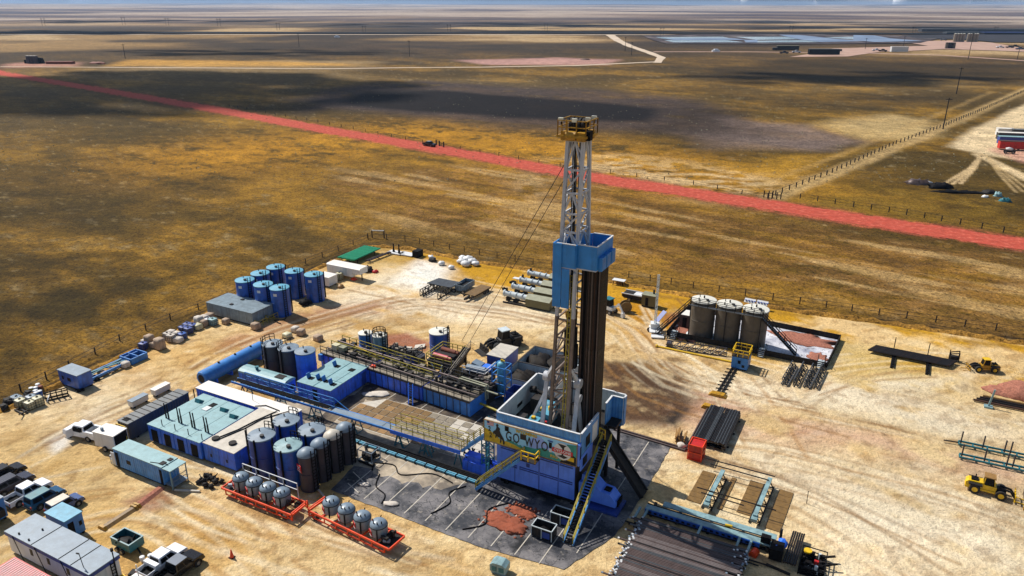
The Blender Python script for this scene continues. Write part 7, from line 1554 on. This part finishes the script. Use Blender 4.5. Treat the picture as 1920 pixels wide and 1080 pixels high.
for i,(u,v) in enumerate(((82,44),(232,42),(314,44),(411,45),(522,53),(683,58),(842,56),(1024,54),(1241,62),(1483,58),(1713,60),(1866,60))):
    x, y = at(u, v+3); t = bpy.data.objects.new('pylon', None); col.objects.link(t); z = float(hgt(np.array([x]),np.array([y]))[0]); t.location = (x,y,z); tag(t,('H frame pylon farthest left on the horizon plain','second H frame pylon from the left edge','third H frame pylon from the left edge','fourth H frame pylon, left of the long dark road','fifth H frame pylon from the left','H frame pylon above the left half of the highway','H frame pylon just left of the mast top','H frame pylon just right of picture centre on the plain','dark H frame pylon behind the left end of the ponds','H frame pylon behind the middle of the ponds','H frame pylon above the far tank battery','H frame pylon at the far right of the plain')[i],'pylon','pylons crossing the plain')
    w2 = y*.0018; hh = y*.0095; b = MB(); [b.cyl((s*w2,0,0),(s*w2,0,hh),y*.00018,n=6) for s in (-1,1)]; b.build('leg', M['dark'], t); b = MB(); b.bar((-w2*1.9,0,hh*.86),(w2*1.9,0,hh*.86),y*.0003); b.build('cross_arm', M['dark'], t)
# storage yard at the right edge
def far_box(name, label, u, v, L_, D, h, m, mt_, rot=0, cat='container', group=None, z0=.3):
    x, y = at(u, v); t = bpy.data.objects.new(name, None); col.objects.link(t); t.location = (x, y, .2); t.rotation_euler = (0,0,R(rot)); tag(t, label, cat, group)
    b = MB(); b.box(0,0,z0,L_,D,h); b.build('wall', M[m], t); b = MB(); b.box(-.1,-.1,h,L_+.1,D+.1,h+.15); b.build('roof', M[mt_], t); return t
for (u,v,L_,m,mt_,l) in ((1873,275,14,'red','pipe_rust','red trailer nearest the viewer in the storage yard at the right edge'),(1872,266,15,'navy','cyan_roof','blue grey trailer behind the red one in the storage yard'),(1870,258,15,'container_dark','white_roof','white roofed trailer, second behind the red one'),(1897,252,12,'container_dark','dark_roof','dark container at the back of the storage yard'),(1869,250,6,'white','white_roof','short white container at the back left of the storage yard')):
    far_box('storage_trailer',l,u,v+6,L_,2.6,2.9,m,mt_,-14,'trailer','trailers in the storage yard')
t = T('tractor','small yellow and white machine in front of the red storage trailer','machine',*atL(1893,288)); b = MB(); b.box(-2,-.8,.5,1.6,.8,1.2); b.bar((1,0,1),(2.6,0,1.8),.3); b.build('body', M['dark'], t); b = MB(); b.blob((-.3,0,1.6),(1.2,.7,.6),4); b.build('cab', M['white'], t); [wheel(t,x,y,.5,.35) for x in (-1.4,.9) for y in (-.9,.9)]
for i,(u,v,a,c,h,m,l) in enumerate(((1722,345,3.4,2.2,1.3,'pipe_brown','brown scrap pile with a white sheet, left of the yard debris'),(1763,352,3.2,2.0,1.5,'black','black scrap pile standing highest in the yard debris'),(1795,361,6.5,1.8,.6,'black','long flat black debris strip on the grass'),(1855,362,1.6,1.2,.9,'dark','dark scrap at the right end of the debris strip'),(1870,368,1.2,.9,1.1,'cyan_roof','pale blue tote at the right of the debris strip'),(1885,378,1.5,1.0,1.0,'teal','dark teal drum cluster near the right edge'),(1848,370,.8,.7,.6,'white','small white scrap below the debris strip'))):
    b = MB(); b.blob((0,0,0),(a,c,h),i+60,14,6,.4); rn = random.Random(i); [b.bar((rn.uniform(-a,a)*.7,rn.uniform(-c,c)*.6,.1),(rn.uniform(-a,a)*.9,rn.uniform(-c,c)*.9,h*rn.uniform(.6,1.1)),.2) for k in range(7)]; solo('scrap_pile',l,'scrap',b,M[m],*atL(u,v),0,14,'yard debris on the grass')
b = MB(); b.blob((0,0,.3),(1.4,1.0,.5),5); solo('white_sheet','white sheet beside the brown scrap pile','sheet',b,M['white'],*atL(1737,344))
# ponds with pale banks
M['pond'] = liner_mat('pond', (70,105,135), (120,150,170), .42, .6, False); M['pond'].node_tree.nodes['Principled BSDF'].inputs['Roughness'].default_value = .12
M['pond_bank'] = earth('pond_bank', (70,60,62), (150,140,135), .01); M['salt'] = earth('salt', (138,156,182), (80,100,130), .012, var=.3)
sheet('pond_bank', px((1205,67),(1300,64.6),(1500,64.2),(1700,67),(1760,72),(1725,81),(1500,83),(1250,82),(1225,76)), M['pond_bank'], .35)
for poly in (((1228,70.2),(1355,69.4),(1372,73),(1245,73.4)),((1245,75.6),(1360,75.6),(1395,80),(1262,80.2)),((1378,69.8),(1490,69.4),(1512,74),(1420,75.4)),((1545,70.5),(1640,68.6),(1662,72.6),(1600,74.6)),((1420,77),(1530,75.6),(1545,79.6),(1415,80.4))): sheet('pond', px(*poly), M['pond'], .55)
for poly in (((1245,72.8),(1372,72.4),(1400,75.4),(1262,76)),((1460,66),(1500,66.4),(1560,73),(1620,78),(1540,79.8),(1500,75)),((1600,66.5),(1640,67.4),(1670,72.8),(1730,77.8),(1640,79.6),(1600,76)),((1395,76),(1420,75.4),(1420,80.6),(1398,80.4))): sheet('salt_crust', px(*poly), M['salt'], .75)
sheet('mud_flat', px((1690,66.5),(1925,64),(1925,79.5),(1865,79),(1800,73.5),(1720,72.5)), M['road_asphalt'], .4)
far_box('long_shed','long dark shed on the ridge above the far tank battery',1728,60,230,14,5,'container_dark','dark_roof',-1,'shed')
far_box('long_shed','second long dark building at the far right ridge',1775,64,300,14,3,'container_dark','dark_roof',-2,'shed')
far_box('long_shed','low dark bank of containers at the far right edge',1845,65,260,16,3.5,'black','navy',-2,'shed')
for i in range(8):
    u = 1789 + i*5.3 + (4 if i > 3 else 0); x, y = at(u, 78.5); t = bpy.data.objects.new('far_tank', None); col.objects.link(t); t.location = (x,y,.2); tag(t,'tan tank in the battery of eight at the far upper right','tank','far tank battery'); b = MB(); b.lathe([(1.9,0),(1.9,10.5)],14); b.build('shell', M['deck'], t); b = MB(); b.lathe([(2.0,10.5),(.01,11)],14); b.build('roof', M['tank_lid'], t)
for i in range(4):
    x, y = at(1774 + i*4.6, 91); t = bpy.data.objects.new('far_tank', None); col.objects.link(t); t.location = (x,y,.2); tag(t,'small dark tank in the short row in front of the far tank battery','tank','short row of far tanks'); b = MB(); b.lathe([(1.6,0),(1.6,6.5)],12); b.build('shell', M[('tank_tan','dark','dark','tank_tan')[i]], t); b = MB(); b.lathe([(1.7,6.5),(.01,6.9)],12); b.build('roof', M['tank_tan'], t)
for (u,v,L_,D,h,m,mt_,l) in ((1457,95,24,4,5,'dark','olive_roof','long olive roofed trailer on the far pale yard'),(1517,103,31,5,5.5,'black','dark_roof','long black container row on the far pale yard'),(1671,98,18,4,5.5,'white','white_roof','white site trailer on the far road'),(1449,95,5,3,3,'dark','dark_roof','small dark truck left of the olive trailer'),(1570,96.6,5,3,2.2,'black','dark_roof','small dark box right of the black container row')): far_box('site_trailer',l,u,v,L_,D,h,m,mt_,-1,'trailer','trailers on the far yard')
for (u,v,m,l) in ((1470,100.5,'bronze_body','dark pickup in front of the olive trailer on the far yard'),(1493,99,'car_white','white pickup left of the black container row'),(1643,95.6,'car_white','white pickup left of the far white trailer'),(1655,96.5,'car_black','black pickup next to the far white trailer'),(1875,90,'car_white','white truck at the right end of the far yard'),(1893,90,'bronze_body','dark truck at the right end of the far yard'),(1912,93,'car_teal','teal truck at the right picture edge of the far yard'),(1903,88,'car_black','black truck behind the others at the right edge of the far yard'),(1769,76,'car_grey','grey truck left of the far tank battery')):
    t = vehicle('pickup_truck',l,'pickup truck',*atL(u,v),25,m,L_=6.5,group='trucks on the far yard'); t.scale = (1.35,1.35,1.5)
# far left pad
for i,(u,l) in enumerate(((55,'dark tank on the far left pad, left of three'),(62,'dark tank on the far left pad, middle of three'),(68.5,'dark tank on the far left pad, right of three'))):
    x, y = at(u, 119); t = bpy.data.objects.new('far_tank', None); col.objects.link(t); t.location = (x,y,.1); tag(t,l,'tank','tanks on the far left pad'); b = MB(); b.lathe([(1.9,0),(1.9,6.2)],14); b.build('shell', M['silo_dark'], t); b = MB(); b.lathe([(2.0,6.2),(.01,6.6)],14); b.build('roof', M['tank_tan'], t)
b = MB(); b.prof([(0,0),(5,0),(3.5,4.5),(0,5)],0,2); b.bar((-10,0,.3),(3,0,.6),.5); b.box(-12,0,0,-4,2,3); solo('tank_stair','dark stair and machinery beside the far left tanks','stair',b,M['black'],*atL(72,119),0,27)
b = MB(); b.box(0,0,0,22,6,2.0); solo('steel_berm','low reddish steel bund right of the far left tanks','bund',b,M['rust'],*atL(86,120),0,27)
b = MB(); b.blob((0,0,0),(9,5,1.6),5,16,6,.2); solo('soil_heap','brown soil heap right of the far left pad','soil heap',b,M['rust'],*atL(182,119.5))
b = MB(); b.blob((0,0,0),(5,3,1),5,12,5,.2); solo('soil_heap','small dark heap on the pale cleared strip','soil heap',b,M['pipe_rust'],*atL(1098,112))
for u,v,l in ((632,71,'white car on the highway left of centre'),(1342,98,'small white vehicle on the far pink road')):
    b = MB(); b.box(-4,-2,0,4,2,1.6); b.box(-2,-1.8,1.6,2,1.8,2.8); x,y = at(u,v); o = b.build('car', M['car_white']); o.location = (x,y,.6); tag(o,l,'car',None)
# sparse sage clumps on the grass near the road
b = None; rn = random.Random(90)
b = MB()
for k in range(1500):
    u, v = rn.uniform(-60, 1980), 150 + 190*rn.random()
    x, y = at(u, v)
    U_, V_ = LW(x, y)
    if V_ < 130 and U_ > -112: continue
    r_ = rn.uniform(.14, .36); c = Vector((x, y, 0)); n = 5; a0 = rn.random()*6
    vs = [(x + r_*rn.uniform(.7,1.2)*math.cos(a0+i*2*math.pi/n), y + r_*rn.uniform(.7,1.2)*math.sin(a0+i*2*math.pi/n), 0) for i in range(n)] + [(x+rn.uniform(-.1,.1), y+rn.uniform(-.1,.1), r_*rn.uniform(.7,1.3))]
    b.add(vs, [(i, (i+1) % n, n) for i in range(n)])
o = b.build('sagebrush', M['olive']); tag(o, 'low dark sage tufts scattered over the dry grass', 'sagebrush', None, 'stuff')
for i,(pts,l) in enumerate((([(-49.6,57.2),(-46,58.6),(-44,57.4),(-41,59.2),(-38,58.8)],'black hose snaking over the liner from the pump skid to the rig'),([(-33,52.6),(-31.4,54.4),(-32.2,56.6),(-30.8,58.6)],'black hose curving over the liner left of the red soil'),([(-46.2,56.4),(-45.2,54.4),(-43.4,53.6),(-42.8,52.2)],'thin black hose on the liner below the cable tray'),([(-37.2,53.2),(-36.4,55.6),(-37.4,57.2),(-36.4,59.0)],'black hose crossing the liner near the left stair foot'),([(-40.8,70.6),(-38.6,69.4),(-36.6,70.4),(-35.6,69.6)],'curled dark hose on the pale mats below the rig corner'),([(-88.0,86.0),(-87.2,84.6),(-88.4,83.6),(-86.4,83.0)],'black hose loop on the red soil below the blue tanks'))):
    b = MB()
    q = [Vector((*a_, .12)) for a_ in pts]; q = [q[0]] + q + [q[-1]]; cv = []
    for k in range(1, len(q)-2):
        for t_ in (0,.2,.4,.6,.8): p0,p1,p2,p3 = q[k-1:k+3]; cv.append(.5*((2*p1)+(p2-p0)*t_+(2*p0-5*p1+4*p2-p3)*t_**2+(3*p1-p0-3*p2+p3)*t_**3))
    cv.append(q[-1])
    for a_, c_ in zip(cv, cv[1:]): b.cyl(a_, c_, .07, n=6)
    solo('hose', l, 'hose', b, M['black'], 0, 0, 0, 0, 'hoses on the ground')
# clouds, far beyond and above: they shade parts of the plain
M['cloud'] = paint('cloud', (250,250,252), rough=1, dirt=0, var=.02, spec=0)
def cloud(u, v, a, c, seed, n=26, alt=1700):
    gx_, gy_ = at(u, v); k = alt/math.tan(R(48.5)); cx, cy = gx_ + math.cos(R(140.5))*k, gy_ + math.sin(R(140.5))*k; rn = random.Random(seed); b = MB()
    for q in range(n):
        t_, rr_ = rn.uniform(0, 6.283), math.sqrt(rn.random()); s = (1.15 - rr_*.75)
        b.blob((a*rr_*math.cos(t_), c*rr_*math.sin(t_), rn.uniform(0, 14)), (a*.26*s*rn.uniform(.7,1.2), c*.26*s*rn.uniform(.7,1.2), 16*s), seed*50+q, 12, 7, .2)
    o = b.build('cloud', M['cloud']); o.location = (cx, cy, alt); tag(o, kind='structure')
cloud(130, 166, 210, 130, 3, 75); cloud(300, 186, 70, 40, 13, 30)
cloud(1560, 145, 120, 60, 5, 30); cloud(480, 98, 170, 60, 6, 26)
for i,(u,v,a,c) in enumerate(((300,38,500,260),(900,45,420,200),(1500,40,600,240),(1750,52,420,160),(100,60,300,120),(1150,58,300,60))): cloud(u, v, a, c, 20+i, 26)
b = MB(); rn = random.Random(4)
for k in range(46):
    a = R(-46 + 92*k/45 + rn.uniform(-1,1)); d = rn.uniform(33000, 38000); b.blob((d*math.sin(a), d*math.cos(a), 300), (rn.uniform(1200,2400), 900, rn.uniform(700,1500)), k, 14, 8, .15)
o = b.build('cloud_bank', M['cloud']); tag(o, kind='structure')
# the air
m = bpy.data.materials.new('haze'); m.use_nodes = True; nt = m.node_tree; nt.nodes.remove(nt.nodes['Principled BSDF']); v = nt.nodes.new('ShaderNodeVolumePrincipled'); v.inputs['Color'].default_value = (.5,.7,1,1); v.inputs['Density'].default_value = 5.5e-5; v.inputs['Anisotropy'].default_value = .2
nt.links.new(v.outputs[0], nt.nodes['Material Output'].inputs['Volume']); M['haze'] = m
b = MB(); b.box(-25500,-25500,-80,25500,25500,75); o = b.build('haze', m); tag(o, kind='stuff')
# ------------------------------------------------------------------ light, air, camera
SAZ, SEL = R(140.5), R(48.5)             # where the sun stands
sd = Vector((math.cos(SAZ)*math.cos(SEL), math.sin(SAZ)*math.cos(SEL), math.sin(SEL)))
L = bpy.data.lights.new('sun', 'SUN'); L.energy = 5.0; L.angle = R(.5); L.color = (1, .955, .88)
so = bpy.data.objects.new('sun', L); col.objects.link(so); so.rotation_euler = sd.to_track_quat('Z', 'Y').to_euler(); so.location = (-60, 60, 120)
w = bpy.data.worlds.new('World'); sc.world = w; w.use_nodes = True; nt = w.node_tree
sky = nt.nodes.new('ShaderNodeTexSky'); sky.sky_type = 'NISHITA'; sky.sun_disc = False; sky.sun_elevation = SEL; sky.sun_rotation = math.pi/2 - SAZ
nt.links.new(sky.outputs[0], nt.nodes['Background'].inputs[0]); nt.nodes['Background'].inputs[1].default_value = .085
cam = bpy.data.cameras.new('camera'); cam.sensor_width = 36; cam.lens = 36*F/1920; cam.clip_start = .5; cam.clip_end = 60000
co_ = bpy.data.objects.new('camera', cam); col.objects.link(co_); co_.location = (0, 0, H)
co_.rotation_euler = (Matrix.Rotation(math.pi/2 - P, 4, 'X') @ Matrix.Rotation(RL, 4, 'Z')).to_euler()
sc.camera = co_
sc.view_settings.view_transform = 'Standard'; sc.view_settings.look = 'None'; sc.view_settings.exposure = .17; sc.view_settings.gamma = 1
